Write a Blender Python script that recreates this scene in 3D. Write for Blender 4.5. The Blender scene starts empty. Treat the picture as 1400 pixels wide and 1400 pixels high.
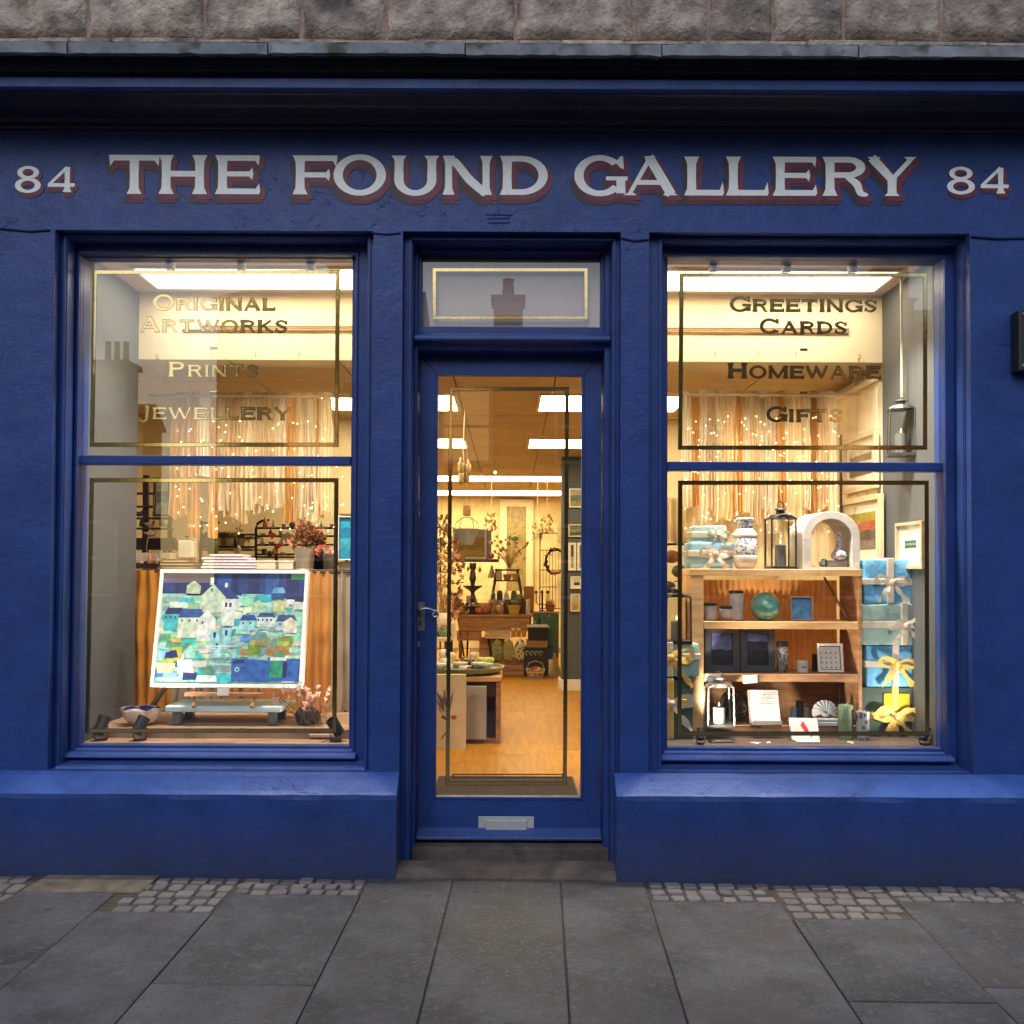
import bpy, bmesh, math, random
from mathutils import Vector, Matrix, Euler, noise
random.seed(7)
S = bpy.context.scene
COL = S.collection
rad = math.radians

# ------------------------------------------------------------------ camera
F = 1281.0                 # focal length in pixels of the 1400 px photograph
CAM = Vector((0.0, -4.2, 1.345))
TILT, ROLL, VPX, HOR = 1.2, 0.25, 697.0, 780.0
cd = bpy.data.cameras.new('camera')
cam = bpy.data.objects.new('camera', cd)
COL.objects.link(cam)
S.camera = cam
cd.sensor_width = 36.0
cd.sensor_fit = 'HORIZONTAL'
cd.lens = 36.0 * F / 1400.0
sh_y = (HOR - 700.0 - F * math.tan(rad(TILT))) / 1400.0
sh_x = (700.0 - VPX) / 1400.0
cd.shift_y, cd.shift_x = sh_y, sh_x
cd.clip_start, cd.clip_end = 0.05, 500
cam.location = CAM
RM = Matrix.Rotation(rad(90 + TILT), 3, 'X') @ Matrix.Rotation(rad(ROLL), 3, 'Z')
cam.rotation_euler = RM.to_euler()

# ------------------------------------------------------------------ world, sun, exposure
W = bpy.data.worlds.new('World')
S.world = W
W.use_nodes = True
wn = W.node_tree
wn.nodes.clear()
sky = wn.nodes.new('ShaderNodeTexSky')
sky.sky_type = 'NISHITA'
sky.sun_disc = False
sky.sun_elevation = rad(37)
sky.sun_rotation = rad(194)
sky.air_density = 1.5
sky.dust_density = 0.8
bgn = wn.nodes.new('ShaderNodeBackground')
bgn.inputs['Strength'].default_value = 0.14
wo = wn.nodes.new('ShaderNodeOutputWorld')
wn.links.new(sky.outputs[0], bgn.inputs[0])
wn.links.new(bgn.outputs[0], wo.inputs[0])
sd = bpy.data.lights.new('sun', 'SUN')
sd.energy = 0.8
sd.angle = rad(35)
sd.color = (0.93, 0.95, 1.0)
sun = bpy.data.objects.new('sun', sd)
COL.objects.link(sun)
sun.rotation_euler = Euler((rad(53), 0, rad(-14)))
vs = S.view_settings
vs.view_transform = 'Standard'
vs.look = 'None'
vs.exposure = 0.0
vs.gamma = 1.0
vs.use_curve_mapping = False
S.cycles.max_bounces = 8
S.cycles.diffuse_bounces = 4
S.cycles.transparent_max_bounces = 16
S.cycles.caustics_reflective = False
S.cycles.caustics_refractive = False
S.cycles.sample_clamp_indirect = 6

# ------------------------------------------------------------------ projection helpers: photograph pixel -> point at a given depth
def ray(px, py):
    v = Vector(((px - 700) / F + sh_x * 1400 / F, (700 - py) / F + sh_y * 1400 / F, -1.0))
    return RM @ v
def P(px, py, Y):
    r = ray(px, py)
    t = (Y - CAM.y) / r.y
    return CAM + r * t
def K(Y): return (Y - CAM.y) / F          # metres per pixel at depth Y
GX, GY = -0.0078, 0.032
def gz(x, y): return GY * (y + 0.1) + GX * x
def G(px, py):
    r = ray(px, py)
    t = (gz(0, 0) + GX * CAM.x + GY * CAM.y - CAM.z) / (r.z - GX * r.x - GY * r.y)
    return CAM + r * t
def R(a, b, c, d, Y):                      # x0,y0,x1,y1 in pixels -> x0,x1,z0,z1
    A, B, C_, D = P(a, b, Y), P(c, b, Y), P(a, d, Y), P(c, d, Y)
    return [(A.x + C_.x) / 2, (B.x + D.x) / 2, (C_.z + D.z) / 2, (A.z + B.z) / 2]

# ------------------------------------------------------------------ materials
MATS = {}
def M(name, c=(.5, .5, .5), rough=.55, metal=0, var=.18, sc=9, bump=.0, bsc=60, c2=None, st=(1, 1, 1), coat=0, emit=None, trans=0, detail=5, spec=.5, attr=False, rnd=0.0, subs=0):
    if name in MATS: return MATS[name]
    m = bpy.data.materials.new(name)
    m.use_nodes = True
    nt = m.node_tree; N = nt.nodes; L = nt.links
    b = N['Principled BSDF']
    b.inputs['Roughness'].default_value = rough
    b.inputs['Metallic'].default_value = metal
    b.inputs['Coat Weight'].default_value = coat
    b.inputs['Specular IOR Level'].default_value = spec
    if trans: b.inputs['Transmission Weight'].default_value = trans
    tc = N.new('ShaderNodeTexCoord')
    mp = N.new('ShaderNodeMapping'); mp.inputs['Scale'].default_value = st
    L.new(tc.outputs['Object'], mp.inputs[0])
    if rnd:
        oi = N.new('ShaderNodeObjectInfo')
        cmb = N.new('ShaderNodeVectorMath'); cmb.operation = 'SCALE'; cmb.inputs[0].default_value = (17, 11, 23)
        L.new(oi.outputs['Random'], cmb.inputs['Scale'])
        L.new(cmb.outputs[0], mp.inputs['Location'])
    nz = N.new('ShaderNodeTexNoise'); nz.inputs['Scale'].default_value = sc; nz.inputs['Detail'].default_value = detail
    nz.inputs['Roughness'].default_value = .62
    L.new(mp.outputs[0], nz.inputs['Vector'])
    cr = N.new('ShaderNodeValToRGB')
    ca = [max(0, x * (1 - var)) for x in c]; cb = [min(1, x * (1 + var)) for x in c] if c2 is None else list(c2)
    cr.color_ramp.elements[0].position = .32; cr.color_ramp.elements[1].position = .68
    cr.color_ramp.elements[0].color = ca + [1]; cr.color_ramp.elements[1].color = cb + [1]
    L.new(nz.outputs['Fac'], cr.inputs[0])
    out = cr.outputs[0]
    if attr:
        at = N.new('ShaderNodeAttribute'); at.attribute_name = 'Col'
        mx = N.new('ShaderNodeMix'); mx.data_type = 'RGBA'; mx.blend_type = 'MULTIPLY'; mx.inputs[0].default_value = 1
        L.new(at.outputs['Color'], mx.inputs[6]); L.new(out, mx.inputs[7]); out = mx.outputs[2]
    if rnd:
        hs = N.new('ShaderNodeHueSaturation')
        mr = N.new('ShaderNodeMapRange'); mr.inputs[3].default_value = 1 - rnd; mr.inputs[4].default_value = 1 + rnd
        L.new(oi.outputs['Random'], mr.inputs[0]); L.new(mr.outputs[0], hs.inputs['Value'])
        L.new(out, hs.inputs['Color']); out = hs.outputs[0]
    L.new(out, b.inputs['Base Color'])
    if bump:
        n2 = N.new('ShaderNodeTexNoise'); n2.inputs['Scale'].default_value = bsc; n2.inputs['Detail'].default_value = 6
        L.new(mp.outputs[0], n2.inputs['Vector'])
        bp = N.new('ShaderNodeBump'); bp.inputs['Strength'].default_value = 1.0; bp.inputs['Distance'].default_value = bump
        L.new(n2.outputs['Fac'], bp.inputs['Height']); L.new(bp.outputs[0], b.inputs['Normal'])
    if emit:
        b.inputs['Emission Color'].default_value = list(emit[0]) + [1]; b.inputs['Emission Strength'].default_value = emit[1]
    MATS[name] = m
    return m
def cloth(name, c, c2=None, sc=6, tr=.45, st=(1, 1, 1), bump=.0015, bsc=120):
    if name in MATS: return MATS[name]
    m = M(name, c, .9, var=.15, sc=sc, c2=c2, st=st, bump=bump, bsc=bsc, spec=.15)
    nt = m.node_tree; N = nt.nodes; L = nt.links
    b = N['Principled BSDF']; o = N['Material Output']
    t = N.new('ShaderNodeBsdfTranslucent'); mx = N.new('ShaderNodeMixShader'); mx.inputs[0].default_value = tr
    L.new(b.inputs['Base Color'].links[0].from_socket, t.inputs[0])
    L.new(b.outputs[0], mx.inputs[1]); L.new(t.outputs[0], mx.inputs[2]); L.new(mx.outputs[0], o.inputs[0])
    return m
def glassmat(name, tint=(.96, .97, .96), ior=2.15, rough=.0):
    if name in MATS: return MATS[name]
    m = bpy.data.materials.new(name); m.use_nodes = True
    nt = m.node_tree; N = nt.nodes; L = nt.links
    N.remove(N['Principled BSDF']); o = N['Material Output']
    t = N.new('ShaderNodeBsdfTransparent'); t.inputs[0].default_value = list(tint) + [1]
    g = N.new('ShaderNodeBsdfGlossy'); g.inputs['Roughness'].default_value = rough
    fr = N.new('ShaderNodeFresnel'); fr.inputs[0].default_value = ior
    ge = N.new('ShaderNodeNewGeometry'); mi = N.new('ShaderNodeMapRange'); mi.inputs[3].default_value = ior; mi.inputs[4].default_value = 1 / ior    # the same reflectance from both sides
    L.new(ge.outputs['Backfacing'], mi.inputs[0]); L.new(mi.outputs[0], fr.inputs[0])
    mx = N.new('ShaderNodeMixShader')
    L.new(fr.outputs[0], mx.inputs[0]); L.new(t.outputs[0], mx.inputs[1]); L.new(g.outputs[0], mx.inputs[2]); L.new(mx.outputs[0], o.inputs[0])
    MATS[name] = m
    return m
def emis(name, c, s):
    if name in MATS: return MATS[name]
    m = bpy.data.materials.new(name); m.use_nodes = True
    nt = m.node_tree; N = nt.nodes
    N.remove(N['Principled BSDF'])
    e = N.new('ShaderNodeEmission'); e.inputs[0].default_value = list(c) + [1]; e.inputs[1].default_value = s
    nt.links.new(e.outputs[0], N['Material Output'].inputs[0])
    MATS[name] = m
    return m

def paint_blue(name, lump, fine, drip=True):
    m = M(name, (.021, .053, .222), .36, var=.18, sc=5, bump=0, detail=8, spec=.32)
    nt = m.node_tree; N = nt.nodes; L = nt.links
    b = N['Principled BSDF']; tc = N['Texture Coordinate']
    def nzn(s, d, r=.6, dist=0):
        n = N.new('ShaderNodeTexNoise'); n.inputs['Scale'].default_value = s; n.inputs['Detail'].default_value = d
        n.inputs['Roughness'].default_value = r; n.inputs['Distortion'].default_value = dist
        L.new(tc.outputs['Object'], n.inputs['Vector']); return n
    a = nzn(7, 4, .5, .6); c = nzn(55, 6)
    ad = N.new('ShaderNodeMath'); ad.operation = 'MULTIPLY'; ad.inputs[1].default_value = fine
    L.new(c.outputs[0], ad.inputs[0])
    a2 = N.new('ShaderNodeMath'); a2.operation = 'MULTIPLY_ADD'; a2.inputs[1].default_value = lump
    L.new(a.outputs[0], a2.inputs[0]); L.new(ad.outputs[0], a2.inputs[2])
    h = a2
    if drip:   # peeled paint flakes: thresholded noise makes small ledges
        d = nzn(9, 7, .7, 1.2)
        rp = N.new('ShaderNodeValToRGB'); rp.color_ramp.elements[0].position = .635; rp.color_ramp.elements[1].position = .648
        L.new(d.outputs[0], rp.inputs[0])
        a3 = N.new('ShaderNodeMath'); a3.operation = 'MULTIPLY_ADD'; a3.inputs[1].default_value = .0012
        L.new(rp.outputs[0], a3.inputs[0]); L.new(a2.outputs[0], a3.inputs[2]); h = a3
    bp = N.new('ShaderNodeBump'); bp.inputs['Distance'].default_value = 1.0; bp.inputs['Strength'].default_value = 1
    L.new(h.outputs[0], bp.inputs['Height']); L.new(bp.outputs[0], b.inputs['Normal'])
    r = nzn(12, 4)
    mr = N.new('ShaderNodeMapRange'); mr.inputs[3].default_value = .28; mr.inputs[4].default_value = .55
    L.new(r.outputs[0], mr.inputs[0]); L.new(mr.outputs[0], b.inputs['Roughness'])
    # dust and road grit caught in the paint
    g = nzn(140, 2, .5)
    rg = N.new('ShaderNodeValToRGB'); rg.color_ramp.elements[0].position = .70; rg.color_ramp.elements[1].position = .76
    L.new(g.outputs[0], rg.inputs[0])
    mx = N.new('ShaderNodeMix'); mx.data_type = 'RGBA'
    L.new(rg.outputs[0], mx.inputs[0]); L.new(b.inputs['Base Color'].links[0].from_socket, mx.inputs[6])
    mx.inputs[7].default_value = (.10, .15, .30, 1)
    def over(src, mask, col):
        q = N.new('ShaderNodeMix'); q.data_type = 'RGBA'; L.new(mask, q.inputs[0]); L.new(src, q.inputs[6]); q.inputs[7].default_value = list(col) + [1]; return q.outputs[2]
    def ramp(src, a, c_):
        q = N.new('ShaderNodeValToRGB'); q.color_ramp.elements[0].position = a; q.color_ramp.elements[1].position = c_; L.new(src, q.inputs[0]); return q.outputs[0]
    col = mx.outputs[2]
    col = over(col, ramp(nzn(3.1, 6, .7, 1.5).outputs[0], .50, .80), (.028, .064, .225))          # faded patches
    col = over(col, ramp(nzn(34, 4, .75, .8).outputs[0], .735, .75), (.17, .21, .30))            # chips down to the undercoat
    # road dirt near the pavement, also painting in the dimmer light low down
    sx = N.new('ShaderNodeSeparateXYZ'); L.new(tc.outputs['Object'], sx.inputs[0])
    mrz = N.new('ShaderNodeMapRange'); mrz.inputs[1].default_value = .30; mrz.inputs[2].default_value = -.02; mrz.inputs[3].default_value = 0; mrz.inputs[4].default_value = .62; mrz.clamp = True
    L.new(sx.outputs[2], mrz.inputs[0]); g2 = nzn(26, 8, .75)
    ml = N.new('ShaderNodeMath'); ml.operation = 'MULTIPLY'; L.new(mrz.outputs[0], ml.inputs[0]); L.new(g2.outputs[0], ml.inputs[1])
    m2 = N.new('ShaderNodeMath'); m2.operation = 'MULTIPLY'; m2.use_clamp = True; m2.inputs[1].default_value = 2.0; L.new(ml.outputs[0], m2.inputs[0])
    if drip: col = over(col, m2.outputs[0], (.045, .043, .040))
    L.new(col, b.inputs['Base Color'])
    return m
BLUE = paint_blue('blue_masonry_paint', .0050, .0020)
LEDGE = paint_blue('top_lit_blue_paint', .004, .0018)  # lighter copy of the blue: light from above put into the colour of ledges
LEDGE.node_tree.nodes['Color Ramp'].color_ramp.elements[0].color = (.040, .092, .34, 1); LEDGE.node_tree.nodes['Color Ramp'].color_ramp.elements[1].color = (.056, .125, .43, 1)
BLUEW = paint_blue('blue_gloss_paint', .0016, .0005, False)

# ------------------------------------------------------------------ mesh builder
class MB:
    def __init__(s): s.v = []; s.f = []; s.c = []
    def add(s, vs, fs, col=None):
        o = len(s.v); s.v += [tuple(v) for v in vs]
        for f in fs: s.f.append([i + o for i in f]); s.c.append(col)
        return s
    def box(s, x0, x1, y0, y1, z0, z1, col=None):
        return s.add([(x0, y0, z0), (x1, y0, z0), (x1, y1, z0), (x0, y1, z0), (x0, y0, z1), (x1, y0, z1), (x1, y1, z1), (x0, y1, z1)],
                     [(0, 3, 2, 1), (4, 5, 6, 7), (0, 1, 5, 4), (1, 2, 6, 5), (2, 3, 7, 6), (3, 0, 4, 7)], col)
    def ebox(s, c, dx, dy, dz, rot=(0, 0, 0), col=None):      # centred, rotated box
        m = Euler(rot).to_matrix(); c = Vector(c); n = len(s.v)
        s.box(-dx / 2, dx / 2, -dy / 2, dy / 2, -dz / 2, dz / 2, col)
        for i in range(n, len(s.v)): s.v[i] = tuple(m @ Vector(s.v[i]) + c)
        return s
    def lathe(s, prof, n=20, c=(0, 0, 0), sx=1, sy=1, col=None, wob=0):
        o = []
        for k, (r, z) in enumerate(prof):
            for i in range(n):
                a = 2 * math.pi * i / n; rr = r * (1 + wob * math.sin(3 * a + k * 1.3))
                o.append((c[0] + rr * math.cos(a) * sx, c[1] + rr * math.sin(a) * sy, c[2] + z))
        fs = [(k * n + i, k * n + (i + 1) % n, (k + 1) * n + (i + 1) % n, (k + 1) * n + i) for k in range(len(prof) - 1) for i in range(n)]
        if prof[0][0] > 1e-6: fs.append(tuple(range(n))[::-1])
        if prof[-1][0] > 1e-6: fs.append(tuple(range((len(prof) - 1) * n, len(prof) * n)))
        return s.add(o, fs, col)
    def tube(s, pts, r, n=6, col=None, r2=None):
        pts = [Vector(p) for p in pts]; o = []; m = len(pts)
        for i, p in enumerate(pts):
            d = (pts[min(i + 1, m - 1)] - pts[max(i - 1, 0)]).normalized()
            u = d.cross(Vector((0, 0, 1)) if abs(d.z) < .9 else Vector((1, 0, 0))).normalized(); w = d.cross(u)
            rr = r if r2 is None else r + (r2 - r) * i / (m - 1)
            for k in range(n):
                a = 2 * math.pi * k / n; o.append(p + (u * math.cos(a) + w * math.sin(a)) * rr)
        fs = [(k * n + i, k * n + (i + 1) % n, (k + 1) * n + (i + 1) % n, (k + 1) * n + i) for k in range(m - 1) for i in range(n)]
        fs += [tuple(range(n))[::-1], tuple(range((m - 1) * n, m * n))]
        return s.add(o, fs, col)
    def prism(s, pts, y0, y1, col=None):                      # x,z outline extruded in y
        n = len(pts); o = [(p[0], y0, p[1]) for p in pts] + [(p[0], y1, p[1]) for p in pts]
        fs = [tuple(range(n)), tuple(range(n, 2 * n))[::-1]] + [(i, i + n, (i + 1) % n + n, (i + 1) % n) for i in range(n)]
        return s.add(o, fs, col)
    def sheet(s, pts, y, col=None):
        return s.add([(p[0], y, p[1]) for p in pts], [tuple(range(len(pts)))], col)
    def extx(s, prof, x0, x1, col=None):                      # y,z profile extruded along x
        n = len(prof); o = [(x0, p[0], p[1]) for p in prof] + [(x1, p[0], p[1]) for p in prof]
        fs = [tuple(range(n)), tuple(range(n, 2 * n))[::-1]] + [(i, i + n, (i + 1) % n + n, (i + 1) % n) for i in range(n)]
        return s.add(o, fs, col)
    def ball(s, c, r, n=10, m=7, sx=1, sy=1, sz=1, col=None):
        return s.lathe([(max(1e-7, r * math.sin(math.pi * k / m)) if 0 < k < m else 1e-7, -r * sz * math.cos(math.pi * k / m)) for k in range(m + 1)], n, c, sx, sy, col)
    def ring(s, o, i, y0, y1, col=None):                      # rectangular frame o,i = x0,x1,z0,z1
        s.prism([(o[0], o[3]), (o[1], o[3]), (i[1], i[3]), (i[0], i[3])][::-1], y0, y1, col)
        s.prism([(o[0], o[2]), (i[0], i[2]), (i[1], i[2]), (o[1], o[2])][::-1], y0, y1, col)
        s.prism([(o[0], o[2]), (o[0], o[3]), (i[0], i[3]), (i[0], i[2])][::-1], y0, y1, col)
        s.prism([(o[1], o[3]), (o[1], o[2]), (i[1], i[2]), (i[1], i[3])][::-1], y0, y1, col)
        return s
    def warp(s, fn): s.v = [tuple(fn(Vector(v))) for v in s.v]; return s
    def mesh(s, name, mat=None, smooth=False):
        me = bpy.data.meshes.new(name); me.from_pydata(s.v, [], s.f)
        if any(c is not None for c in s.c):
            at = me.color_attributes.new('Col', 'FLOAT_COLOR', 'CORNER')
            i = 0
            for f, c in zip(s.f, s.c):
                c = c or (1, 1, 1)
                for _ in f: at.data[i].color = (c[0], c[1], c[2], 1); i += 1
        bm = bmesh.new(); bm.from_mesh(me); bmesh.ops.recalc_face_normals(bm, faces=bm.faces); bm.to_mesh(me); bm.free()
        if mat: me.materials.append(mat)
        if smooth:
            for p in me.polygons: p.use_smooth = True
        return me
    def o(s, name, mat=None, parent=None, loc=None, rot=None, smooth=False, bev=0, seg=1, sub=0):
        me = s.mesh(name, mat, smooth)
        ob = bpy.data.objects.new(name, me); COL.objects.link(ob)
        if parent: ob.parent = parent
        if loc is not None: ob.location = loc
        if rot is not None: ob.rotation_euler = rot
        if bev:
            md = ob.modifiers.new('bevel', 'BEVEL'); md.width = bev; md.segments = seg; md.limit_method = 'ANGLE'
        if sub:
            md = ob.modifiers.new('sub', 'SUBSURF'); md.levels = md.render_levels = sub
        return ob
def T(name, label, cat, loc=(0, 0, 0), rz=0, group=None):
    o = bpy.data.objects.new(name, None); COL.objects.link(o)
    o.location = loc; o.rotation_euler = (0, 0, rz); o['label'] = label; o['category'] = cat
    if group: o['group'] = group
    return o
def tag(o, label, cat, group=None):
    o['label'] = label; o['category'] = cat
    if group: o['group'] = group
    return o
def struct(o): o['kind'] = 'structure'; return o
def stuff(o): o['kind'] = 'stuff'; return o
def inst(name, mesh, parent=None, loc=(0, 0, 0), rot=(0, 0, 0), sc=(1, 1, 1)):
    o = bpy.data.objects.new(name, mesh); COL.objects.link(o)
    if parent: o.parent = parent
    o.location = loc; o.rotation_euler = rot; o.scale = sc
    return o
def rr(a, b): return random.uniform(a, b)

# ------------------------------------------------------------------ lettering: flared roman capitals built from strokes
def glyph(ch, w, t=.2, th=.13):
    """list of outlines (x,z) for a capital of height 1 and width w"""
    out = []
    def stem(xb, xt, y0=0, y1=1, tt=None, fb=1, ft=1):
        q = tt or t; h = y1 - y0
        lv = [(0, .5 + .32 * fb), (.07, .5 + .18 * fb), (.17, .5), (.5, .46), (.83, .5), (.93, .5 + .18 * ft), (1, .5 + .32 * ft)]
        L_ = [(xb + (xt - xb) * k - q * m, y0 + h * k) for k, m in lv]; R_ = [(xb + (xt - xb) * k + q * m, y0 + h * k) for k, m in lv]
        out.append(L_ + R_[::-1])
    def bar(x0, x1, y, tt=None, up=0, dn=0):
        q = (tt or th) / 2
        out.append([(x0, y - q), (x1 - .10, y - q), (x1 - .02, y - q - dn), (x1 + .01, y), (x1 - .02 if up else x1, y + q + up), (x1 - .10, y + q), (x0, y + q)])
    def barl(x0, x1, y, dn):       # serif at both ends, downwards (T)
        q = th / 2
        out.append([(x0, y + q), (x0 + .03, y - q - dn), (x0 + .13, y - q), (x1 - .13, y - q), (x1 - .03, y - q - dn), (x1, y + q)])
    def arc(cx, cy, rx, ry, a0, a1, tv=None, thh=None, n=22):
        tv = tv or t; thh = thh or th; A = []; B = []
        for i in range(n + 1):
            a = rad(a0 + (a1 - a0) * i / n)
            A.append((cx + rx * math.cos(a), cy + ry * math.sin(a))); B.append((cx + (rx - tv) * math.cos(a), cy + (ry - thh) * math.sin(a)))
        for i in range(n): out.append([A[i], A[i + 1], B[i + 1], B[i]])
    def strk(pts, ws, n=6):
        P_ = []
        for i in range(len(pts) - 1):
            p0 = pts[max(i - 1, 0)]; p1 = pts[i]; p2 = pts[i + 1]; p3 = pts[min(i + 2, len(pts) - 1)]
            for k in range(n):
                u = k / n
                P_.append(tuple(.5 * ((2 * p1[j]) + (-p0[j] + p2[j]) * u + (2 * p0[j] - 5 * p1[j] + 4 * p2[j] - p3[j]) * u * u + (-p0[j] + 3 * p1[j] - 3 * p2[j] + p3[j]) * u ** 3) for j in (0, 1)) + (ws[i] + (ws[i + 1] - ws[i]) * u,))
        P_.append(tuple(pts[-1]) + (ws[-1],))
        A = []; B = []
        for i, p in enumerate(P_):
            a = P_[max(i - 1, 0)]; b = P_[min(i + 1, len(P_) - 1)]; dx, dy = b[0] - a[0], b[1] - a[1]; l = math.hypot(dx, dy) or 1
            A.append((p[0] - dy / l * p[2] / 2, p[1] + dx / l * p[2] / 2)); B.append((p[0] + dy / l * p[2] / 2, p[1] - dx / l * p[2] / 2))
        for i in range(len(P_) - 1): out.append([A[i], A[i + 1], B[i + 1], B[i]])
    q = t * .82; u = th / 2
    if ch == 'T': barl(0, w, 1 - u, .14); stem(w / 2, w / 2, 0, 1 - th, ft=0)
    elif ch == 'H': stem(q, q); stem(w - q, w - q); bar(q, w - q + .1, .52)
    elif ch == 'I': stem(w / 2, w / 2)
    elif ch == 'E': stem(q, q); bar(q, w, 1 - u, dn=.12); bar(q, w * .86, .52, th * .9, .09, .09); bar(q, w + .02, u, up=.14)
    elif ch == 'F': stem(q, q); bar(q, w, 1 - u, dn=.14); bar(q, w * .84, .50, th * .9, .09, .09)
    elif ch == 'L': stem(q, q); bar(q, w, u, up=.2)
    elif ch == 'O': arc(w / 2, .5, w / 2, .53, 0, 360, n=36)
    elif ch in 'CG':
        arc(w / 2, .5, w / 2, .53, 42, 322, n=30)
        out.append([(w * .80, .84), (w * .90, 1.0), (w * .95, 1.0), (w * .97, .66), (w * .90, .70)])
        if ch == 'C': out.append([(w * .84, .12), (w * .92, .22), (w * .96, .16), (w * .90, .06)])
        else: stem(w - t * .5, w - t * .5, .05, .48, fb=0); out.append([(w * .62, .48), (w + .05, .48), (w + .05, .38), (w * .62, .38)])
    elif ch == 'U':
        stem(q, q, .36, 1, fb=0); stem(w - q, w - q, .36, 1, fb=0); arc(w / 2, .38, w / 2 - q + t / 2, .41, 180, 360)
    elif ch == 'N': stem(q * .8, q * .8, tt=t * .8); stem(w - q * .8, w - q * .8, tt=t * .8); strk([(q * .2, .97), (q + .12, .84), (w * .55, .38), (w - q * .8, .03)], [.05, .2, .22, .2])
    elif ch == 'M': stem(q * .8, q * .8, tt=t * .75); stem(w - q * .8, w - q * .8, tt=t); strk([(q * .6, .98), (w / 2, .04)], [.2, .16]); strk([(w - q, .98), (w / 2, .04)], [.12, .12])
    elif ch == 'D': stem(q, q); arc(w * .45, .5, w * .55, .5, -90, 90); bar(q, w * .46, 1 - u); bar(q, w * .46, u)
    elif ch in 'PR':
        stem(q, q); arc(w * .55, .73, w * .38, .27, -90, 90, n=14); bar(q, w * .56, 1 - u); bar(q, w * .56, .46 + u)
        if ch == 'R': strk([(w * .52, .50), (w * .74, .30), (w * .82, .08), (w * .98, .02)], [.12, .2, .17, .06])
    elif ch == 'S': strk([(w * .88, .80), (w * .5, .96), (w * .13, .76), (w * .45, .53), (w * .86, .30), (w * .5, .04), (w * .08, .20)], [.1, .13, .19, .22, .2, .13, .1]); out.append([(w * .84, .66), (w * .93, .66), (w * .95, .97), (w * .86, .9)]); out.append([(w * .04, .03), (w * .1, .34), (w * .16, .32), (w * .15, .1)])
    elif ch == 'A': strk([(w * .10, .02), (w * .50, .98)], [.10, .12]); strk([(w * .47, .99), (w * .90, .02)], [.24, .24]); bar(w * .22, w * .76, .33, th * .85); out.append([(-.02, 0), (w * .24, 0), (w * .17, .07), (w * .05, .05)]); out.append([(w * .74, 0), (w + .03, 0), (w * .95, .06), (w * .78, .07)]); out.append([(w * .37, 1), (w * .6, 1), (w * .52, .9), (w * .44, .9)])
    elif ch == 'Y': strk([(w * .07, .98), (w * .5, .42)], [.24, .2]); strk([(w * .93, .98), (w * .5, .42)], [.12, .12]); stem(w * .5, w * .5, 0, .48, ft=0); out.append([(-.03, 1), (w * .26, 1), (w * .2, .93), (w * .03, .95)]); out.append([(w * .76, 1), (w + .03, 1), (w * .96, .94), (w * .82, .93)])
    elif ch == 'W': strk([(w * .06, .98), (w * .30, .03)], [.22, .18]); strk([(w * .50, .98), (w * .30, .03)], [.1, .12]); strk([(w * .46, .98), (w * .72, .03)], [.22, .18]); strk([(w * .95, .98), (w * .72, .03)], [.1, .12]); out.append([(-.04, 1), (w * .16, 1), (w * .12, .94), (.02, .94)]); out.append([(w * .86, 1), (w + .04, 1), (w * .98, .94), (w * .9, .94)])
    elif ch == 'K': stem(q, q); strk([(w * .86, .97), (q + .1, .44)], [.13, .13]); strk([(w * .42, .58), (w * .7, .22), (w * .98, .02)], [.16, .2, .12])
    elif ch == 'J': stem(w - q, w - q, .15, 1, fb=0); strk([(w - q, .2), (w * .62, -.1), (w * .3, -.16), (w * .05, -.02)], [.19, .15, .12, .14])
    elif ch == '8': arc(w / 2, .765, w * .42, .245, 0, 360, t * .85, th * .75, 26); arc(w / 2, .28, w * .5, .29, 0, 360, t * .95, th * .8, 30)
    elif ch == '4': strk([(w * .72, 1), (w * .05, .30)], [.12, .12]); bar(0, w, .28); stem(w * .72, w * .72, 0, 1, tt=t * .9, ft=0)
    elif ch == '-': out.append([(0, .42), (w, .42), (w, .58), (0, .58)])
    return out
WID = dict(T=1.25, H=1.28, E=1.12, F=1.1, O=1.38, U=1.25, N=1.3, D=1.27, G=1.37, A=1.35, L=1.05, R=1.22, Y=1.26, I=.42, C=1.3, S=1.02, W=1.8, K=1.25, M=1.55, P=1.16, J=.8)
WID['-'] = .5
def put(mb, polys, ox, oz, sx, sz, y, dy=-.00002, grow=0):
    k = 0
    for p in polys:
        q = [(ox + a * sx, oz + b * sz) for a, b in p]
        if grow:
            cx = sum(a for a, b in q) / len(q); cz = sum(b for a, b in q) / len(q); ar = 0
            for i in range(len(q)): a, b = q[i]; c, d = q[(i + 1) % len(q)]; ar += a * d - b * c
            sg = 1 if ar > 0 else -1; r_ = []
            for i in range(len(q)):
                a = q[i - 1]; b = q[(i + 1) % len(q)]; dx, dz = b[0] - a[0], b[1] - a[1]; l = math.hypot(dx, dz) or 1
                r_.append((q[i][0] + dz / l * grow * sg, q[i][1] - dx / l * grow * sg))
            q = r_
        mb.sheet(q, y + k * dy); k += 1
    return mb
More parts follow.
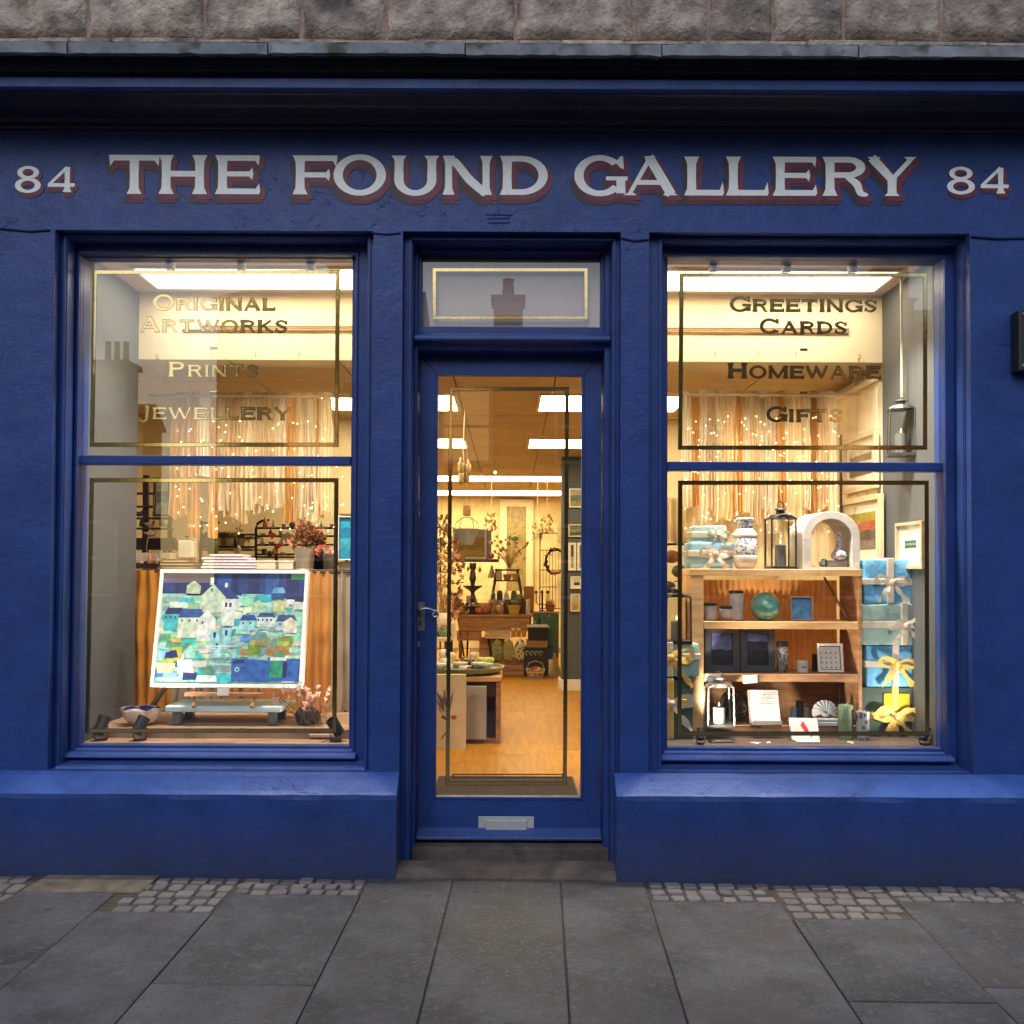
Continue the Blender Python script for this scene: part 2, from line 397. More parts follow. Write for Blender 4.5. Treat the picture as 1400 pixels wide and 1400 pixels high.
# ================================================================== THE SETTING: ground
SLAB = M('paving_stone', (.080, .081, .095), .66, var=.45, sc=3.2, bump=.0060, bsc=30, detail=12, rnd=.15)
SETT = M('granite_sett', (.235, .208, .21), .6, var=.25, sc=14, bump=.003, bsc=60, rnd=.22)
JOINT = M('joint_sand', (.075, .060, .050), .95, var=.3, sc=30, bump=.004, bsc=120)
def addfleck(m, col, s, p0, p1, dark=False):
    nt = m.node_tree; N = nt.nodes; L = nt.links; b = N['Principled BSDF']
    n = N.new('ShaderNodeTexNoise'); n.inputs['Scale'].default_value = s; n.inputs['Detail'].default_value = 3
    L.new(N['Mapping'].outputs[0], n.inputs['Vector'])
    r = N.new('ShaderNodeValToRGB'); r.color_ramp.elements[0].position = p0; r.color_ramp.elements[1].position = p1
    L.new(n.outputs[0], r.inputs[0])
    mx = N.new('ShaderNodeMix'); mx.data_type = 'RGBA'; L.new(r.outputs[0], mx.inputs[0])
    L.new(b.inputs['Base Color'].links[0].from_socket, mx.inputs[6]); mx.inputs[7].default_value = list(col) + [1]
    L.new(mx.outputs[2], b.inputs['Base Color'])
addfleck(SLAB, (.055, .05, .05), 5.5, .58, .74)
addfleck(SLAB, (.150, .145, .155), 75, .56, .76)
addfleck(SLAB, (.05, .048, .05), 55, .56, .76)

def spots(m, col, sc, rad_):      # trodden chewing gum and drip marks
    nt = m.node_tree; N = nt.nodes; L = nt.links; b = N['Principled BSDF']
    v = N.new('ShaderNodeTexVoronoi'); v.inputs['Scale'].default_value = sc; L.new(N['Mapping'].outputs[0], v.inputs[0])
    r = N.new('ShaderNodeValToRGB'); r.color_ramp.elements[0].position = rad_ * .7; r.color_ramp.elements[0].color = (1, 1, 1, 1); r.color_ramp.elements[1].position = rad_; r.color_ramp.elements[1].color = (0, 0, 0, 1)
    L.new(v.outputs['Distance'], r.inputs[0]); mx = N.new('ShaderNodeMix'); mx.data_type = 'RGBA'; L.new(r.outputs[0], mx.inputs[0])
    L.new(b.inputs['Base Color'].links[0].from_socket, mx.inputs[6]); mx.inputs[7].default_value = list(col) + [1]; L.new(mx.outputs[2], b.inputs['Base Color'])
spots(SLAB, (.045, .042, .042), 4.3, .075); spots(SLAB, (.15, .145, .14), 3.1, .05)
addfleck(SLAB, (.082, .066, .060), 2.6, .52, .80); addfleck(SLAB, (.130, .128, .140), 22, .56, .80)
def gsheet(name, x0, x1, y0, y1, dz, mat, nx=8, ny=8):
    mb = MB(); vs_ = []; fs = []
    for j in range(ny + 1):
        for i in range(nx + 1):
            x = x0 + (x1 - x0) * i / nx; y = y0 + (y1 - y0) * j / ny; vs_.append((x, y, gz(x, y) + dz))
    for j in range(ny):
        for i in range(nx):
            a = j * (nx + 1) + i; fs.append((a, a + 1, a + nx + 2, a + nx + 1))
    mb.add(vs_, fs); return struct(mb.o(name, mat))
KERB_Y = -5.2
def zroad(x, y): return gz(x, KERB_Y) - .12 + .004 * abs(y + 8.6)
pav = gsheet('pavement', -16, 16, KERB_Y, .6, -.008, JOINT)
ROAD = M('asphalt', (.055, .053, .055), .8, var=.3, sc=3, bump=.004, bsc=90)
mb = MB(); mb.add([(-90, -12.4, -.45 + .7), (90, -12.4, -.45 - .7), (90, KERB_Y, -.28 - .7), (-90, KERB_Y, -.28 + .7)], [(0, 1, 2, 3)])
struct(mb.o('road', ROAD))
mb = MB(); mb.add([(-150, -150, -.9), (150, -150, -.9), (150, 150, -.9), (-150, 150, -.9)], [(0, 1, 2, 3)])
struct(mb.o('ground', ROAD))
mb = MB(); mb.box(-90, 90, -14.0, -12.4, -.9, -.16); mb.warp(lambda v: Vector((v.x, v.y, v.z + GX * v.x)))
struct(mb.o('far_pavement', M('far_paving', (.14, .14, .15), .8, sc=2)))
KST = M('kerb_granite', (.22, .21, .21), .7, sc=20, bump=.003)
kme = MB().box(0, .89, -.15, 0, -.2, .0).mesh('kerb_stone', KST)
for i in range(-10, 11):
    inst('kerb_stone', kme, pav, (i * .9, KERB_Y, gz(i * .9, KERB_Y)), (0, -math.atan(GX) * -1, 0))

# paving slabs in strips that run from the shop front to the kerb
VX, VY = 736.0, 739.0
xs = [10, 147, 306, 490, 613, 768, 888, 1065, 1224, 1390]
def colpt(x0, Yw):                      # point of a strip's joint line at world Y
    a = G(x0, 1230); b = G(x0 + (x0 - VX) / (1230 - VY) * 100, 1330)
    u = (b - a) / (b.y - a.y); p = a + u * (Yw - a.y); return Vector((p.x, Yw, gz(p.x, Yw)))
lines = [(lambda Yw, x0=x0: colpt(x0, Yw)) for x0 in xs]
def shifted(f, dx): return lambda Yw: (lambda p: Vector((p.x + dx, Yw, gz(p.x + dx, Yw))))(f(Yw))
wL = [.45, .55, .5, .6, .45, .55, .5, .6, .5, .55]; ac = 0
L0, L9 = lines[0], lines[-1]; left = []; 
for w in wL: ac += w; left.append(shifted(L0, -ac))
ac = 0; right = []
for w in wL[::-1]: ac += w; right.append(shifted(L9, ac))
allL = left[::-1] + lines + right
def gy(px, py): return G(px, py).y
START = {0: ('p', 1219), 1: ('s', 1247), 2: ('s', 1223), 3: ('n', 1197), 4: ('n', 1200), 5: ('n', 1202), 6: ('s', 1232), 7: ('s', 1257), 8: ('s', 1233)}
JNT = {0: None, 1: None, 2: 1347, 3: 1303, 4: 1348, 5: 1297, 6: 1298, 7: 1369, 8: 1349}
YF = -.095                               # where the paving meets the plinth
SL = []
def sett_mesh():
    out = []
    for k in range(6):
        b = MB(); n = 8
        def ringp(s, z): 
            r_ = []
            for i in range(n):
                c, d = [(.5, .37), (.38, .5), (-.38, .5), (-.5, .37), (-.5, -.37), (-.38, -.5), (.38, -.5), (.5, -.37)][i]
                r_.append((c * s * rr(.94, 1.02), d * s * rr(.94, 1.02), z))
            return r_
        A = ringp(.97, -.03); B = ringp(.97, -.005); C_ = ringp(.88, rr(.0, .003)); 
        fs = [(i, (i + 1) % n, n + (i + 1) % n, n + i) for i in range(n)] + [(n + i, n + (i + 1) % n, 2 * n + (i + 1) % n, 2 * n + i) for i in range(n)] + [tuple(range(2 * n, 3 * n))]
        b.add(A + B + C_, fs); out.append(b.mesh('sett', SETT, False))
    return out
SM = sett_mesh()
def setts(lf, rf, y1, y0, rows):        # y1 near the wall, y0 towards the street
    for r_ in range(rows):
        yy = y1 + (y0 - y1) * (r_ + .5) / rows; h = abs(y1 - y0) / rows
        a, b = lf(yy).x, rf(yy).x; x = a + .01 + (r_ % 2) * rr(-.01, .01)
        while x < b - .04:
            w = min(rr(.062, .088), b - x)
            if b - x - w < .03: w = b - x - .004
            y_ = yy + rr(-.004, .004)
            o = inst('sett', random.choice(SM), pav, (x + w / 2, y_, gz(x + w / 2, y_) + rr(-.004, .003)), (rr(-.03, .03), rr(-.03, .03), rr(-.09, .09)), ((w - .010), (h - .011) * rr(.88, 1.0), .7))
            x += w
def slab(lf, rf, ya, yb, name='paving_slab', mat=SLAB, g=.0028):
    if yb > ya - .02: return
    b = MB(); a1, a2, b1, b2 = lf(ya), rf(ya), lf(yb), rf(yb); dz = rr(-.002, .002); tx = rr(-.002, .002)
    top = [(a1.x + g, ya - g, gz(a1.x, ya) + dz), (a2.x - g, ya - g, gz(a2.x, ya) + dz + tx), (b2.x - g, yb + g, gz(b2.x, yb) + dz + tx), (b1.x + g, yb + g, gz(b1.x, yb) + dz)]
    b.add(top + [(p[0], p[1], p[2] - .03) for p in top], [(0, 1, 2, 3), (0, 4, 5, 1), (1, 5, 6, 2), (2, 6, 7, 3), (3, 7, 4, 0)])
    b.o(name, mat, pav, bev=.0025)
n0 = len(left)
for ci in range(len(allL) - 1):
    k = ci - n0; lf, rf = allL[ci], allL[ci + 1]
    mid = None
    if 0 <= k <= 8:
        kind, py = START[k]; cx = (xs[k] + xs[k + 1]) / 2
        ys = gy(cx, py)
        if kind == 's':
            rows = 5 if ys < -.40 else 3
            l2 = lf
            if k == 1: l2 = lambda Yw: (lambda p: Vector((p.x + .045, Yw, gz(p.x, Yw))))(allL[n0 + 1](Yw)) if Yw < -.3 else P(186, 1200, Yw)
            setts(l2, rf, YF - .01, ys, rows)
        elif kind == 'p':
            slab(lambda y: G(60, 1200) if y > -.2 else lf(y), lambda y: (lambda p: Vector((p.x + .10, y, p.z)))(rf(y)), YF - .005, ys, 'concrete_patch', M('concrete_patch', (.16, .13, .10), .9, var=.4, sc=12, bump=.006, bsc=40), 0)
        jy = gy(cx, JNT[k]) if JNT[k] else ys - rr(.8, 1.0)
        slab(lf, rf, ys, jy); y = jy
    else:
        if k in (-1, -3, 10, 13): setts(lf, rf, YF - .01, -.50, 4); y = -.5
        else: setts(lf, rf, YF - .01, -.33, 3); y = -.33
    while y > KERB_Y + .3:
        ny = max(y - rr(.6, 1.0), KERB_Y + .005)
        if ny < KERB_Y + .35: ny = KERB_Y + .005
        slab(lf, rf, y, ny); y = ny

# ================================================================== THE SHOP BUILDING
B = T('shop_building', 'blue painted shop front with two big display windows and a glazed door', 'shop', (0, 0, 0))
XL, XR = -7.0, 7.0
OPL = R(70, 315, 508, 1052, 0); OPD = R(548, 317, 848, 1165, 0); OPR = R(887, 318, 1328, 1058, 0)
zt = (OPL[3] + OPD[3] + OPR[3]) / 3
for o_ in (OPL, OPD, OPR): o_[3] = zt
zb = (OPL[2] + OPR[2]) / 2; OPL[2] = OPR[2] = zb
zW = P(700, 181, 0).z                     # top of fascia
TH = .19
def wallmesh(x0, x1, z0, z1, y0=0, y1=TH, n=.12):
    nx = max(1, int((x1 - x0) / n)); nz = max(1, int((z1 - z0) / n)); b = MB()
    b.box(x0, x1, y0, y1, z0, z1); return b
b = MB()
for x0, x1 in ((XL, OPL[0]), (OPL[1], OPD[0]), (OPD[1], OPR[0]), (OPR[1], XR)): b.box(x0, x1, 0, TH, -.2, zt)
b.box(XL, XR, 0, TH, zt, zW + .02)
b.box(OPL[0], OPL[1], 0, TH, -.2, zb); b.box(OPR[0], OPR[1], 0, TH, -.2, zb)
fr = b.o('front_wall', BLUE, B)
# plinth with a sloping top, its light from above painted in
pt, pf = P(700, 1056, 0).z, P(700, 1088, -.1).z
PLX = P(542, 1100, -.1).x; PRX = P(843, 1100, -.1).x
for x0, x1 in ((XL, PLX), (PRX, XR)):
    b = MB(); n = int((x1 - x0) / .06); prof = [(-.001, pt), (-.022, pt - .012), (-.085, pf + .012), (-.1, pf), (-.103, pf - .02), (-.1, .25), (-.1, -.3), (-.001, -.3)]
    v = []; 
    for i in range(n + 1):
        x = x0 + (x1 - x0) * i / n
        for j, (y, z) in enumerate(prof):
            w = noise.noise(Vector((x * 4, j * .7, 3))) * .006 if j < 5 else noise.noise(Vector((x * 3, j, 9))) * .003
            end = 0.0
            if x0 > 0 and i < 2 and j in (2, 3, 4): end = .0
            if x0 < 0 and i > n - 2 and j in (2, 3, 4): end = .0
            v.append((x, y + (w if j not in (0, 7) else 0) + end * .5, z + w * .6 - (end * .25 if j < 4 else 0)))
    m_ = len(prof)
    f = [(i * m_ + j, i * m_ + j + 1, (i + 1) * m_ + j + 1, (i + 1) * m_ + j) for i in range(n) for j in range(m_ - 1)]
    f += [tuple(range(m_)), tuple(range(n * m_, n * m_ + m_))[::-1]]
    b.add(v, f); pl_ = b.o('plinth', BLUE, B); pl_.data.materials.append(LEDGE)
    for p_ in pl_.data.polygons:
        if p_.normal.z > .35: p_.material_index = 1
# cornice above the fascia
z1 = zW; zc1 = P(700, 123, -.30).z; zc2 = P(700, 107, -.30).z; zc3 = P(700, 76, -.34).z
DKP = M('shaded_blue_cornice_paint', (.022, .025, .042), .45, var=.3, sc=12, bump=.001, bsc=40)  # the blue paint darkened, with the shade under the slates put into its colour
prof = [(0, z1), (-.015, z1), (-.018, z1 + .010), (-.05, z1 + .014), (-.06, z1 + .028), (-.16, z1 + .030), (-.17, zc1 - .002), (-.26, zc1 - .004), (-.27, zc1), (-.27, zc2), (-.265, zc2 + .012), (-.29, zc2 + .03), (-.30, zc3 - .012), (-.37, zc3), (-.38, zc3 + .03), (0, zc3 + .16)]
b = MB(); b.extx(prof, XL, XR); b.o('cornice', DKP, B, bev=.002)
b = MB(); b.extx([(-.271, zc1 + .002), (-.296, zc1 + .001), (-.302, zc1 + .006), (-.302, zc2 - .008), (-.292, zc2 + .002), (-.271, zc2 + .006)], XL, XR); b.o('cornice_band', BLUE, B)
# slate weathering along the cornice edge
SLT = M('weathered_slate', (.21, .225, .25), .75, var=.35, sc=7, bump=.004, bsc=25, rnd=.12)
addfleck(SLT, (.07, .07, .06), 10, .55, .68)
zs0 = P(700, 74, -.405).z; zs1 = P(700, 58, -.405).z
jx = [P(x, 66, -.40).x for x in (-725, -450, -178, 92, 366, 636, 905, 1174, 1445, 1720, 2000)]
for i in range(len(jx) - 1):
    b = MB(); n = 18; v = []
    dz = rr(-.003, .003); x0, x1 = jx[i] + .003, jx[i + 1] - .003
    for k in range(n + 1):
        x = x0 + (x1 - x0) * k / n; w = noise.noise(Vector((x * 9, i, 0))) * .005; e = .006 if k in (0, n) else 0
        v += [(x, -.405 + w + e, zs0 + dz + w * .9 + noise.noise(Vector((x * 17, i, 8))) * .006), (x, -.407 + w + e, zs1 + dz - .004 + noise.noise(Vector((x * 22, i, 5))) * .011), (x, -.39 + w, zs1 + dz + .004), (x, .02, zs1 + .19 + dz), (x, .02, zs0 + .15)]
    f = [(k * 5 + j, (k + 1) * 5 + j, (k + 1) * 5 + (j + 1) % 5, k * 5 + (j + 1) % 5) for k in range(n) for j in range(5)] + [(0, 1, 2, 3, 4), tuple(range(n * 5, n * 5 + 5))[::-1]]
    b.add(v, f); b.o('slate', SLT, B)
# stone courses above
STN = M('sandstone', (.29, .205, .165), .85, var=.35, sc=9, bump=.016, bsc=48, c2=(.58, .46, .39), detail=9, rnd=.18)
addfleck(STN, (.12, .10, .085), 4, .55, .7); addfleck(STN, (.42, .36, .30), 60, .66, .74)
MORT = M('lime_mortar', (.34, .235, .20), .95, var=.3, sc=18, bump=.006, bsc=70)
ztop = zs1 + .19
b = MB(); b.box(XL, XR, .02, .25, zW - .1, 7.2); b.o('upper_wall', MORT, B)
def stone(x0, x1, z0, z1):
    nx, nz = max(3, int((x1 - x0) / .022)), max(3, int((z1 - z0) / .022)); v = []; f = []
    sd_ = random.random() * 50
    for j in range(nz + 1):
        for i in range(nx + 1):
            u, w = i / nx, j / nz; x = x0 + (x1 - x0) * u; z = z0 + (z1 - z0) * w
            e = min(u * (x1 - x0), (1 - u) * (x1 - x0), w * (z1 - z0), (1 - w) * (z1 - z0)); q = min(1, e / .03)
            y = .018 - .030 * math.sqrt(q) - .020 * q * noise.fractal(Vector((x * 14 + sd_, z * 13, sd_)), 1.0, 2.0, 4)
            x += .006 * noise.noise(Vector((x * 8, z * 8, sd_))); z += .006 * noise.noise(Vector((x * 8, z * 8, sd_ + 9)))
            v.append((x, y, z))
    for j in range(nz):
        for i in range(nx):
            a = j * (nx + 1) + i; f.append((a, a + 1, a + nx + 2, a + nx + 1))
    bb = MB().add(v, f); me = bb.mesh('stone_block', STN, True); return me
zc = P(700, 51, 0).z
cuts = [-640, -480, -300, -150, -20, 118, 278, 411, 527, 705, 868, 970, 1058, 1155, 1290, 1430, 1560, 1720, 1850, 2000]
cx_ = [P(c, 25, 0).x for c in cuts]
for i in range(len(cx_) - 1): inst('stone_block', stone(cx_[i] + .008, cx_[i + 1] - .008, zc, zc + .30), B)
for lv in range(1, 3):
    x = cx_[0] + rr(0, .3); z0 = zc + .315 * lv
    while x < cx_[-1]:
        w = rr(.34, .62); inst('stone_block', stone(x, x + w - .016, z0, z0 + .30), B); x += w
# thin pinning stones under the course
x = P(-300, 50, 0).x
while x < P(1700, 50, 0).x:
    w = rr(.12, .42); b = MB(); b.box(x, x + w - .012, -.012 + rr(-.006, .004), .03, zc - .055, zc - .016 + rr(-.006, .004)); b.o('pinning_stone', STN, B, bev=.006, seg=2); x += w

# ---------------------------------------------------------------- windows
GL = glassmat('window_glass')
GOLD = M('gold_leaf', (.88, .60, .20), .12, 1, var=.12, sc=30, bump=.0002, bsc=60)
GBK = M('gilding_outline', (.045, .028, .018), .35, var=.2)
YA, YB, YG = .055, .14, .19
def window(OP, A, Bx, g, bar, nm):
    w = MB()
    a_o = OP; a_i = R(*A, YA); b_i = R(*Bx, YB)
    w.ring([a_o[0] - .002, a_o[1] + .002, a_o[2] - .002, a_o[3] + .002], a_i, YA, TH + .06)
    # bead round the outer ring
    w.ring([a_i[0] - .016, a_i[1] + .016, a_i[2] - .016, a_i[3] + .016], [a_i[0] - .004, a_i[1] + .004, a_i[2] - .004, a_i[3] + .004], YA - .009, YA + .002)
    w.ring([a_i[0] - .001, a_i[1] + .001, a_i[2] - .001, a_i[3] + .001], b_i, YB, TH + .05)
    w.ring([b_i[0] - .012, b_i[1] + .012, b_i[2] - .012, b_i[3] + .012], [b_i[0] - .001, b_i[1] + .001, b_i[2] - .001, b_i[3] + .001], YB - .012, YB + .002)
    # thin glazing rebate
    g_ = R(*g, YG - .01)
    w.ring([b_i[0] + .001, b_i[1] - .001, b_i[2] + .001, b_i[3] - .001], g_, YG - .02, YG + .03)
    # sloping cill nose inside the frame
    w2 = MB()
    w2.extx([(YB - .045, b_i[2] - .030), (YB - .05, b_i[2] - .022), (YB - .045, b_i[2] - .014), (YG - .022, b_i[2] + .006), (YG - .022, b_i[2] - .03)], b_i[0] - .022, b_i[1] + .022)
    w2.extx([(YA - .03, a_i[2] - .026), (YA - .035, a_i[2] - .016), (YA - .03, a_i[2] - .008), (YB - .001, a_i[2] + .005), (YB - .001, a_i[2] - .026)], a_i[0] - .012, a_i[1] + .012)
    fo = w.o('window', BLUEW, B, bev=.0035, seg=2)
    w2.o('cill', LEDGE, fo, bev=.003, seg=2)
    zb0, zb1 = P(700, bar[1], YG).z, P(700, bar[0], YG).z
    MB().box(g_[0], g_[1], YG - .035, YG - .003, zb0, zb1).o('glazing_bar', BLUEW, fo, bev=.004, seg=2)
    MB().box(g_[0], g_[1], YG + .004, YG + .03, zb0, zb1).o('glazing_bar', BLUEW, fo, bev=.004, seg=2)
    # two panes, slightly out of true with each other
    for z0, z1_, rx in ((g_[2] - .005, (zb0 + zb1) / 2 - .001, 0.0), ((zb0 + zb1) / 2 + .001, g_[3] + .005, 0.002)):
        p = MB().add([(g_[0] - .004, YG, z0), (g_[1] + .004, YG, z0), (g_[1] + .004, YG + rx, z1_), (g_[0] - .004, YG + rx, z1_)], [(0, 1, 2, 3)]); p.o('pane', GL, fo)
    return fo, g_
wl, gl = window(OPL, (88, 327, 500, 1045), (106, 349, 484, 1026), (110, 354, 480, 1019), (626, 638), 'l')
wr, gr = window(OPR, (905, 331, 1317, 1051), (908, 353, 1291, 1030), (912, 357, 1286, 1023), (631, 643), 'r')
YL = YG + .006
def lines_rect(parent, c, t0, name='gilt_border', Y=YL, w=6.0):
    """c = four corners in px (tl, tr, br, bl) of the outer edge"""
    Pz = [P(x, y, Y) for x, y in c]; cx = sum(p.x for p in Pz) / 4; cz = sum(p.z for p in Pz) / 4; k = K(Y)
    def ins(d): return [Vector((p.x + (d if p.x < cx else -d), Y, p.z + (d if p.z < cz else -d))) for p in Pz]
    for nm, d0, d1, mt, yy in ((name, .7 * k, (w - .7) * k, GOLD, Y), ('outline', 0, w * k, GBK, Y + .0008)):
        a, b_ = ins(d0), ins(d1); m = MB()
        for i in range(4):
            j = (i + 1) % 4
            m.add([(a[i].x, yy, a[i].z), (a[j].x, yy, a[j].z), (b_[j].x, yy, b_[j].z), (b_[i].x, yy, b_[i].z)], [(0, 1, 2, 3)])
        m.o(nm, mt, parent)
lines_rect(wl, [(127, 369), (465, 369), (463, 611), (122.5, 611)], 5)
lines_rect(wl, [(122.5, 653.5), (463, 653.5), (460, 1002), (116, 1002)], 5)
lines_rect(wr, [(929, 373), (1268, 373), (1268, 615), (927, 615)], 5)
lines_rect(wr, [(927, 657), (1270, 657), (1271, 1006), (926, 1006)], 5)
def word(parent, s, x0, x1, yb, cap, sm, Y=YL):
    """small-capital word between px x0..x1 on baseline yb"""
    g_ = []; x = 0
    for i, ch in enumerate(s):
        h = cap if i == 0 else sm; g_.append((ch, x, h)); x += WID[ch] * h * .92 + .17 * sm
    tot = x - .17 * sm; sc = (x1 - x0) / tot; k = K(Y); a = MB(); o2 = MB()
    base = P((x0 + x1) / 2, yb, Y).z
    for ch, xx, h in g_:
        pl = glyph(ch, WID[ch], .235, .15); X = P(x0 + xx * sc, yb, Y).x
        put(a, pl, X, base, h * sc * k * .92, h * k, Y, .00001)
        put(o2, pl, X, base, h * sc * k * .92, h * k, Y + .0009, .00001, grow=.9 * k)
    a.o('gilt_lettering', GOLD, parent); o2.o('outline', GBK, parent)
word(wl, 'ORIGINAL', 209, 376, 424, 21, 16.5); word(wl, 'ARTWORKS', 191, 393, 454, 20, 16.5)
word(wl, '-', 287, 297, 482, 12, 12); word(wl, 'PRINTS', 230, 353, 515, 20.5, 16.5); word(wl, '-', 287, 297, 541, 12, 12)
word(wl, 'JEWELLERY', 189, 397, 573.5, 19, 16.5)
word(wr, 'GREETINGS', 998, 1199, 426, 20, 16.5); word(wr, 'CARDS', 1039, 1158, 456, 20, 16.5)
word(wr, '-', 1094, 1104, 484, 12, 12); word(wr, 'HOMEWARE', 995, 1203, 517, 20.5, 16.5); word(wr, '-', 1094, 1104, 543, 12, 12)
word(wr, 'GIFTS', 1048, 1151, 576.5, 20, 16.5)

# ---------------------------------------------------------------- door frame, transom, door
df = MB()
a_i = R(562, 331, 836, 1165, YA); a_i[2] = -.1
def jamb(mb, o, i, y0, y1):      # frame without a bottom rail
    mb.prism([(o[0], o[3]), (i[0], i[3]), (i[1], i[3]), (o[1], o[3])], y0, y1)
    mb.prism([(o[0], o[2]), (i[0], o[2]), (i[0], i[3]), (o[0], o[3])], y0, y1)
    mb.prism([(o[1], o[2]), (o[1], o[3]), (i[1], i[3]), (i[1], o[2])], y0, y1)
zfl = P(700, 1178, .0).z
OD = [OPD[0] - .002, OPD[1] + .002, zfl - .03, OPD[3] + .002]
jamb(df, OD, a_i, YA, TH + .12)
jamb(df, [a_i[0] - .018, a_i[1] + .018, zfl - .03, a_i[3] + .018], [a_i[0] - .004, a_i[1] + .004, 0, a_i[3] + .004], YA - .01, YA + .002)
YD = .24                          # face of the door leaf
b_i = R(569, 345, 826, 1165, .14)
jamb(df, [a_i[0] - .001, a_i[1] + .001, zfl - .03, a_i[3] + .001], b_i, .14, YD + .09)
tb0, tb1 = P(700, 470, .10).z, P(700, 455, .10).z
df.extx([(.10, tb0 + .012), (.095, tb0 + .022), (.10, tb1 - .012), (.145, tb1 + .012), (.28, tb1 + .012), (.28, tb0 - .03), (.15, tb0 - .02), (.13, tb0 + .004)], a_i[0] + .001, a_i[1] - .001)
dfo = df.o('door_frame', BLUEW, B, bev=.0035, seg=2)
tw = MB(); tg = R(577, 350, 821, 449, .19)
tw.ring([b_i[0] + .001, b_i[1] - .001, tb1 + .013, b_i[3] - .001], tg, .165, .228)
two = tw.o('transom_window', BLUEW, B, bev=.004, seg=2)
MB().add([(tg[0] - .003, .195, tg[2] - .003), (tg[1] + .003, .195, tg[2] - .003), (tg[1] + .003, .1965, tg[3] + .003), (tg[0] - .003, .1965, tg[3] + .003)], [(0, 1, 2, 3)]).o('pane', glassmat('old_fanlight_glass', (.97, .95, .95), 2.2), two)
lines_rect(two, [(591, 366), (804, 366), (804, 437), (591, 437)], 5, Y=.200, w=5.6)
# pale board closing the space behind the transom glass
TBM = M('grey_pink_board', (.60, .46, .44), .8, var=.05, sc=4)
MB().box(b_i[0] + .002, b_i[1] - .002, .232, .245, tb1 + .02, b_i[3] - .002).o('blanking_board', TBM, two)
# door leaf
D = MB(); dl = R(566, 479, 827, 1136, YD); dl[2] = P(700, 1138, YD).z; dg = R(597, 513, 795, 1090, YD)
dl[0] = b_i[0] + .003; dl[1] = b_i[1] - .003; dl[3] = tb0 - .022
D.ring(dl, dg, YD, YD + .045)
D.ring([dg[0] - .012, dg[1] + .012, dg[2] - .012, dg[3] + .012], [dg[0] + .002, dg[1] - .002, dg[2] + .002, dg[3] - .002], YD - .004, YD + .001)
do = D.o('door', BLUEW, B, bev=.003, seg=2)
MB().add([(dg[0], YD + .02, dg[2]), (dg[1], YD + .02, dg[2]), (dg[1], YD + .0215, dg[3]), (dg[0], YD + .0215, dg[3])], [(0, 1, 2, 3)]).o('pane', GL, do)
lines_rect(do, [(614, 529), (778, 529), (775, 1074), (609, 1074)], 5, Y=YD + .027, w=5.4)
lines_rect(do, [(618, 1058), (770, 1058), (770, 1064), (618, 1064)], 5, Y=YD + .029, w=1.6)
STEEL = M('worn_steel', (.45, .45, .44), .35, 1, var=.25, sc=25, bump=.0006, bsc=90)
BRIM = M('bright_aluminium', (.62, .62, .62), .35, .35, var=.12, sc=40)
wb = MB(); zw0, zw1 = P(700, 1149, YD - .05).z, P(700, 1136, YD - .02).z
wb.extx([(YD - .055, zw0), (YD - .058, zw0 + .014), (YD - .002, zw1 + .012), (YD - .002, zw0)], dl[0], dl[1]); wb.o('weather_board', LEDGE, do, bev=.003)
# letterbox
lb = R(654, 1116, 730, 1139, YD); zc_ = (lb[2] + lb[3]) / 2; xc_ = (lb[0] + lb[1]) / 2
l_ = MB().box(lb[0], lb[1], YD - .006, YD - .0005, lb[2], lb[3]).o('letterbox', BRIM, do, bev=.002)
f0 = R(664, 1120.5, 720, 1139, YD)
fl_ = MB(); fl_.box(f0[0], f0[1], YD - .016, YD - .0065, f0[2] + .016, f0[3]); fl_.box(f0[0], f0[1], YD - .024, YD - .0065, f0[2], f0[2] + .014)
fl_.o('letterbox_flap', BRIM, l_, bev=.002)
# lock plate and curled lever handle
hp = R(567, 823, 581, 863, YD)
h_ = MB().box(hp[0] + .002, hp[1], YD - .007, YD - .0005, hp[2], hp[3]).o('lock_plate', STEEL, do, bev=.002)
c0 = P(574, 834, YD); m = MB(); k = K(YD); m.tube([(c0.x, YD - .005, c0.z), (c0.x, YD - .05, c0.z)], .010, 10)
pts = []
for i in range(14):
    u = i / 13; pts.append((c0.x + u * 21 * k, YD - .05, c0.z + (1.5 - 4.5 * math.sin(u * 3.3) * -.6 - 1.5) * k))
cxr, czr = pts[-1][0] + .5 * k, pts[-1][2] - 4.5 * k
for i in range(1, 16):
    a = rad(90 - i * 24); r_ = 5 * k * (1 - i * .035); pts.append((cxr + r_ * math.cos(a), YD - .05, czr + r_ * math.sin(a)))
m.tube(pts, .0065, 8, r2=.004); m.o('handle', STEEL, h_, smooth=True)
kh = P(574, 851, YD); MB().tube([(kh.x, YD - .0085, kh.z + .004), (kh.x, YD - .0085, kh.z - .012)], .003, 6).tube([(kh.x, YD - .011, kh.z + .004), (kh.x, YD - .006, kh.z + .004)], .005, 8).o('keyhole', M('black_metal', (.012, .012, .012), .5), h_)
for py in (702, 881):
    c1 = P(571, py, YD); MB().lathe([(.013, 0), (.013, .003), (.007, .004), (.006, .002), (1e-6, .001)], 14).o('lock_cylinder', STEEL, do, loc=(c1.x, YD, c1.z), rot=(rad(90), 0, 0), smooth=False)
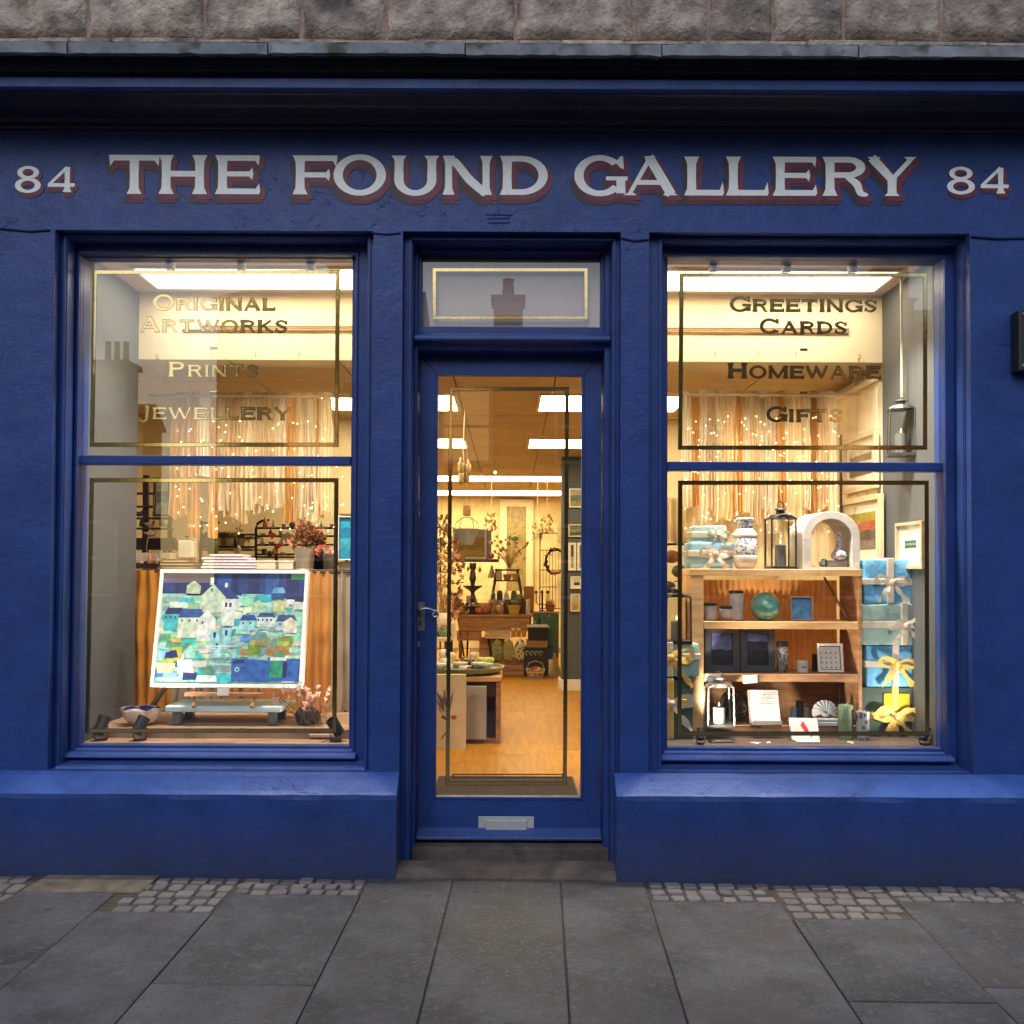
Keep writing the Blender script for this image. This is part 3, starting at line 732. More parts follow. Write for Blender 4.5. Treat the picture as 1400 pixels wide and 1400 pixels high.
# stone threshold and doorstep
STEP = M('step_stone', (.105, .080, .068), .85, var=.4, sc=6, bump=.005, bsc=40)
addfleck(STEP, (.07, .06, .05), 8, .56, .7)
z_a, z_b = P(700, 1153, YD - .04).z, P(700, 1171, .15).z
st = T('doorstep', 'worn brown stone steps below the shop door', 'doorstep', (xc_, 0, 0)); 
def rel(o, p): o.location = -Vector(p.location); return o
MB().box(a_i[0] + .0, a_i[1] - .0, .13, .6, -.1, z_a).o('threshold', STEP, st, loc=(-xc_, 0, 0), bev=.006, seg=2)
MB().box(b_i[0] - .05, b_i[1] + .05, YD + .02, .36, z_a - .01, z_a + .012).o('door_sill', STEEL, st, loc=(-xc_, 0, 0), bev=.002)
MB().box(OPD[0] - .0, OPD[1] + .0, .045, .13, -.1, z_b - .02).o('lower_step', STEP, st, loc=(-xc_, 0, 0), bev=.008, seg=2)
b = MB(); n = 24; v = []
z2 = P(700, 1178, .03).z
for i in range(n + 1):
    x = PLX + (PRX - PLX) * i / n; w = noise.noise(Vector((x * 5, 1, 1))) * .006
    v += [(x, .045, z2 + w), (x, -.06, gz(x, -.1) + .035 + w), (x, -.105, gz(x, -.1) + .008), (x, -.105, -.1)]
b.add(v, [(i * 4 + j, i * 4 + j + 1, (i + 1) * 4 + j + 1, (i + 1) * 4 + j) for i in range(n) for j in range(3)])
b.o('entrance_slab', STEP, st, loc=(-xc_, 0, 0))

# ---------------------------------------------------------------- painted fascia lettering
WHT = M('white_sign_paint', (.92, .92, .93), .5, var=.06, sc=40, bump=.0006, bsc=90)
RED = M('crimson_shade_paint', (.16, .018, .05), .5, var=.25, sc=12)
DRK = M('dark_shade_paint', (.030, .014, .035), .5, var=.25, sc=9)
DRR = M('oxblood_shade_paint', (.085, .012, .028), .5, var=.2, sc=9)
def sign(ch, x0, x1, yt, yb, parent):
    k = K(0); a = P(x0, yb, 0); c = P(x1, yt, 0); sx = (c.x - a.x); sz = (c.z - a.z)
    cap = sz; w = sx / cap; pl = glyph(ch, w, .235, .145)
    m = MB(); put(m, pl, a.x, a.z, cap, cap, -.0045); lo = m.o('sign_letter', WHT, parent)
    q = .6 if ch in '84' else 1
    for mt, ofs, y in ((DRK, [(-2, 4), (-4, 8), (-5, 12), (0, 12), (3, 12)], -.0015), (DRR, [(1, 5), (2, 9), (3, 11)], -.0024), (RED, [(3, 2), (6, 4), (7, 6)], -.0033)):
        s_ = MB()
        for i, (dx, dz) in enumerate(ofs): put(s_, pl, a.x + dx * k * q, a.z - dz * k * q, cap, cap, y + i * .00007, -.000008, grow=.8 * k * q)
        if ch in '84' and mt is DRK: continue
        s_.o('letter_shade', mt, lo)
for ch, x0, x1 in (('T', 149, 219), ('H', 217, 284), ('E', 294, 355), ('F', 400, 461), ('O', 456, 528), ('U', 535, 601), ('N', 605, 673), ('D', 683, 749),
                   ('G', 785, 855), ('A', 853, 925), ('L', 935, 989), ('L', 992, 1050), ('E', 1056, 1115), ('R', 1124, 1187), ('Y', 1187, 1251)):
    d = (x0 - 700) * .0028; sign(ch, x0, x1, 214 + d, 267 + d, B)
for ch, x0, x1, yt, yb in (('8', 21, 57, 228, 264), ('4', 66, 103, 229, 263), ('8', 1294, 1332, 229, 266), ('4', 1340, 1378, 230, 265)): sign(ch, x0, x1, yt, yb, B)

# small fittings on the front
BLK = M('black_plastic', (.018, .018, .018), .5, var=.1)
ab = R(1391, 424, 1440, 508, -.06); q = T('alarm_box', 'small black box fixed to the blue wall at the right edge', 'wall box', (ab[0], 0, ab[2]))
MB().box(0, ab[1] - ab[0], -.075, -.001, 0, ab[3] - ab[2]).o('casing', BLK, q, bev=.008, seg=2)
MB().box(.01, ab[1] - ab[0] - .01, -.079, -.0755, .02, .03).o('seam', STEEL, q)
for x_, z_ in ((.018, .02), (.018, ab[3] - ab[2] - .02)): MB().lathe([(.004, 0), (.003, .003), (1e-6, .004)], 8).o('screw', STEEL, q, loc=(x_, -.0752, z_), rot=(rad(90), 0, 0))
CAB = M('painted_cable', (.02, .035, .12), .4)
m = MB(); m.tube([P(x, y, -.006) for x, y in ((-400, 305), (0, 312), (40, 316), (68, 314))], .004, 6); m.tube([P(x, y, -.006) for x, y in ((508, 318), (530, 320), (548, 318))], .003, 6)
m.tube([P(x, y, -.006) for x, y in ((848, 325), (868, 329), (887, 327))], .004, 6); m.tube([P(x, y, -.006) for x, y in ((1328, 323), (1364, 326), (1400, 325), (1800, 330))], .005, 6)
tag(m.o('cable', CAB, None), 'thin blue painted cable running along the wall between the window heads', 'cable')
# cast mark on the fascia below the name
m = MB()
for i in range(3): m.tube([P(x, 294 + i * 5 + math.sin(x) * .6, -.001) for x in range(664 + i * 2, 702, 6)], .003, 5)
m.o('raised_mark', BLUE, B)
# ================================================================== THE SHOP INTERIOR: room
CREAM = M('cream_wall_paint', (.84, .73, .50), .8, var=.08, sc=2.5, bump=.001, bsc=30)
CREAM2 = M('aged_cream_plaster', (.60, .45, .22), .85, var=.22, sc=3, bump=.003, bsc=20, detail=9)
GREYW = M('grey_blue_wall_paint', (.085, .092, .10), .6, var=.10, sc=2, bump=.001, bsc=40)
SLATEW = M('slate_wall_paint', (.065, .078, .09), .7, var=.1, sc=3)
TILE = M('ceiling_tile', (.56, .43, .24), .85, var=.08, sc=5, bump=.001, bsc=150, rnd=.05)
OAK = M('honey_oak', (.37, .150, .004), .42, var=.15, sc=4, c2=(.48, .215, .006), spec=.25, st=(9, .8, 1), bump=.0006, bsc=60, rnd=.05)
GRID = M('ceiling_grid', (.20, .14, .08), .7)
WHITEW = M('white_woodwork', (.74, .70, .62), .5, var=.05)
zc1_, zc2_ = P(700, 493, .85).z, P(700, 402, .85).z
ZF = .16; XA, XB = -2.75, 2.06; YE = 10.3
xpl = (P(110, 700, .2).x + P(188, 700, .85).x) / 2; xpr = (P(1284, 700, .2).x + P(1206, 700, .85).x) / 2
fl = struct(MB().box(XA, XB, .30, YE, .0, ZF - .012).o('shop_floor', M('floor_screed', (.12, .07, .03), .9)))
pm = MB().box(0, .1782, 0, 1.42, -.012, 0).mesh('floor_board', OAK)
for i in range(15):
    y = .42 - (i * .61) % 1.42
    while y < YE - 1.4:
        yy = max(y, .42)
        o = inst('floor_board', pm, fl, (-1.30 + i * .179, yy, ZF + (.0004 * ((i * 7 + int(y * 10)) % 3))), (0, 0, 0), (1, (y + 1.42 - yy) / 1.42 - .0006, 1)); y += 1.423
ce = struct(MB().box(XA, XB, .87, YE, zc1_ + .03, zc1_ + .08).o('shop_ceiling', GRID))
tm = MB().box(0, .592, 0, .592, .0, .02).mesh('ceiling_tile', TILE)
PANEL = emis('light_panel_glow', (1.0, .80, .46), 19.0)
PANELB = emis('window_light_panel_glow', (1.0, .84, .62), 13)
y = .864
while y < YE - .3:
    for i in range(8): inst('ceiling_tile', tm, ce, (XA + .02 + i * .6, y, zc1_ + .0 + rr(-.001, .001)))
    y += .6
for nm_, x0, x1, y0, y1 in (('left', -1.24, -.37, 1.80, 2.38), ('right', .20, 1.15, 1.80, 2.38), ('left', -1.22, -.40, 3.80, 4.38), ('right', .17, 1.1, 3.80, 4.38),
                            ('x', -2.4, .75, 6.95, 7.6), ('x', -2.4, .75, 9.0, 9.8)):
    wh = {1.80: 'nearest the windows', 3.80: 'in the second row from the windows', 6.95: 'running across the room in front of the far strip', 9.0: 'running across the room farthest from the door'}[y0]
    lab = ('long white ceiling light ' if nm_ == 'x' else 'square white ceiling light panel on the %s side ' % nm_) + wh
    t = T('ceiling_light', lab, 'ceiling light', ((x0 + x1) / 2, (y0 + y1) / 2, zc1_), group='glowing ceiling lights in the shop')
    hx, hy = (x1 - x0) / 2, (y1 - y0) / 2
    MB().box(-hx, hx, -hy, hy, -.012, -.004).o('diffuser', PANEL, t)
    f_ = MB()
    for a in ((-hx - .02, hx + .02, -hy - .02, -hy), (-hx - .02, hx + .02, hy, hy + .02), (-hx - .02, -hx, -hy, hy), (hx, hx + .02, -hy, hy)): f_.box(a[0], a[1], a[2], a[3], -.014, -.001)
    f_.o('trim', WHITEW, t)
# room walls
struct(MB().box(XA - .1, XA, .19, YE + .1, 0, 3.2).o('shop_wall_left', CREAM))
sw = struct(MB().box(XB, XB + .1, .19, YE + .1, 0, 3.2).o('shop_wall_right', CREAM))
struct(MB().box(XA, XB, YE, YE + .1, 0, 3.2).o('shop_wall_back', CREAM2))
MB().box(XA, XB, .19, YE + .1, zc2_ + .12, zc2_ + .2).o('upper_floor_slab', GRID)['kind'] = 'structure'
# inner partitions
struct(MB().box(XA, -1.02, 2.80, 2.86, 0, zc1_ - .001).o('inner_wall_left', CREAM))
struct(MB().box(1.0, XB, 2.80, 2.86, 0, zc1_ - .001).o('inner_wall_right', CREAM))
iw = struct(MB().box(.52, XB, 5.10, 5.35, 0, zc1_ - .001).o('dark_inner_wall', SLATEW))
MB().box(.50, XB, 5.075, 5.10, ZF, ZF + .11).o('skirting_board', WHITEW, iw, bev=.004)
MB().box(.495, .519, 5.10, 5.35, ZF, ZF + .11).o('skirting_board', WHITEW, iw, bev=.004)
# display bays: side walls, ceiling, bulkhead, stage
BAYC = M('bay_ceiling_paint', (.50, .38, .32), .8, var=.06)
for nm, x0, x1, xi, sg in (('left', xpl, -.70, xpl, -1), ('right', .70, xpr, xpr, 1)):
    s_ = MB(); s_.box(min(xi, xi + sg * .045), max(xi, xi + sg * .045), .235, .85, .3, zc2_ + .1); struct(s_.o('bay_wall_outer_' + nm, GREYW))
    xo = x1 if sg < 0 else x0; s_ = MB(); s_.box(xo - .02, xo + .02, .235, .80, .3, zc2_ + .1); struct(s_.o('bay_wall_inner_' + nm, CREAM))
    struct(MB().box(x0 - .04, x1 + .04, .235, .88, zc2_, zc2_ + .05).o('bay_ceiling_' + nm, BAYC))
    a0, a1 = (x0, x1) if sg < 0 else (x0 + .0, x1)
    struct(MB().box(x0 - (.5 if sg < 0 else 0), x1 + .02, .85, .862, zc1_ - .001, zc2_ - .001).o('bulkhead_' + nm, CREAM))
struct(MB().box(-.70, .70, .85, .89, zc1_, zc2_).o('bulkhead_centre', CREAM))
for nm, a, b_, lab in (('l', P(183, 376, .41).x, -.78, 'long glowing light panel in the ceiling of the left display window'), ('r', .78, P(1228, 376, .41).x, 'long glowing light panel in the ceiling of the right display window')):
    t = T('window_light', lab, 'ceiling light', ((a + b_) / 2, .57, zc2_)); h = (b_ - a) / 2
    MB().box(-h, h, -.16, .16, -.012, -.003).o('diffuser', PANELB, t)
    f_ = MB(); f_.box(-h - .015, h + .015, -.175, -.16, -.015, -.001); f_.box(-h - .015, h + .015, .16, .175, -.015, -.001); f_.box(-h - .015, -h, -.16, .16, -.015, -.001); f_.box(h, h + .015, -.16, .16, -.015, -.001); f_.o('trim', WHITEW, t)
# small ceiling spots near the glass that light the displays
def ceil_spot(lab, px, py, aim, e):
    p = P(px, py, .27); p.z = zc2_; t = T('ceiling_spot', lab, 'spot light', p, 0, 'ceiling spots over the window displays'); d = Vector(aim) - Vector((p.x, p.y, p.z - .035)); q = d.to_track_quat('-Z', 'Y')
    MB().lathe([(.03, 0), (.03, -.012), (1e-6, -.013)], 14).tube([(0, 0, -.01), (0, 0, -.035)], .006, 6).o('bracket', M('white_plastic', (.6, .55, .48), .4), t)
    h = MB().lathe([(.022, -.026), (.020, .022), (1e-6, .024)], 16).o('lamp_head', MATS['white_plastic'], t, loc=(0, 0, -.035)); h.rotation_euler = q.to_euler(); h.data.polygons[-1].use_smooth = False
    ld = bpy.data.lights.new('spot_beam', 'SPOT'); ld.energy = e; ld.color = (1, .86, .68); ld.spot_size = rad(100); ld.spot_blend = .9; ld.shadow_soft_size = .03
    lo = bpy.data.objects.new('spot_beam', ld); COL.objects.link(lo); lo.parent = t; lo.location = Vector((0, 0, -.035)) + d.normalized() * .04; lo.rotation_euler = q.to_euler()
for px, lab, e in ((233, 'left ceiling spot over the painting', 70), (330, 'middle ceiling spot over the painting', 70), (425, 'right ceiling spot over the painting', 70)): ceil_spot(lab, px, 362, P(px * .75 + 80, 850, .6), e * 1.5)
for px, lab, e in ((975, 'left ceiling spot over the wooden shelf unit', 80), (1075, 'middle ceiling spot over the wooden shelf unit', 80), (1165, 'right ceiling spot over the gift boxes', 80)): ceil_spot(lab, px, 362, P(px, 880, .6), e * 2.2)
zcon = P(350, 452, .845).z
for x0, x1, lab in ((P(250, 452, .85).x, -.72, 'slim brown conduit across the cream wall of the left window'), (.72, P(1160, 452, .85).x, 'slim brown conduit across the cream wall of the right window')):
    m = MB(); m.tube([(x0, .84, zcon), (x1, .84, zcon)], .006, 6); m.tube([(x0 + .1, .84, zcon + .022), (x1, .84, zcon + .022)], .004, 6)
    tag(m.o('conduit', M('brown_conduit', (.30, .17, .06), .5)), lab, 'conduit')
HOOK = M('brass_hook', (.45, .30, .10), .4, .8)
for i, (px, py, w_) in enumerate(((216, 488, 'leftmost'), (290, 486, 'second'), (351, 485, 'third'), (410, 485, 'fourth'), (977, 484, 'leftmost'), (1036, 484, 'second'), (1087, 484, 'third'), (1174, 488, 'rightmost'))):
    p = P(px, py, .84); m = MB(); m.tube([(0, .005, .01), (0, -.02, .008), (0, -.026, -.004), (0, -.02, -.016), (0, -.01, -.012)], .0025, 5)
    o = m.o('cup_hook', HOOK, None, loc=p); tag(o, '%s small brass cup hook in the cream wall of the %s window' % (w_, 'left' if i < 4 else 'right'), 'hook', 'cup hooks along the cream walls')
# boarded side wall behind the right window
bw = struct(MB().box(XB - .05, XB - .002, .89, 2.79, ZF, P(1150, 545, 1.4).z + .0).o('boarded_wall', CREAM))
for i in range(13):
    MB().box(XB - .062, XB - .051, .892 + i * .146, .892 + i * .146 + .140, ZF, P(1150, 545, 1.4).z - .03).o('wall_board', CREAM, bw, bev=.003)
MB().box(XB - .085, XB - .051, .89, 2.79, P(1150, 545, 1.4).z, P(1150, 545, 1.4).z + .03).o('dado_rail', CREAM, bw, bev=.004)
# display stages
STG = M('display_board_wood', (.30, .17, .095), .55, var=.3, sc=4, st=(1, 7, 1), c2=(.46, .29, .18), bump=.001, bsc=60)
STGD = M('dark_display_board', (.085, .060, .05), .6, var=.3, sc=4, st=(1, 7, 1), bump=.001)
ZS = P(300, 1018, .215).z
ls = struct(MB().box(xpl, -.72, .235, .90, ZS - .05, ZS - .004).o('left_display_floor', STGD))
for k_, (y0, y1) in enumerate(((.24, .355), (.36, .50), (.505, .69), (.695, .90))):
    MB().box(xpl + .003, -.723, y0, y1, ZS - .003, ZS + (.004, .050, .053, .053)[k_]).o('display_board', STG, ls, bev=.003)
rs = struct(MB().box(.72, xpr, .235, .90, ZS - .05, ZS - .004).o('right_display_floor', STGD))
for y0, y1 in ((.24, .40), (.405, .60), (.605, .90)): MB().box(.723, xpr - .003, y0, y1, ZS - .003, ZS + .002).o('display_board', STGD, rs, bev=.003)
ZSL = ZS + .053; ZSR = ZS + .002

# ================================================================== shared things for the displays
WOOD = M('brown_wood', (.30, .14, .06), .5, var=.3, sc=5, st=(1, 1, 6), c2=(.46, .24, .11), bump=.0008)
WOODO = M('orange_pine', (.60, .31, .11), .45, var=.25, sc=4, st=(.8, 6, 6), c2=(.74, .46, .22), bump=.0008)
PALEW = M('pale_wood', (.52, .36, .22), .5, var=.2, sc=5, st=(1, 6, 6), bump=.0006)
DWOOD = M('dark_wood', (.05, .024, .014), .45, var=.35, sc=6, st=(1, 5, 5), bump=.0008)
BLKM = M('black_iron', (.018, .016, .015), .45, .3, var=.2, sc=20, bump=.0006, bsc=150)
PRINT = M('printed_card', (.97, .97, .97), .6, var=.03, attr=True)
ARTM = M('acrylic_paint', (.52, .56, .62), .5, c2=(1.0, 1.0, 1.0), sc=30, bump=.0008, bsc=70, attr=True, detail=8)
WPAPER = M('white_card', (.72, .70, .66), .7, var=.04)
CER = M('white_ceramic', (.66, .63, .58), .18, var=.06, coat=.4)
IVY = M('ivory_paint', (.66, .58, .46), .45, var=.08)
CLR = glassmat('clear_glass', (.93, .95, .93), 1.5)
def splat(mb, x0, x1, z0, z1, y, cols, n, s0=.05, s1=.2, dy=.00012):
    W_, H_ = x1 - x0, z1 - z0
    for i in range(n):
        w, h = rr(s0, s1) * W_, rr(s0, s1) * H_; x, z = rr(x0, x1 - w), rr(z0, z1 - h); s_ = .08
        mb.sheet([(x + rr(0, s_) * w, z + rr(0, s_) * h), (x + w - rr(0, s_) * w, z + rr(0, s_) * h), (x + w - rr(0, s_) * w, z + h - rr(0, s_) * h), (x + rr(0, s_) * w, z + h - rr(0, s_) * h)], y - i * dy / 4, random.choice(cols))
def picture(name, label, loc, w, h, fm, cols, rz=0, rx=0, mt=0, fw=.02, dep=.025, cat='picture', horizon=True, group=None):
    """framed picture, local origin bottom centre, facing -y"""
    t = T(name, label, cat, loc, 0, group); t.rotation_euler = (rx, 0, rz)
    MB().ring([-w / 2, w / 2, 0, h], [-w / 2 + fw, w / 2 - fw, fw, h - fw], -dep, 0).o('frame', fm, t, bev=.0015)
    a = [-w / 2 + fw, w / 2 - fw, fw, h - fw]
    MB().box(a[0] - .002, a[1] + .002, -.010, -.001, a[2] - .002, a[3] + .002).o('mount', M('mount_board', (.70, .64, .52), .7, var=.04), t)
    m = MB(); x0, x1, z0, z1 = a[0] + mt, a[1] - mt, a[2] + mt * 1.2, a[3] - mt
    m.sheet([(x0, z0), (x1, z0), (x1, z1), (x0, z1)], -.0108, cols[0])
    if horizon: 
        for i, c in enumerate(cols[1:]):
            u = 1 - (i + 1) / len(cols); n = 8; top = [(x0 + (x1 - x0) * k / n, z0 + (z1 - z0) * (u + .06 * noise.noise(Vector((k * .6, i * 3.1, w * 99))))) for k in range(n, -1, -1)]
            m.sheet([(x0, z0), (x1, z0)] + top, -.0112 - i * .0003, c)
    else: splat(m, x0, x1, z0, z1, -.0112, cols, 26)
    m.o('artwork', ARTM, t)
    return t
def lathe_thing(name, label, cat, px, pyb, Y, prof, mat, group=None, seg=20, part='body', smooth=True, zbase=None):
    k = K(Y); p = P(px, pyb, Y)
    if zbase is not None: p.z = zbase
    o = MB().lathe([(r * k, z * k) for r, z in prof], seg).o(name, mat, None, loc=p, smooth=smooth)
    return tag(o, label, cat, group)
def bulbs(name, label, pts, parentwire=None):
    t = T(name, label, 'fairy lights', pts[0]); o0 = Vector(pts[0])
    b = MB()
    for p in pts: b.ball(Vector(p) - o0, .0031, 6, 4)
    stuff(b.o('bulb', emis('fairy_light_glow', (1.0, .74, .38), 14), t))
    return t
FABC = [('cream_muslin', (.78, .70, .52)), ('white_cotton', (.86, .77, .56)), ('peach_linen', (.80, .60, .34)), ('ochre_linen', (.66, .38, .12)), ('beige_lace', (.70, .58, .40)), ('sand_linen', (.66, .52, .32))]
FAB = [cloth(n, c, tr=.5, sc=8, st=(1, 1, .25), bump=.004, bsc=45) for n, c in FABC]
ORG = cloth('orange_velvet', (.52, .20, .028), tr=.25, sc=4, c2=(.62, .28, .05), st=(1, 1, .2))
ORG2 = cloth('rust_velvet', (.62, .30, .10), tr=.3, sc=4, st=(1, 1, .2))
GRYC = cloth('grey_beige_cloth', (.36, .30, .25), tr=.2, sc=4, st=(1, 1, .2))
def strip(x0, x1, z0, z1, Y, amp=.018, waves=3, ragged=.02, gather=.0, sd=0, nx=22, nz=22, flare=0):
    v = []
    for j in range(nz + 1):
        u = j / nz
        for i in range(nx + 1):
            w = i / nx; x = x0 + (x1 - x0) * w; x += (w - .5) * flare * u
            am = amp * (.35 + .65 * u) if not gather else amp * (.6 + .4 * u)
            y = Y + am * math.sin(w * waves * 6.283 + sd + 1.4 * noise.noise(Vector((sd, u * 2, w * 2)))) + .012 * noise.noise(Vector((x * 9, u * 6, sd)))
            zb = z0 + ragged * noise.noise(Vector((x * 13, sd, 0))) * 2
            z = z1 + (zb - z1) * u; x += .008 * noise.noise(Vector((w * 3, u * 5, sd + 7)))
            v.append((x, y, z))
    f = [(j * (nx + 1) + i, j * (nx + 1) + i + 1, (j + 1) * (nx + 1) + i + 1, (j + 1) * (nx + 1) + i) for j in range(nz) for i in range(nx)]
    return v, f
def textile_curtain(label, pxs0, pxs1, pyt, pyb, Y, parts, seed):
    random.seed(seed)
    a, c = P(pxs0, pyt, Y), P(pxs1, pyt, Y); t = T('textile_curtain', label, 'curtain', ((a.x + c.x) / 2, Y, a.z)); o = Vector(t.location)
    zb = P(pxs0, pyb, Y).z; n = len(parts)
    for i, (mi, ln, wd) in enumerate(parts):
        x = a.x + (c.x - a.x) * (i + .5) / n; hw = (c.x - a.x) / n * wd * .5
        v, f = strip(x - hw, x + hw, zb + ln * (a.z - zb), a.z - .012, Y + rr(-.022, .026), .020, rr(2.2, 4.2), .03, 0, seed + i * 3.7, 34, 26, flare=.02)
        MB().add([Vector(q) - o for q in v], f).o('fabric_strip', FAB[mi], t, smooth=True)
        # tied knot over the rod
        MB().ball((x - o.x + rr(-.01, .01), rr(-.01, .0), .004), rr(.016, .024), 8, 6, 1.5, 1, .9).o('knot', FAB[mi], t, smooth=True)
    rr_ = random.Random(seed); m = MB(); px_ = a.x
    return t
def rod(label, px0, px1, py, Y, mat):
    a, c = P(px0, py, Y), P(px1, py, Y); o = MB().tube([(0, 0, 0), (c.x - a.x, 0, 0)], .009, 8).o('curtain_rod', mat, None, loc=a, smooth=True); return tag(o, label, 'curtain rod')
def cord(label, pts, r=.0028, mat=None, cat='cord', name='cord'):
    o = MB().tube(pts, r, 5).o(name, mat or M('natural_rope', (.55, .42, .25), .9, bump=.002, bsc=300)); return tag(o, label, cat)
def ribbon(mb, pts, w, up=(0, -1, 0), tw=0, n=5):
    """flat ribbon of width w along pts; the width direction lies across the path, in the plane facing up"""
    P_ = [Vector(p) for p in pts]; Q = []
    for i in range(len(P_) - 1):
        p0, p1, p2, p3 = P_[max(i - 1, 0)], P_[i], P_[i + 1], P_[min(i + 2, len(P_) - 1)]
        for k in range(n):
            u = k / n; Q.append(.5 * (2 * p1 + (p2 - p0) * u + (2 * p0 - 5 * p1 + 4 * p2 - p3) * u * u + (3 * p1 - p0 - 3 * p2 + p3) * u ** 3))
    Q.append(P_[-1]); v = []
    for i, q in enumerate(Q):
        d = (Q[min(i + 1, len(Q) - 1)] - Q[max(i - 1, 0)]).normalized(); s_ = d.cross(Vector(up))
        if s_.length < .1: s_ = Vector((1, 0, 0)).cross(d)
        s_.normalize(); s_ = Matrix.Rotation(tw + 1.1 * noise.noise(q * 22), 3, d) @ s_
        ww = w * (.75 + .8 * noise.noise(q * 26)); v += [q - s_ * ww / 2, q - Vector(up) * -.003 * math.sin(i), q + s_ * ww / 2]
    return mb.add(v, [(i * 3 + j, i * 3 + j + 1, i * 3 + j + 4, i * 3 + j + 3) for i in range(len(Q) - 1) for j in (0, 1)])
def bow(t, cx, cy, cz, s, mat, lean=0, tails=2):
    b = MB(); s *= 1.35
    for sg in (-1, 1):
        b_ = [(0, -.2, 0), (sg * .45, -.35, .32), (sg * .95, -.35, .30 + lean * sg), (sg * 1.05, -.25, -.02 + lean * sg), (sg * .6, -.18, -.16), (0, -.12, 0)]
        ribbon(b, [(cx + a * s, cy + e * s * .8, cz + g * s) for a, e, g in b_], s * .36)
        if tails: ribbon(b, [(cx + a * s, cy + e * s * .6, cz + g * s) for a, e, g in [(0, -.2, -.02), (sg * .35, -.42, -.5), (sg * (.75 + .2 * sg), -.30, -1.05 - .2 * sg), (sg * .95, -.35, -1.35)]], s * .38)
    b.o('bow', mat, t, smooth=True)
    MB().ball((cx, cy - s * .25, cz), s * .2, 8, 6, 1, .8, .9).o('bow_knot', mat, t, smooth=True)
def gift(label, x0, y0, x1, y1, Y, dep, wrap, rib, bowm, rel=(.5, .5), vert=True, bs=.10, lean=0, rz=0):
    A = R(x0, y0, x1, y1, Y); w, h = A[1] - A[0], A[3] - A[2]
    t = T('gift_box', label, 'gift box', ((A[0] + A[1]) / 2, Y + dep / 2, A[2]), rz, 'fabric wrapped gift boxes with ribbons')
    sd_ = rr(0, 99); m = MB(); nx, nz = 8, 6; 
    bx = MB().box(-w / 2, w / 2, -dep / 2, dep / 2, 0, h); me = bx.mesh('gift_box')
    bm = bmesh.new(); bm.from_mesh(me); bmesh.ops.subdivide_edges(bm, edges=bm.edges, cuts=7, use_grid_fill=True)
    for v in bm.verts:
        f = noise.noise(v.co * 9 + Vector((sd_, 0, 0))) * .006; v.co.y += f; v.co.x += noise.noise(v.co * 8 + Vector((sd_, 5, 0))) * .005; v.co.z += (noise.noise(v.co * 8 + Vector((sd_, 0, 5))) * .004 if v.co.z > .01 else 0)
    bm.to_mesh(me); bm.free(); me.materials.append(wrap)
    for p in me.polygons: p.use_smooth = True
    ob = bpy.data.objects.new('wrapped_body', me); COL.objects.link(ob); ob.parent = t
    md = ob.modifiers.new('bevel', 'BEVEL'); md.width = .006; md.segments = 2
    zr = h * rel[1]; xr = -w / 2 + w * rel[0]; g = .009
    r_ = MB(); r_.box(-w / 2 - g, w / 2 + g, -dep / 2 - g, dep / 2 + g, zr - .016, zr + .016)
    r_.o('ribbon', rib, t, bev=.003)
    if vert: MB().box(xr - .017, xr + .017, -dep / 2 - g - .001, dep / 2 + g, -.0, h + .008).o('ribbon', rib, t, bev=.003)
    bow(t, xr, -dep / 2 - .012, zr, bs, bowm, lean)
    return t
def satin(name, c): return cloth(name, c, tr=.2, sc=10)
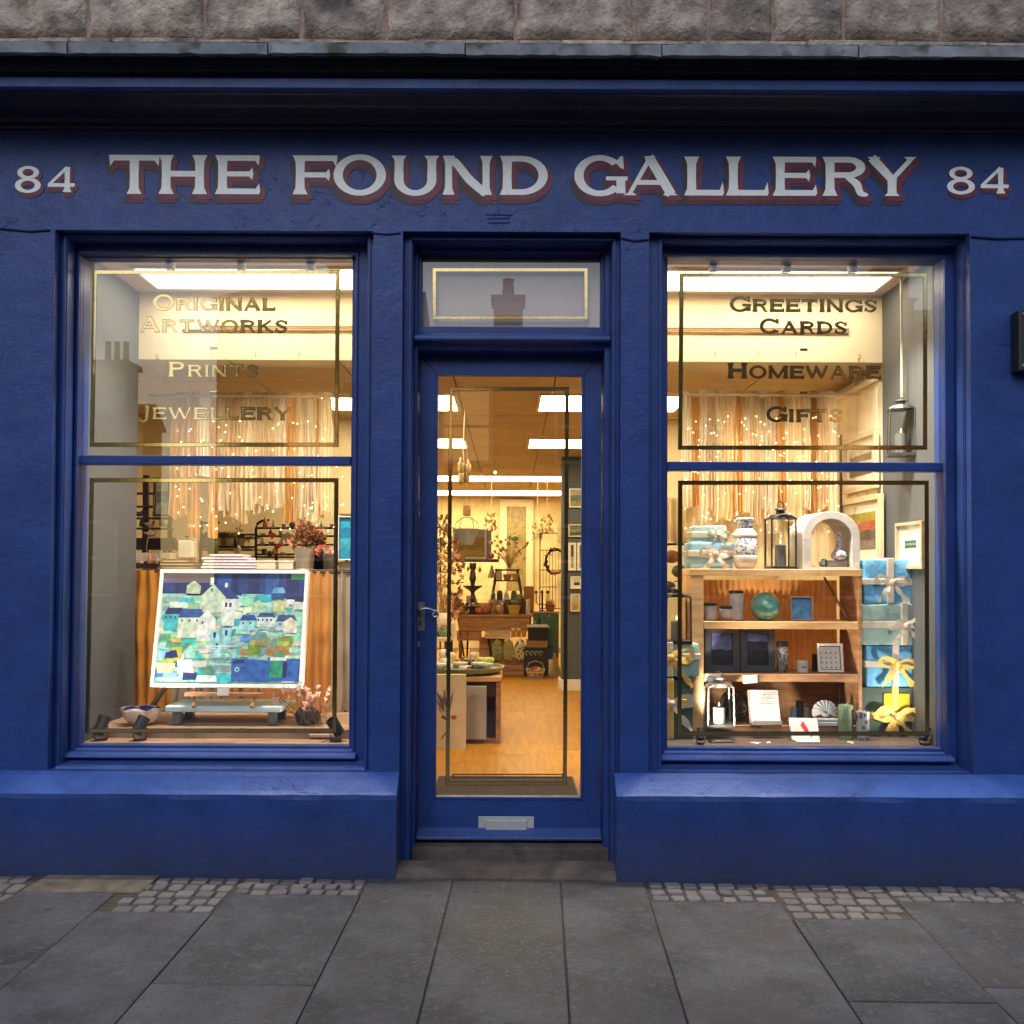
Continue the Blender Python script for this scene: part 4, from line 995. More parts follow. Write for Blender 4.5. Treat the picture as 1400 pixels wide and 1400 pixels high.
def lantern(label, px, pyb, Y, w, h, mat, taper=.0, dep=None, hang=False, candle=True, wpx=True):
    """glazed lantern; w,h in px of the body"""
    k = K(Y); w *= k; h *= k; p = P(px, pyb, Y); t = T('lantern', label, 'lantern', p)
    d = dep or w; f = MB(); hw, hd = w / 2, d / 2; r_ = .0045
    f.box(-hw, hw, -hd, hd, 0, .014)
    for sx in (-1, 1):
        for sy in (-1, 1): f.tube([(sx * (hw - r_), sy * (hd - r_), .01), (sx * (hw - r_ - taper), sy * (hd - r_ - taper), h * .80)], r_, 6)
    n = 8
    for sy in (-1, 1):      # arched heads
        f.tube([(-(hw - r_ - taper) + (2 * (hw - r_ - taper)) * i / n, sy * (hd - r_ - taper), h * .80 + h * .06 * math.sin(math.pi * i / n)) for i in range(n + 1)], r_, 6)
    for sx in (-1, 1): f.tube([(sx * (hw - r_ - taper), -(hd - r_ - taper), h * .80), (sx * (hw - r_ - taper), hd - r_ - taper, h * .80)], r_, 6)
    f.o('lantern_frame', mat, t)
    MB().lathe([(w * .50, h * .80), (w * .42, h * .86), (w * .2, h * .875), (w * .17, h * .88), (w * .17, h * .94), (w * .24, h * .945), (w * .18, h * .97), (w * .04, h * .985), (1e-6, h * .985)], 16).o('lantern_cap', mat, t, smooth=False)
    m = MB(); m.tube([(w * .13 * math.cos(a), 0, h * 1.02 + w * .13 * math.sin(a)) for a in [2 * math.pi * i / 14 for i in range(15)]], .0025, 5); m.o('ring', mat, t)
    g = MB(); 
    for sy in (-1, 1): g.add([(-hw + .008, sy * (hd - .006), .016), (hw - .008, sy * (hd - .006), .016), (hw - .008 - taper, sy * (hd - .006 - taper), h * .80), (-hw + .008 + taper, sy * (hd - .006 - taper), h * .80)], [(0, 1, 2, 3)])
    for sx in (-1, 1): g.add([(sx * (hw - .006), -hd + .008, .016), (sx * (hw - .006), hd - .008, .016), (sx * (hw - .006 - taper), hd - .008 - taper, h * .80), (sx * (hw - .006 - taper), -hd + .008 + taper, h * .80)], [(0, 1, 2, 3)])
    g.o('glass', CLR, t)
    if candle:
        MB().lathe([(w * .22, .015), (w * .22, h * .38), (w * .18, h * .385), (1e-6, h * .37)], 16).o('candle', M('grey_wax', (.20, .20, .20), .4, var=.1), t, smooth=False)
        MB().lathe([(1e-6, h * .40), (w * .035, h * .42), (w * .02, h * .46), (1e-6, h * .49)], 8).o('flame', emis('led_flame', (1, .75, .4), 5), t, smooth=True)
    return t
# ================================================================== LEFT DISPLAY WINDOW
# curtain of hanging textiles
RODM = M('bamboo_rod', (.62, .46, .24), .5, var=.15)
rod('pale curtain rod hanging on strings in the left display window', 203, 500, 541, 1.08, RODM)
cord('string from the leftmost hook to the curtain rod, left window', [P(216, 489, .83), P(219, 515, .98), P(222, 541, 1.08)])
cord('string at the right end of the curtain rod, left window', [P(477, 493, .83), P(472, 515, .98), P(468, 541, 1.08)])
textile_curtain('curtain of cream, peach and ochre fabric strips strung with lights in the left window', 240, 452, 541, 705, 1.10,
    [(3, .0, 1.7), (2, .30, 1.6), (3, -.25, .9), (1, .32, 1.4), (3, -.16, .8), (4, .02, 1.7), (2, -.04, 1.5), (5, -.03, 1.7), (1, .04, 1.1), (4, .03, 1.8), (5, .07, 1.6), (4, .10, 1.7), (0, .08, 1.4), (3, -.05, 1.3), (4, -.02, 1.7), (0, -.03, 1.6), (3, .02, 1.2), (1, -.02, 1.5)], 11)
random.seed(21)
bulbs('fairy_lights', 'strings of tiny warm lights over the fabric curtain in the left window', [P(rr(236, 470), rr(575, 730), rr(1.03, 1.12)) for _ in range(150)])
# two short velvet curtains behind the painting, on a thin rail
t = MB(); a, c = P(170, 776, .87), P(500, 776, .87)
SHELF_Z = P(300, 775, .89).z - .012
sh = tag(MB().box(xpl + .02, -.76, .885, 1.40, SHELF_Z - .025, SHELF_Z).o('shelf_board', DWOOD, None, bev=.003), 'dark shelf board across the back of the left window carrying books and buckets', 'shelf')
tag(MB().tube([(xpl + .01, .868, SHELF_Z - .012), (-.74, .868, SHELF_Z - .012)], .005, 8).o('curtain_rail', BLKM), 'thin black rail carrying the short orange curtains in the left window', 'curtain rail')
zb = ZSL + .006
for px0, px1, mt, lab, wv in ((180, 236, ORG, 'short orange velvet curtain left of the painting', 4), (236, 300, GRYC, 'grey beige curtain half hidden behind the painting on its left side', 4), (300, 405, ORG2, 'rust curtain hidden behind the middle of the painting', 7), (405, 452, ORG2, 'short rust orange curtain right of the painting', 4), (462, 500, GRYC, 'narrow pale curtain at the right end of the left window', 3)):
    x0, x1 = P(px0, 850, .86).x, P(px1, 850, .86).x
    v, f = strip(x0, x1, zb, SHELF_Z - .008, .862 + rr(-.006, .006), .012, wv, .002, 1, rr(0, 9), 40, 24)
    tag(MB().add(v, f).o('short_curtain', mt, None, smooth=True), lab, 'curtain', 'short curtains under the shelf of the left window')
# the painting
YP = .45; TL, TR_, BR_, BL = P(223, 779, .58), P(423, 780, .56), P(413.5, 941, YP), P(203.5, 939, YP + .02)
ctr = (TL + TR_ + BR_ + BL) / 4; ux = ((TR_ - TL) + (BR_ - BL)); w_ = ux.length / 2; ux.normalize(); uz = ((TL - BL) + (TR_ - BR_)); h_ = uz.length / 2; uz = (uz - ux * uz.dot(ux)).normalized(); uy = uz.cross(ux)
pt_ = T('painting', 'large white framed collage painting of a blue and green harbour village', 'painting', ctr)
pt_.rotation_euler = Matrix((ux, uy, uz)).transposed().to_euler()
fw = .017
MB().ring([-w_ / 2, w_ / 2, -h_ / 2, h_ / 2], [-w_ / 2 + fw, w_ / 2 - fw, -h_ / 2 + fw, h_ / 2 - fw], -.012, .03).o('frame', M('white_frame_paint', (.86, .84, .80), .45, var=.03), pt_, bev=.001)
m = MB(); X0, Z0, WW, HH = -w_ / 2 + fw, -h_ / 2 + fw, w_ - 2 * fw, h_ - 2 * fw; lay = [0]
DB, MBl, RB, TQ, LT, PG, SG, OL, WH, OC, SKY = (.018, .03, .14), (.03, .10, .36), (.03, .16, .55), (.06, .48, .56), (.32, .72, .76), (.40, .74, .62), (.10, .34, .22), (.24, .30, .03), (.74, .82, .74), (.48, .27, .08), (.16, .44, .72)
def pg(pts, col):      # picture coordinates 0..100 across, 0..100 down
    m.sheet([(X0 + WW * x / 100, Z0 + HH * (1 - y / 100)) for x, y in pts], -.001 - lay[0] * .0000125, col); lay[0] += 1
def rc(x0, y0, x1, y1, col, j=1.0):
    if j >= .4: col = tuple(min(1, c * rr(.75, 1.2)) for c in col); j = 1.1
    pg([(x0 + rr(-j, j), y0 + rr(-j, j)), (x1 + rr(-j, j), y0 + rr(-j, j)), (x1 + rr(-j, j), y1 + rr(-j, j)), (x0 + rr(-j, j), y1 + rr(-j, j))], col)
random.seed(5)
pg([(0, 0), (100, 0), (100, 100), (0, 100)], PG)
rc(0, 0, 100, 19, DB, .0)
for i in range(26): x = rr(-2, 92); rc(max(0, x), 0, min(100, x + rr(6, 16)), rr(16, 24), random.choice([DB, DB, MBl, (.03, .05, .22), (.05, .12, .32)]), .3)
rc(90, 0, 100, 5, (.12, .5, .14), .2)
for i in range(230):
    x, y = rr(0, 94), rr(20, 93); w2, h2 = rr(4, 13), rr(3, 9)
    rc(x, y, min(100, x + w2), min(100, y + h2), random.choice([LT, PG, PG, WH, WH, TQ, SKY, (.5, .7, .42), (.62, .76, .5), (.3, .52, .5), LT]), .5)
for i in range(16): x, y = rr(58, 92), rr(55, 74); rc(x, y, x + rr(4, 9), y + rr(4, 9), random.choice([OL, SG, OC, (.45, .5, .12), (.2, .4, .3)]), .5)
for i in range(12): x, y = rr(0, 14), rr(54, 82); rc(x, y, x + rr(5, 10), y + rr(3, 6), random.choice([OL, SG, DB, (.5, .55, .1)]), .4)
def house(x, y, w, h, gable, wall=WH, roof=MBl, side=0, wins=2):
    rc(x, y, x + w, y + h, wall, .3)
    if gable: pg([(x - .5, y + .3), (x + w / 2, y - gable), (x + w + .5, y + .3)], wall)
    if side:
        pg([(x + w, y), (x + w / 2, y - gable), (x + w / 2 + side, y - gable * .9), (x + w + side, y + 2)], roof); rc(x + w, y + 1.5, x + w + side, y + h * .8, (.68, .78, .78), .3)
        for i in range(wins): xx = x + w + side * (i + .6) / (wins + .4); rc(xx - .7, y + 4, xx + .6, y + 7, DB, .1)
def row(x, y, w, hr, hw, roof, wall, wins):
    pg([(x + 1, y + hr), (x + 3, y), (x + w - 1, y), (x + w + 1, y + hr)], roof); rc(x + 1, y + hr, x + w, y + hr + hw, wall, .3)
    for i in range(wins): xx = x + w * (i + .7) / (wins + .4); rc(xx - .6, y + hr + 1.5, xx + .6, y + hr + 3.5, DB, .1)
row(2, 32, 14, 6, 14, DB, TQ, 4)
house(27, 22, 18, 14, 12, (.58, .72, .55), (.03, .06, .26), 10, 2); rc(33.5, 4, 36, 11, WH, .1); rc(44, 9, 46, 13, WH, .1); rc(34, 14, 36, 17, SG, .1)
house(17, 12, 10, 7, 5, (.55, .68, .45), TQ, 0)
house(43, 26, 9, 22, 0, (.78, .84, .80), MBl); rc(45, 27, 46.5, 31, DB, .1); rc(48, 27, 49.5, 31, DB, .1)
row(12, 33, 18, 8, 18, MBl, (.66, .78, .60), 3); house(27, 42, 12, 20, 8, (.80, .86, .80), MBl); rc(29.5, 44, 30.7, 46.5, DB, .1)
row(55, 38, 12, 5, 9, MBl, LT, 2); row(67, 36, 13, 4, 9, (.05, .09, .26), (.66, .80, .82), 4); row(80, 38, 15, 6, 8, (.05, .09, .26), (.55, .68, .76), 2)
house(87, 44, 9, 10, 4, (.78, .76, .60), MBl); house(64, 28, 8, 8, 4, (.45, .66, .42)); house(79, 27, 8, 8, 3, (.58, .66, .32)); row(76, 13, 10, 5, 5, SKY, MBl, 0); row(92, 20, 9, 6, 7, DB, WH, 0)
for x, y in ((36, 52), (44, 50), (38, 62)): house(x, y, 7, 16, 0, random.choice([LT, (.80, .86, .84), (.4, .68, .74)])); rc(x + 2.4, y + 2, x + 4.2, y + 7, DB, .1)
for i in range(16): rc(40 + rr(-4, 2), 66 + i * 1.8, 51 + rr(-2, 3), 67 + i * 1.8, random.choice([WH, LT, TQ, PG, (.2, .4, .5)]), .2)
rc(53, 78, 78, 98, RB, .4); rc(53, 79, 62, 82, DB, .4); rc(78, 77, 100, 98, (.04, .14, .5), .4); rc(79, 76, 90, 79, WH, .2); rc(79, 79.5, 88, 94, (.03, .34, .20), .3); rc(88, 80, 91, 94, DB, .2)
pg([(56.5 + 1.7 * math.cos(a * .52), 87 + 2.2 * math.sin(a * .52)) for a in range(12)], LT); pg([(56.5 + .8 * math.cos(a * .52), 87 + 1.1 * math.sin(a * .52)) for a in range(12)], DB)
for x, y, w2, h2, c in ((0, 88, 6, 7, RB), (6, 90, 9, 6, SKY), (15, 84, 11, 8, WH), (1, 82, 12, 8, (.75, .72, .5)), (20, 90, 9, 7, DB), (31, 84, 8, 4, SG), (34, 88, 8, 4, SG), (29, 92, 14, 7, WH), (43, 92, 10, 7, TQ), (15, 78, 10, 7, (.76, .84, .76)), (26, 80, 10, 5, (.6, .74, .5))): rc(x, y, x + w2, y + h2, c, .4)
m.o('artwork', ARTM, pt_)
# easel under the painting, blue bench, price card
bz = ZSL; k = K(.5)
be = R(226, 949, 385, 985, .44); t = T('display_bench', 'low bench with pale blue worn top and dark feet under the painting', 'bench', ((be[0] + be[1]) / 2, .55, bz))
W2 = (be[1] - be[0]) / 2; ht = P(300, 966, .42).z - bz
BLT = M('worn_pale_blue_paint', (.48, .64, .68), .55, var=.22, sc=7, st=(.6, 4, 4), bump=.001)
MB().box(-W2, W2, -.12, .14, ht - .03, ht + .0).o('bench_top', BLT, t, bev=.006, seg=2)
for sx in (-1, 1):
    for sy in (-.08, .10): MB().box(sx * (W2 - .05) - .02, sx * (W2 - .05) + .02, sy - .02, sy + .02, 0, ht - .03).o('foot', M('grey_painted_wood', (.11, .12, .12), .6), t, bev=.003)
et = T('tabletop_easel', 'small brown wooden easel holding the framed painting on the bench', 'easel', ((BL.x + BR_.x) / 2, .47, bz + ht))
pb = P(310, 943, .45).z - (bz + ht)
e0 = R(257, 943, 363, 948, .45); hw = (e0[1] - e0[0]) / 2
MB().box(-hw, hw, -.045, .01, pb - .030, pb - .012).o('easel_ledge', WOOD, et, bev=.002)
for sx in (-1, 1): MB().tube([(sx * (hw - .05), -.06, .0), (sx * (hw - .03), .02, pb - .012), (sx * (hw - .09), .13, .42)], .009, 6).o('easel_leg', WOOD, et)
MB().tube([(0, .26, .0), (0, .14, .40)], .009, 6).o('easel_leg', WOOD, et)
pc = R(297, 941, 313, 951, .395); tag(MB().box(pc[0], pc[1], .395, .397, pc[2], pc[3]).o('price_card', WPAPER), 'small white price card hanging below the middle of the painting', 'price card')
# bowl with scalloped rim
k = K(.46); p = P(193, 984, .46); p.z = ZSL; n = 36; pr = [(9, 0), (14, 1.5), (19, 5), (23, 10), (25.5, 16), (27, 21)]
def bowlmesh(prof, k, n, sc_, am, inner=False):
    v = []
    for j, (r_, z) in enumerate(prof):
        for i in range(n):
            a = 2 * math.pi * i / n; u = j / (len(prof) - 1); r2 = r_ * (1 + am * u * u * math.cos(sc_ * a)); z2 = z + (am * 22 * u ** 3 * abs(math.sin(sc_ * a / 2)))
            v.append((r2 * k * math.cos(a), r2 * k * math.sin(a) * .8, z2 * k))
    f = [(j * n + i, j * n + (i + 1) % n, (j + 1) * n + (i + 1) % n, (j + 1) * n + i) for j in range(len(prof) - 1) for i in range(n)] + [tuple(range(n))]
    return MB().add(v, f)
bo = T('scalloped_bowl', 'cream bowl with scalloped rim and deep blue inside on the left of the bench', 'bowl', p)
sw_ = M('cream_carved_glaze', (.80, .64, .48), .4, var=.15, sc=14, bump=.004, bsc=38)
bowlmesh(pr, k, n, 6, .12).o('bowl_body', sw_, bo, smooth=True)
q = bowlmesh([(r_ * .90, z * .93 + 1.2) for r_, z in pr], k, n, 6, .12); q.o('blue_lining', M('cobalt_glaze', (.015, .02, .20), .25, coat=.5), bo, smooth=True)
d_ = MB(); d_.tube([(-.5 * k, -9 * k, 9 * k), (-1 * k, -11.5 * k, 4 * k), (-2 * k, -12 * k, -1 * k + .004)], 2.2 * k, 8, r2=.9 * k); d_.o('glaze_drip', MATS['cobalt_glaze'], bo, smooth=True)
# spot lamps at the foot of the window
def spot(lab, px, py, rz, aim=None, e=11, Y=.29, sp=100, kk_=.95):
    p = P(px, py, Y); p.z = ZS + .005; k = K(Y) * kk_; t = T('spot_lamp', lab, 'spot lamp', p, rz, 'black spot lamps on the display floor')
    c, s_ = math.cos(.35), math.sin(.35)
    m = MB(); m.lathe([(1e-6, -12 * k), (8 * k, -11.5 * k), (8.5 * k, 8 * k), (9 * k, 14 * k), (7.5 * k, 14 * k), (7.5 * k, 9 * k), (1e-6, 9 * k)], 18); o = m.o('lamp_head', BLKM, t, loc=(0, 0, 20 * k), rot=(-.5, .28, 0), smooth=False, bev=.001)
    m = MB(); m.tube([(-9.5 * k, 0, 20 * k), (-9.5 * k, 0, 3 * k), (0, 0, .6 * k), (9.5 * k, 0, 3 * k), (9.5 * k, 0, 20 * k)], .0028, 6); m.o('yoke', BLKM, t)
    MB().lathe([(9 * k, 0), (9 * k, 1.4 * k), (1e-6, 1.6 * k)], 16).o('lamp_base', BLKM, t)
    MB().ball((9.5 * k, -.002, 14 * k), .0025, 6, 4).o('screw', BRIM, t)
    if aim is not None:
        ld = bpy.data.lights.new('lamp_beam', 'SPOT'); ld.energy = e; ld.color = (1, .88, .72); ld.spot_size = rad(sp); ld.spot_blend = .8; ld.shadow_soft_size = .02
        lo = bpy.data.objects.new('lamp_beam', ld); COL.objects.link(lo); lo.parent = t; hp_ = Vector((p.x, p.y, p.z + 38 * k)); d = Vector(aim) - hp_; lo.location = Matrix.Rotation(-rz, 3, 'Z') @ (hp_ - p); lo.rotation_euler = (Matrix.Rotation(-rz, 3, 'Z') @ d).to_track_quat('-Z', 'Y').to_euler()
spot('black spot lamp at the far left corner of the left display floor', 138, 1004, .2, P(270, 850, .5))
spot('black spot lamp standing in front of the scalloped bowl', 191, 1004, -.1, P(300, 850, .5))
spot('black spot lamp at the right end of the left display floor', 459, 1004, 2.6, P(330, 850, .5))
cord('thin black flex lying beside the right spot lamp', [P(455, 1010, .30) * 1, P(447, 1012, .27), P(440, 1015, .25)], .0022, BLKM, 'flex', 'flex')
# dried stems with copper leaves
t = T('copper_leaf_bunch', 'bunch of wiry stems with small copper triangular leaves right of the bench', 'dried stems', P(425, 992, .45)); t.location.z = ZSL
random.seed(9); k = K(.45); st_ = MB(); lv = MB(); o_ = Vector(t.location); CU = M('copper_foil', (.72, .42, .32), .4, .6, var=.3, sc=30)
for i in range(46):
    px, py = rr(372, 452), rr(936, 972); q = P(px, py, .45 + rr(-.05, .06)) - o_; b0 = Vector((rr(-.05, .07), rr(-.04, .04), .0))
    st_.tube([b0, b0 * .4 + q * .6 + Vector((0, 0, .01)), q], .0009, 4)
    s_ = rr(2.8, 5.5) * k; a = rr(0, 6.28); pts_ = [q + Vector((math.cos(a + j * 2.1) * s_, rr(-.3, .3) * s_, math.sin(a + j * 2.1) * s_)) for j in range(3)]; nn = Vector((0, .0012, 0))
    lv.add(pts_ + [p_ + nn for p_ in pts_], [(0, 1, 2), (5, 4, 3), (0, 3, 4, 1), (1, 4, 5, 2), (2, 5, 3, 0)])
st_.o('stem', M('rusty_wire', (.16, .09, .06), .6, .5), t); stuff(lv.o('leaf', CU, t))
MB().lathe([(14 * k, 0), (17 * k, 5 * k), (16 * k, 16 * k), (11 * k, 22 * k), (1e-6, 20 * k)], 14, wob=.1).o('dark_pot', BLKM, t, loc=(-.03, .06, 0), smooth=True)
tag(MB().ebox((0, 0, .006), .13, .05, .012, (0, 0, .1)).o('wood_offcut', PALEW, None, loc=(P(440, 1000, .33).x, .36, ZS + .015)), 'pale strip of wood lying flat at the right of the left display floor', 'wood strip')
tag(MB().ball((0, 0, .018), .02, 12, 8, 1.3, 1, .9).o('pebble', M('brown_pebble', (.16, .10, .07), .6), None, loc=(P(247, 985, .6).x, .60, ZSL), smooth=True), 'round brown pebble under the left end of the bench', 'pebble')
MB_d = MB().tube([(-.10, .0, 0), (0, .02, .15), (.07, .05, .30)], .014, 7); tag(MB_d.o('driftwood', M('driftwood_grey', (.28, .21, .16), .8, bump=.003), None, loc=(P(228, 975, .74).x, .72, ZSL + .01), smooth=True), 'grey driftwood stick leaning behind the bench', 'driftwood')
# ---- things on the shelf behind
Z = SHELF_Z
def on(px, Y): p = P(px, 700, Y); return (p.x, Y, Z)
def px2(n, Y): return n * K(Y)
VG = M('ribbed_grey_glass', (.42, .38, .27), .25, var=.15, sc=20, bump=.001)
y_ = 1.0; k = K(y_)
t = T('glass_vase', 'square grey glass vase on the dark books', 'vase', on(257, y_)); t.location.z = Z + .055
MB().box(-11 * k, 11 * k, -9 * k, 9 * k, 0, 27 * k).o('vase_body', VG, t, bev=.012, seg=3); MB().ring([-11 * k, 11 * k, 26 * k, 28 * k], [-10 * k, 10 * k, 26.4 * k, 27.6 * k], -9 * k, 9 * k).o('rim', VG, t)
for i, (x0, x1, c, lab) in enumerate(((232, 281, (.09, .03, .015), 'lowest dark brown book in the stack left of the painting'), (234, 278, (.035, .012, .008), 'middle black book in the stack under the grey vase'), (237, 270, (.20, .05, .02), 'top reddish brown book under the grey vase'))):
    a = R(x0, 0, x1, 10, y_); w = a[1] - a[0]; t = T('book', lab, 'book', ((a[0] + a[1]) / 2, y_, Z + i * .0182), rr(-.08, .08), 'dark books stacked on the shelf')
    cm = M('book_cover_%s' % ('brown', 'black', 'red')[i], c, .5, var=.2); MB().box(-w / 2, w / 2, -.08, .08, 0, .003).box(-w / 2, w / 2, -.08, .08, .0145, .0175).box(-w / 2, -w / 2 + .003, -.08, .08, .0031, .0144).o('cover', cm, t); MB().box(-w / 2 + .0035, w / 2 - .004, -.077, .077, .0032, .0143).o('pages', M('page_edges', (.58, .44, .26), .8), t)
for i in range(5):
    x0, x1 = ((288, 374), (290, 368), (292, 362), (289, 352), (300, 345))[i]; a = R(x0, 0, x1, 10, y_ + .06); w = a[1] - a[0]
    lab = ('lowest', 'second', 'third', 'fourth', 'topmost')[i] + ' folded lilac white cloth in the stack above the painting'
    o = MB().box(-w / 2, w / 2, -.07, .09, 0, .0155).o('folded_cloth', M('lilac_white_linen', (.58, .50, .56), .9, var=.12, sc=10, bump=.002, bsc=60, rnd=.15), None, loc=((a[0] + a[1]) / 2, y_ + .06, Z + i * .0165), bev=.006, seg=2); tag(o, lab, 'folded cloth', 'folded cloths stacked on the shelf')
for px0, px1, lab in ((352, 378, 'small cream box beside the folded cloths on the shelf'), (382, 402, 'small cream box left of the metal bucket on the shelf')):
    a = R(px0, 765, px1, 778, .98); t = T('card_box', lab, 'box', ((a[0] + a[1]) / 2, 1.0, Z)); w = a[1] - a[0]; MB().box(-w / 2, w / 2, -.04, .04, 0, .036).o('box_base', IVY, t, bev=.002); MB().box(-w / 2 - .002, w / 2 + .002, -.042, .042, .0365, .048).o('lid', IVY, t, bev=.002)
TIN = M('galvanised_tin', (.42, .36, .28), .4, .6, var=.2, sc=9, bump=.001)
def bucket(lab, px, rb, rt, h, mat, ribs=True):
    t = T('bucket', lab, 'bucket', on(px, .98)); k = K(.98); pr = [(rb * k, 0)]
    if ribs:
        for i in range(9): u = i / 9; pr += [((rb + (rt - rb) * u) * k, (u * h) * k), ((rb + (rt - rb) * u + .4) * k, (u * h + h / 18) * k)]
    pr += [(rt * k, h * k), ((rt + .8) * k, (h + .8) * k), ((rt - .6) * k, h * k), ((rb) * k, 4 * k), (1e-6, 4 * k)]
    MB().lathe(pr, 22).o('bucket_body', mat, t, smooth=True); return t, k, h
t, k, h = bucket('ribbed tin bucket filled with copper brown dried seed heads', 417, 11.5, 14, 29, TIN)
DRY = M('dried_copper_leaf', (.20, .055, .02), .55, var=.5, sc=30, c2=(.42, .17, .07), bump=.003, bsc=90)
random.seed(4)
for i in range(26):
    a = rr(-1, 1); x1 = a * 26 * k; z1 = (h + rr(14, 38) * (1 - abs(a) * .45)) * k; m = MB()
    m.tube([(a * 5 * k, rr(-4, 4) * k, h * k * .7), (x1 * .6, rr(-6, 6) * k, (h * k + z1) / 2), (x1, rr(-8, 8) * k, z1)], .0018, 5, r2=.001)
    hd = Vector((x1 * .9, rr(-6, 6) * k, z1 - 5 * k))
    for q_ in range(16):
        u = Vector((rr(-1, 1), rr(-1, 1), rr(-1, 1))).normalized(); c_ = hd + u * rr(2, 6) * k; w_v = u.orthogonal().normalized() * rr(1.5, 3.2) * k; l_v = (u + Vector((0, 0, rr(.2, 1.2)))).normalized() * rr(4, 8) * k
        m.add([c_ - l_v * .3, c_ + w_v + l_v * .3, c_ + l_v, c_ - w_v + l_v * .35, c_ + u * 1.5 * k], [(0, 1, 4), (1, 2, 4), (2, 3, 4), (3, 0, 4)])
    m.o('seed_head', DRY, t, smooth=False)
t, k, h = bucket('plain grey pot at the right end of the shelf', 452, 9, 10, 21, M('grey_pot', (.36, .29, .22), .6), False)
m = MB()
for i in range(60):
    u = Vector((rr(-1, 1), rr(-1, 1), rr(-.5, 1))).normalized(); c_ = Vector((-8 * k, 0, (h + 4) * k)) + Vector((u.x * 9, u.y * 6, u.z * 6)) * k; w_v = u.orthogonal().normalized() * 3 * k
    m.add([c_, c_ + w_v + u * 2 * k, c_ + u * 5 * k, c_ - w_v + u * 2 * k], [(0, 1, 2, 3)])
m.o('pink_flower', M('pink_paper_flower', (.70, .28, .26), .7, var=.3, sc=30), t)
o = MB().lathe([(9 * k, 0), (8 * k, 22 * k), (3 * k, 32 * k), (3 * k, 40 * k), (1e-6, 40 * k)], 14).o('black_bottle', BLKM, None, loc=on(437, 1.08), smooth=True); tag(o, 'black bottle between the tin bucket and the grey pot', 'bottle')
tq = R(463, 706, 500, 766, 1.0); t = picture('teal_painting', 'bright turquoise seascape canvas at the right edge of the left window', ((tq[0] + tq[1]) / 2, 1.0, tq[2]), tq[1] - tq[0], tq[3] - tq[2], WHITEW, [(.02, .32, .50), (.01, .22, .42), (.04, .38, .52), (.02, .30, .48)], fw=.006, cat='painting')
o = tag(MB().box(-.04, .07, -.02, .05, 0, .045).o('small_crate', PALEW, None, loc=on(474, 1.02), bev=.003), 'small pale crate under the turquoise canvas', 'crate')
t = picture('framed_print', 'small wooden framed print with yellow text standing at the right of the left window', (P(474, 705, 1.3).x, 1.3, P(474, 735, 1.3).z), .075, .14, WOOD, [(.6, .4, .1), (.5, .3, .08)], fw=.012)
# wooden plate rack on the left, with ornaments
yr = 1.45; kk = K(yr)
t = T('plate_rack', 'dark wooden plate rack with curved top bar at the left behind the window', 'rack', (P(212, 0, yr).x, yr, Z))
def zz(py, Y=yr): return P(250, py, Y).z - Z
MB().box(-.025 - 2 * kk, .0, -.012, .012, 0, zz(650)).o('post', DWOOD, t, bev=.002); MB().box(-26 * kk, -22 * kk, -.01, .01, 0, zz(676)).o('post', DWOOD, t, bev=.002); MB().box(28 * kk, 32 * kk, -.012, .012, 0, zz(682)).o('post', DWOOD, t, bev=.002)
for py in (693, 709, 723): MB().box(-27 * kk, 24 * kk + (8 * kk if py > 700 else 0), -.03, .03, zz(py) - .006, zz(py) + .006).o('rack_shelf', DWOOD, t, bev=.002)
MB().tube([(-28 * kk, 0, zz(683)), (-24 * kk, 0, zz(677)), (-16 * kk, 0, zz(675)), (24 * kk, 0, zz(675))], .008, 6).o('top_bar', DWOOD, t)
MB().box(-28 * kk, 32 * kk, -.05, .06, zz(752), zz(736)).o('drawer_box', M('dark_lacquer', (.025, .014, .012), .3), t, bev=.004)
MB().box(-28 * kk, 34 * kk, -.05, .06, zz(768), zz(756)).o('lower_box', IVY, t, bev=.003)
MB().box(-28 * kk, 34 * kk, -.052, .06, 0, zz(770)).o('rack_base', DWOOD, t)
t = picture('small_picture', 'small framed landscape hanging from the dark plate rack', (P(222, 705, 1.38).x, 1.385, P(222, 706, 1.38).z), .10, .23, DWOOD, [(.58, .58, .34), (.24, .30, .18), (.5, .46, .3)], fw=.012)
def blob(name, lab, cat, px, py, Y, rx, rz_, col, nm, grp=None, z=None):
    k = K(Y); p = P(px, py, Y)
    o = MB().ball((0, 0, rz_ * k), 1 * k, 10, 8, rx, rx * .8, rz_).o(name, M(nm, col, .6, var=.3, sc=25, bump=.002), None, loc=p if z is None else (p.x, Y, z), smooth=True); return tag(o, lab, cat, grp)
def figurine(name, lab, cat, px, pyb, Y, s, col, nm, zb_=None):
    k = K(Y) * s; p = P(px, pyb, Y); 
    if zb_ is not None: p.z = zb_
    t = T(name, lab, cat, p); mt = M(nm, col, .6, var=.3, sc=25)
    MB().ball((0, 0, 5 * k), 5 * k, 10, 7, 1.6, .8, .9).o('body', mt, t, smooth=True); MB().ball((6 * k, 0, 9 * k), 3 * k, 8, 6, 1, .8, 1).o('head', mt, t, smooth=True); MB().tube([(-6 * k, 0, 5 * k), (-11 * k, 0, 8 * k)], 1.8 * k, 6, r2=.6 * k).o('tail', mt, t, smooth=True)
figurine('bird_ornament', 'black bird ornament on the second shelf of the plate rack', 'ornament', 190, 706.5, 1.43, .75, (.015, .014, .014), 'black_felt')
figurine('bird_ornament', 'pale feathered bird ornament on the third shelf of the plate rack', 'ornament', 205, 721, 1.43, .8, (.42, .32, .22), 'tan_felt')
figurine('bird_ornament', 'pink and brown bird ornament on the dark drawer box', 'ornament', 206, 734.5, 1.43, .9, (.55, .36, .28), 'pink_felt')
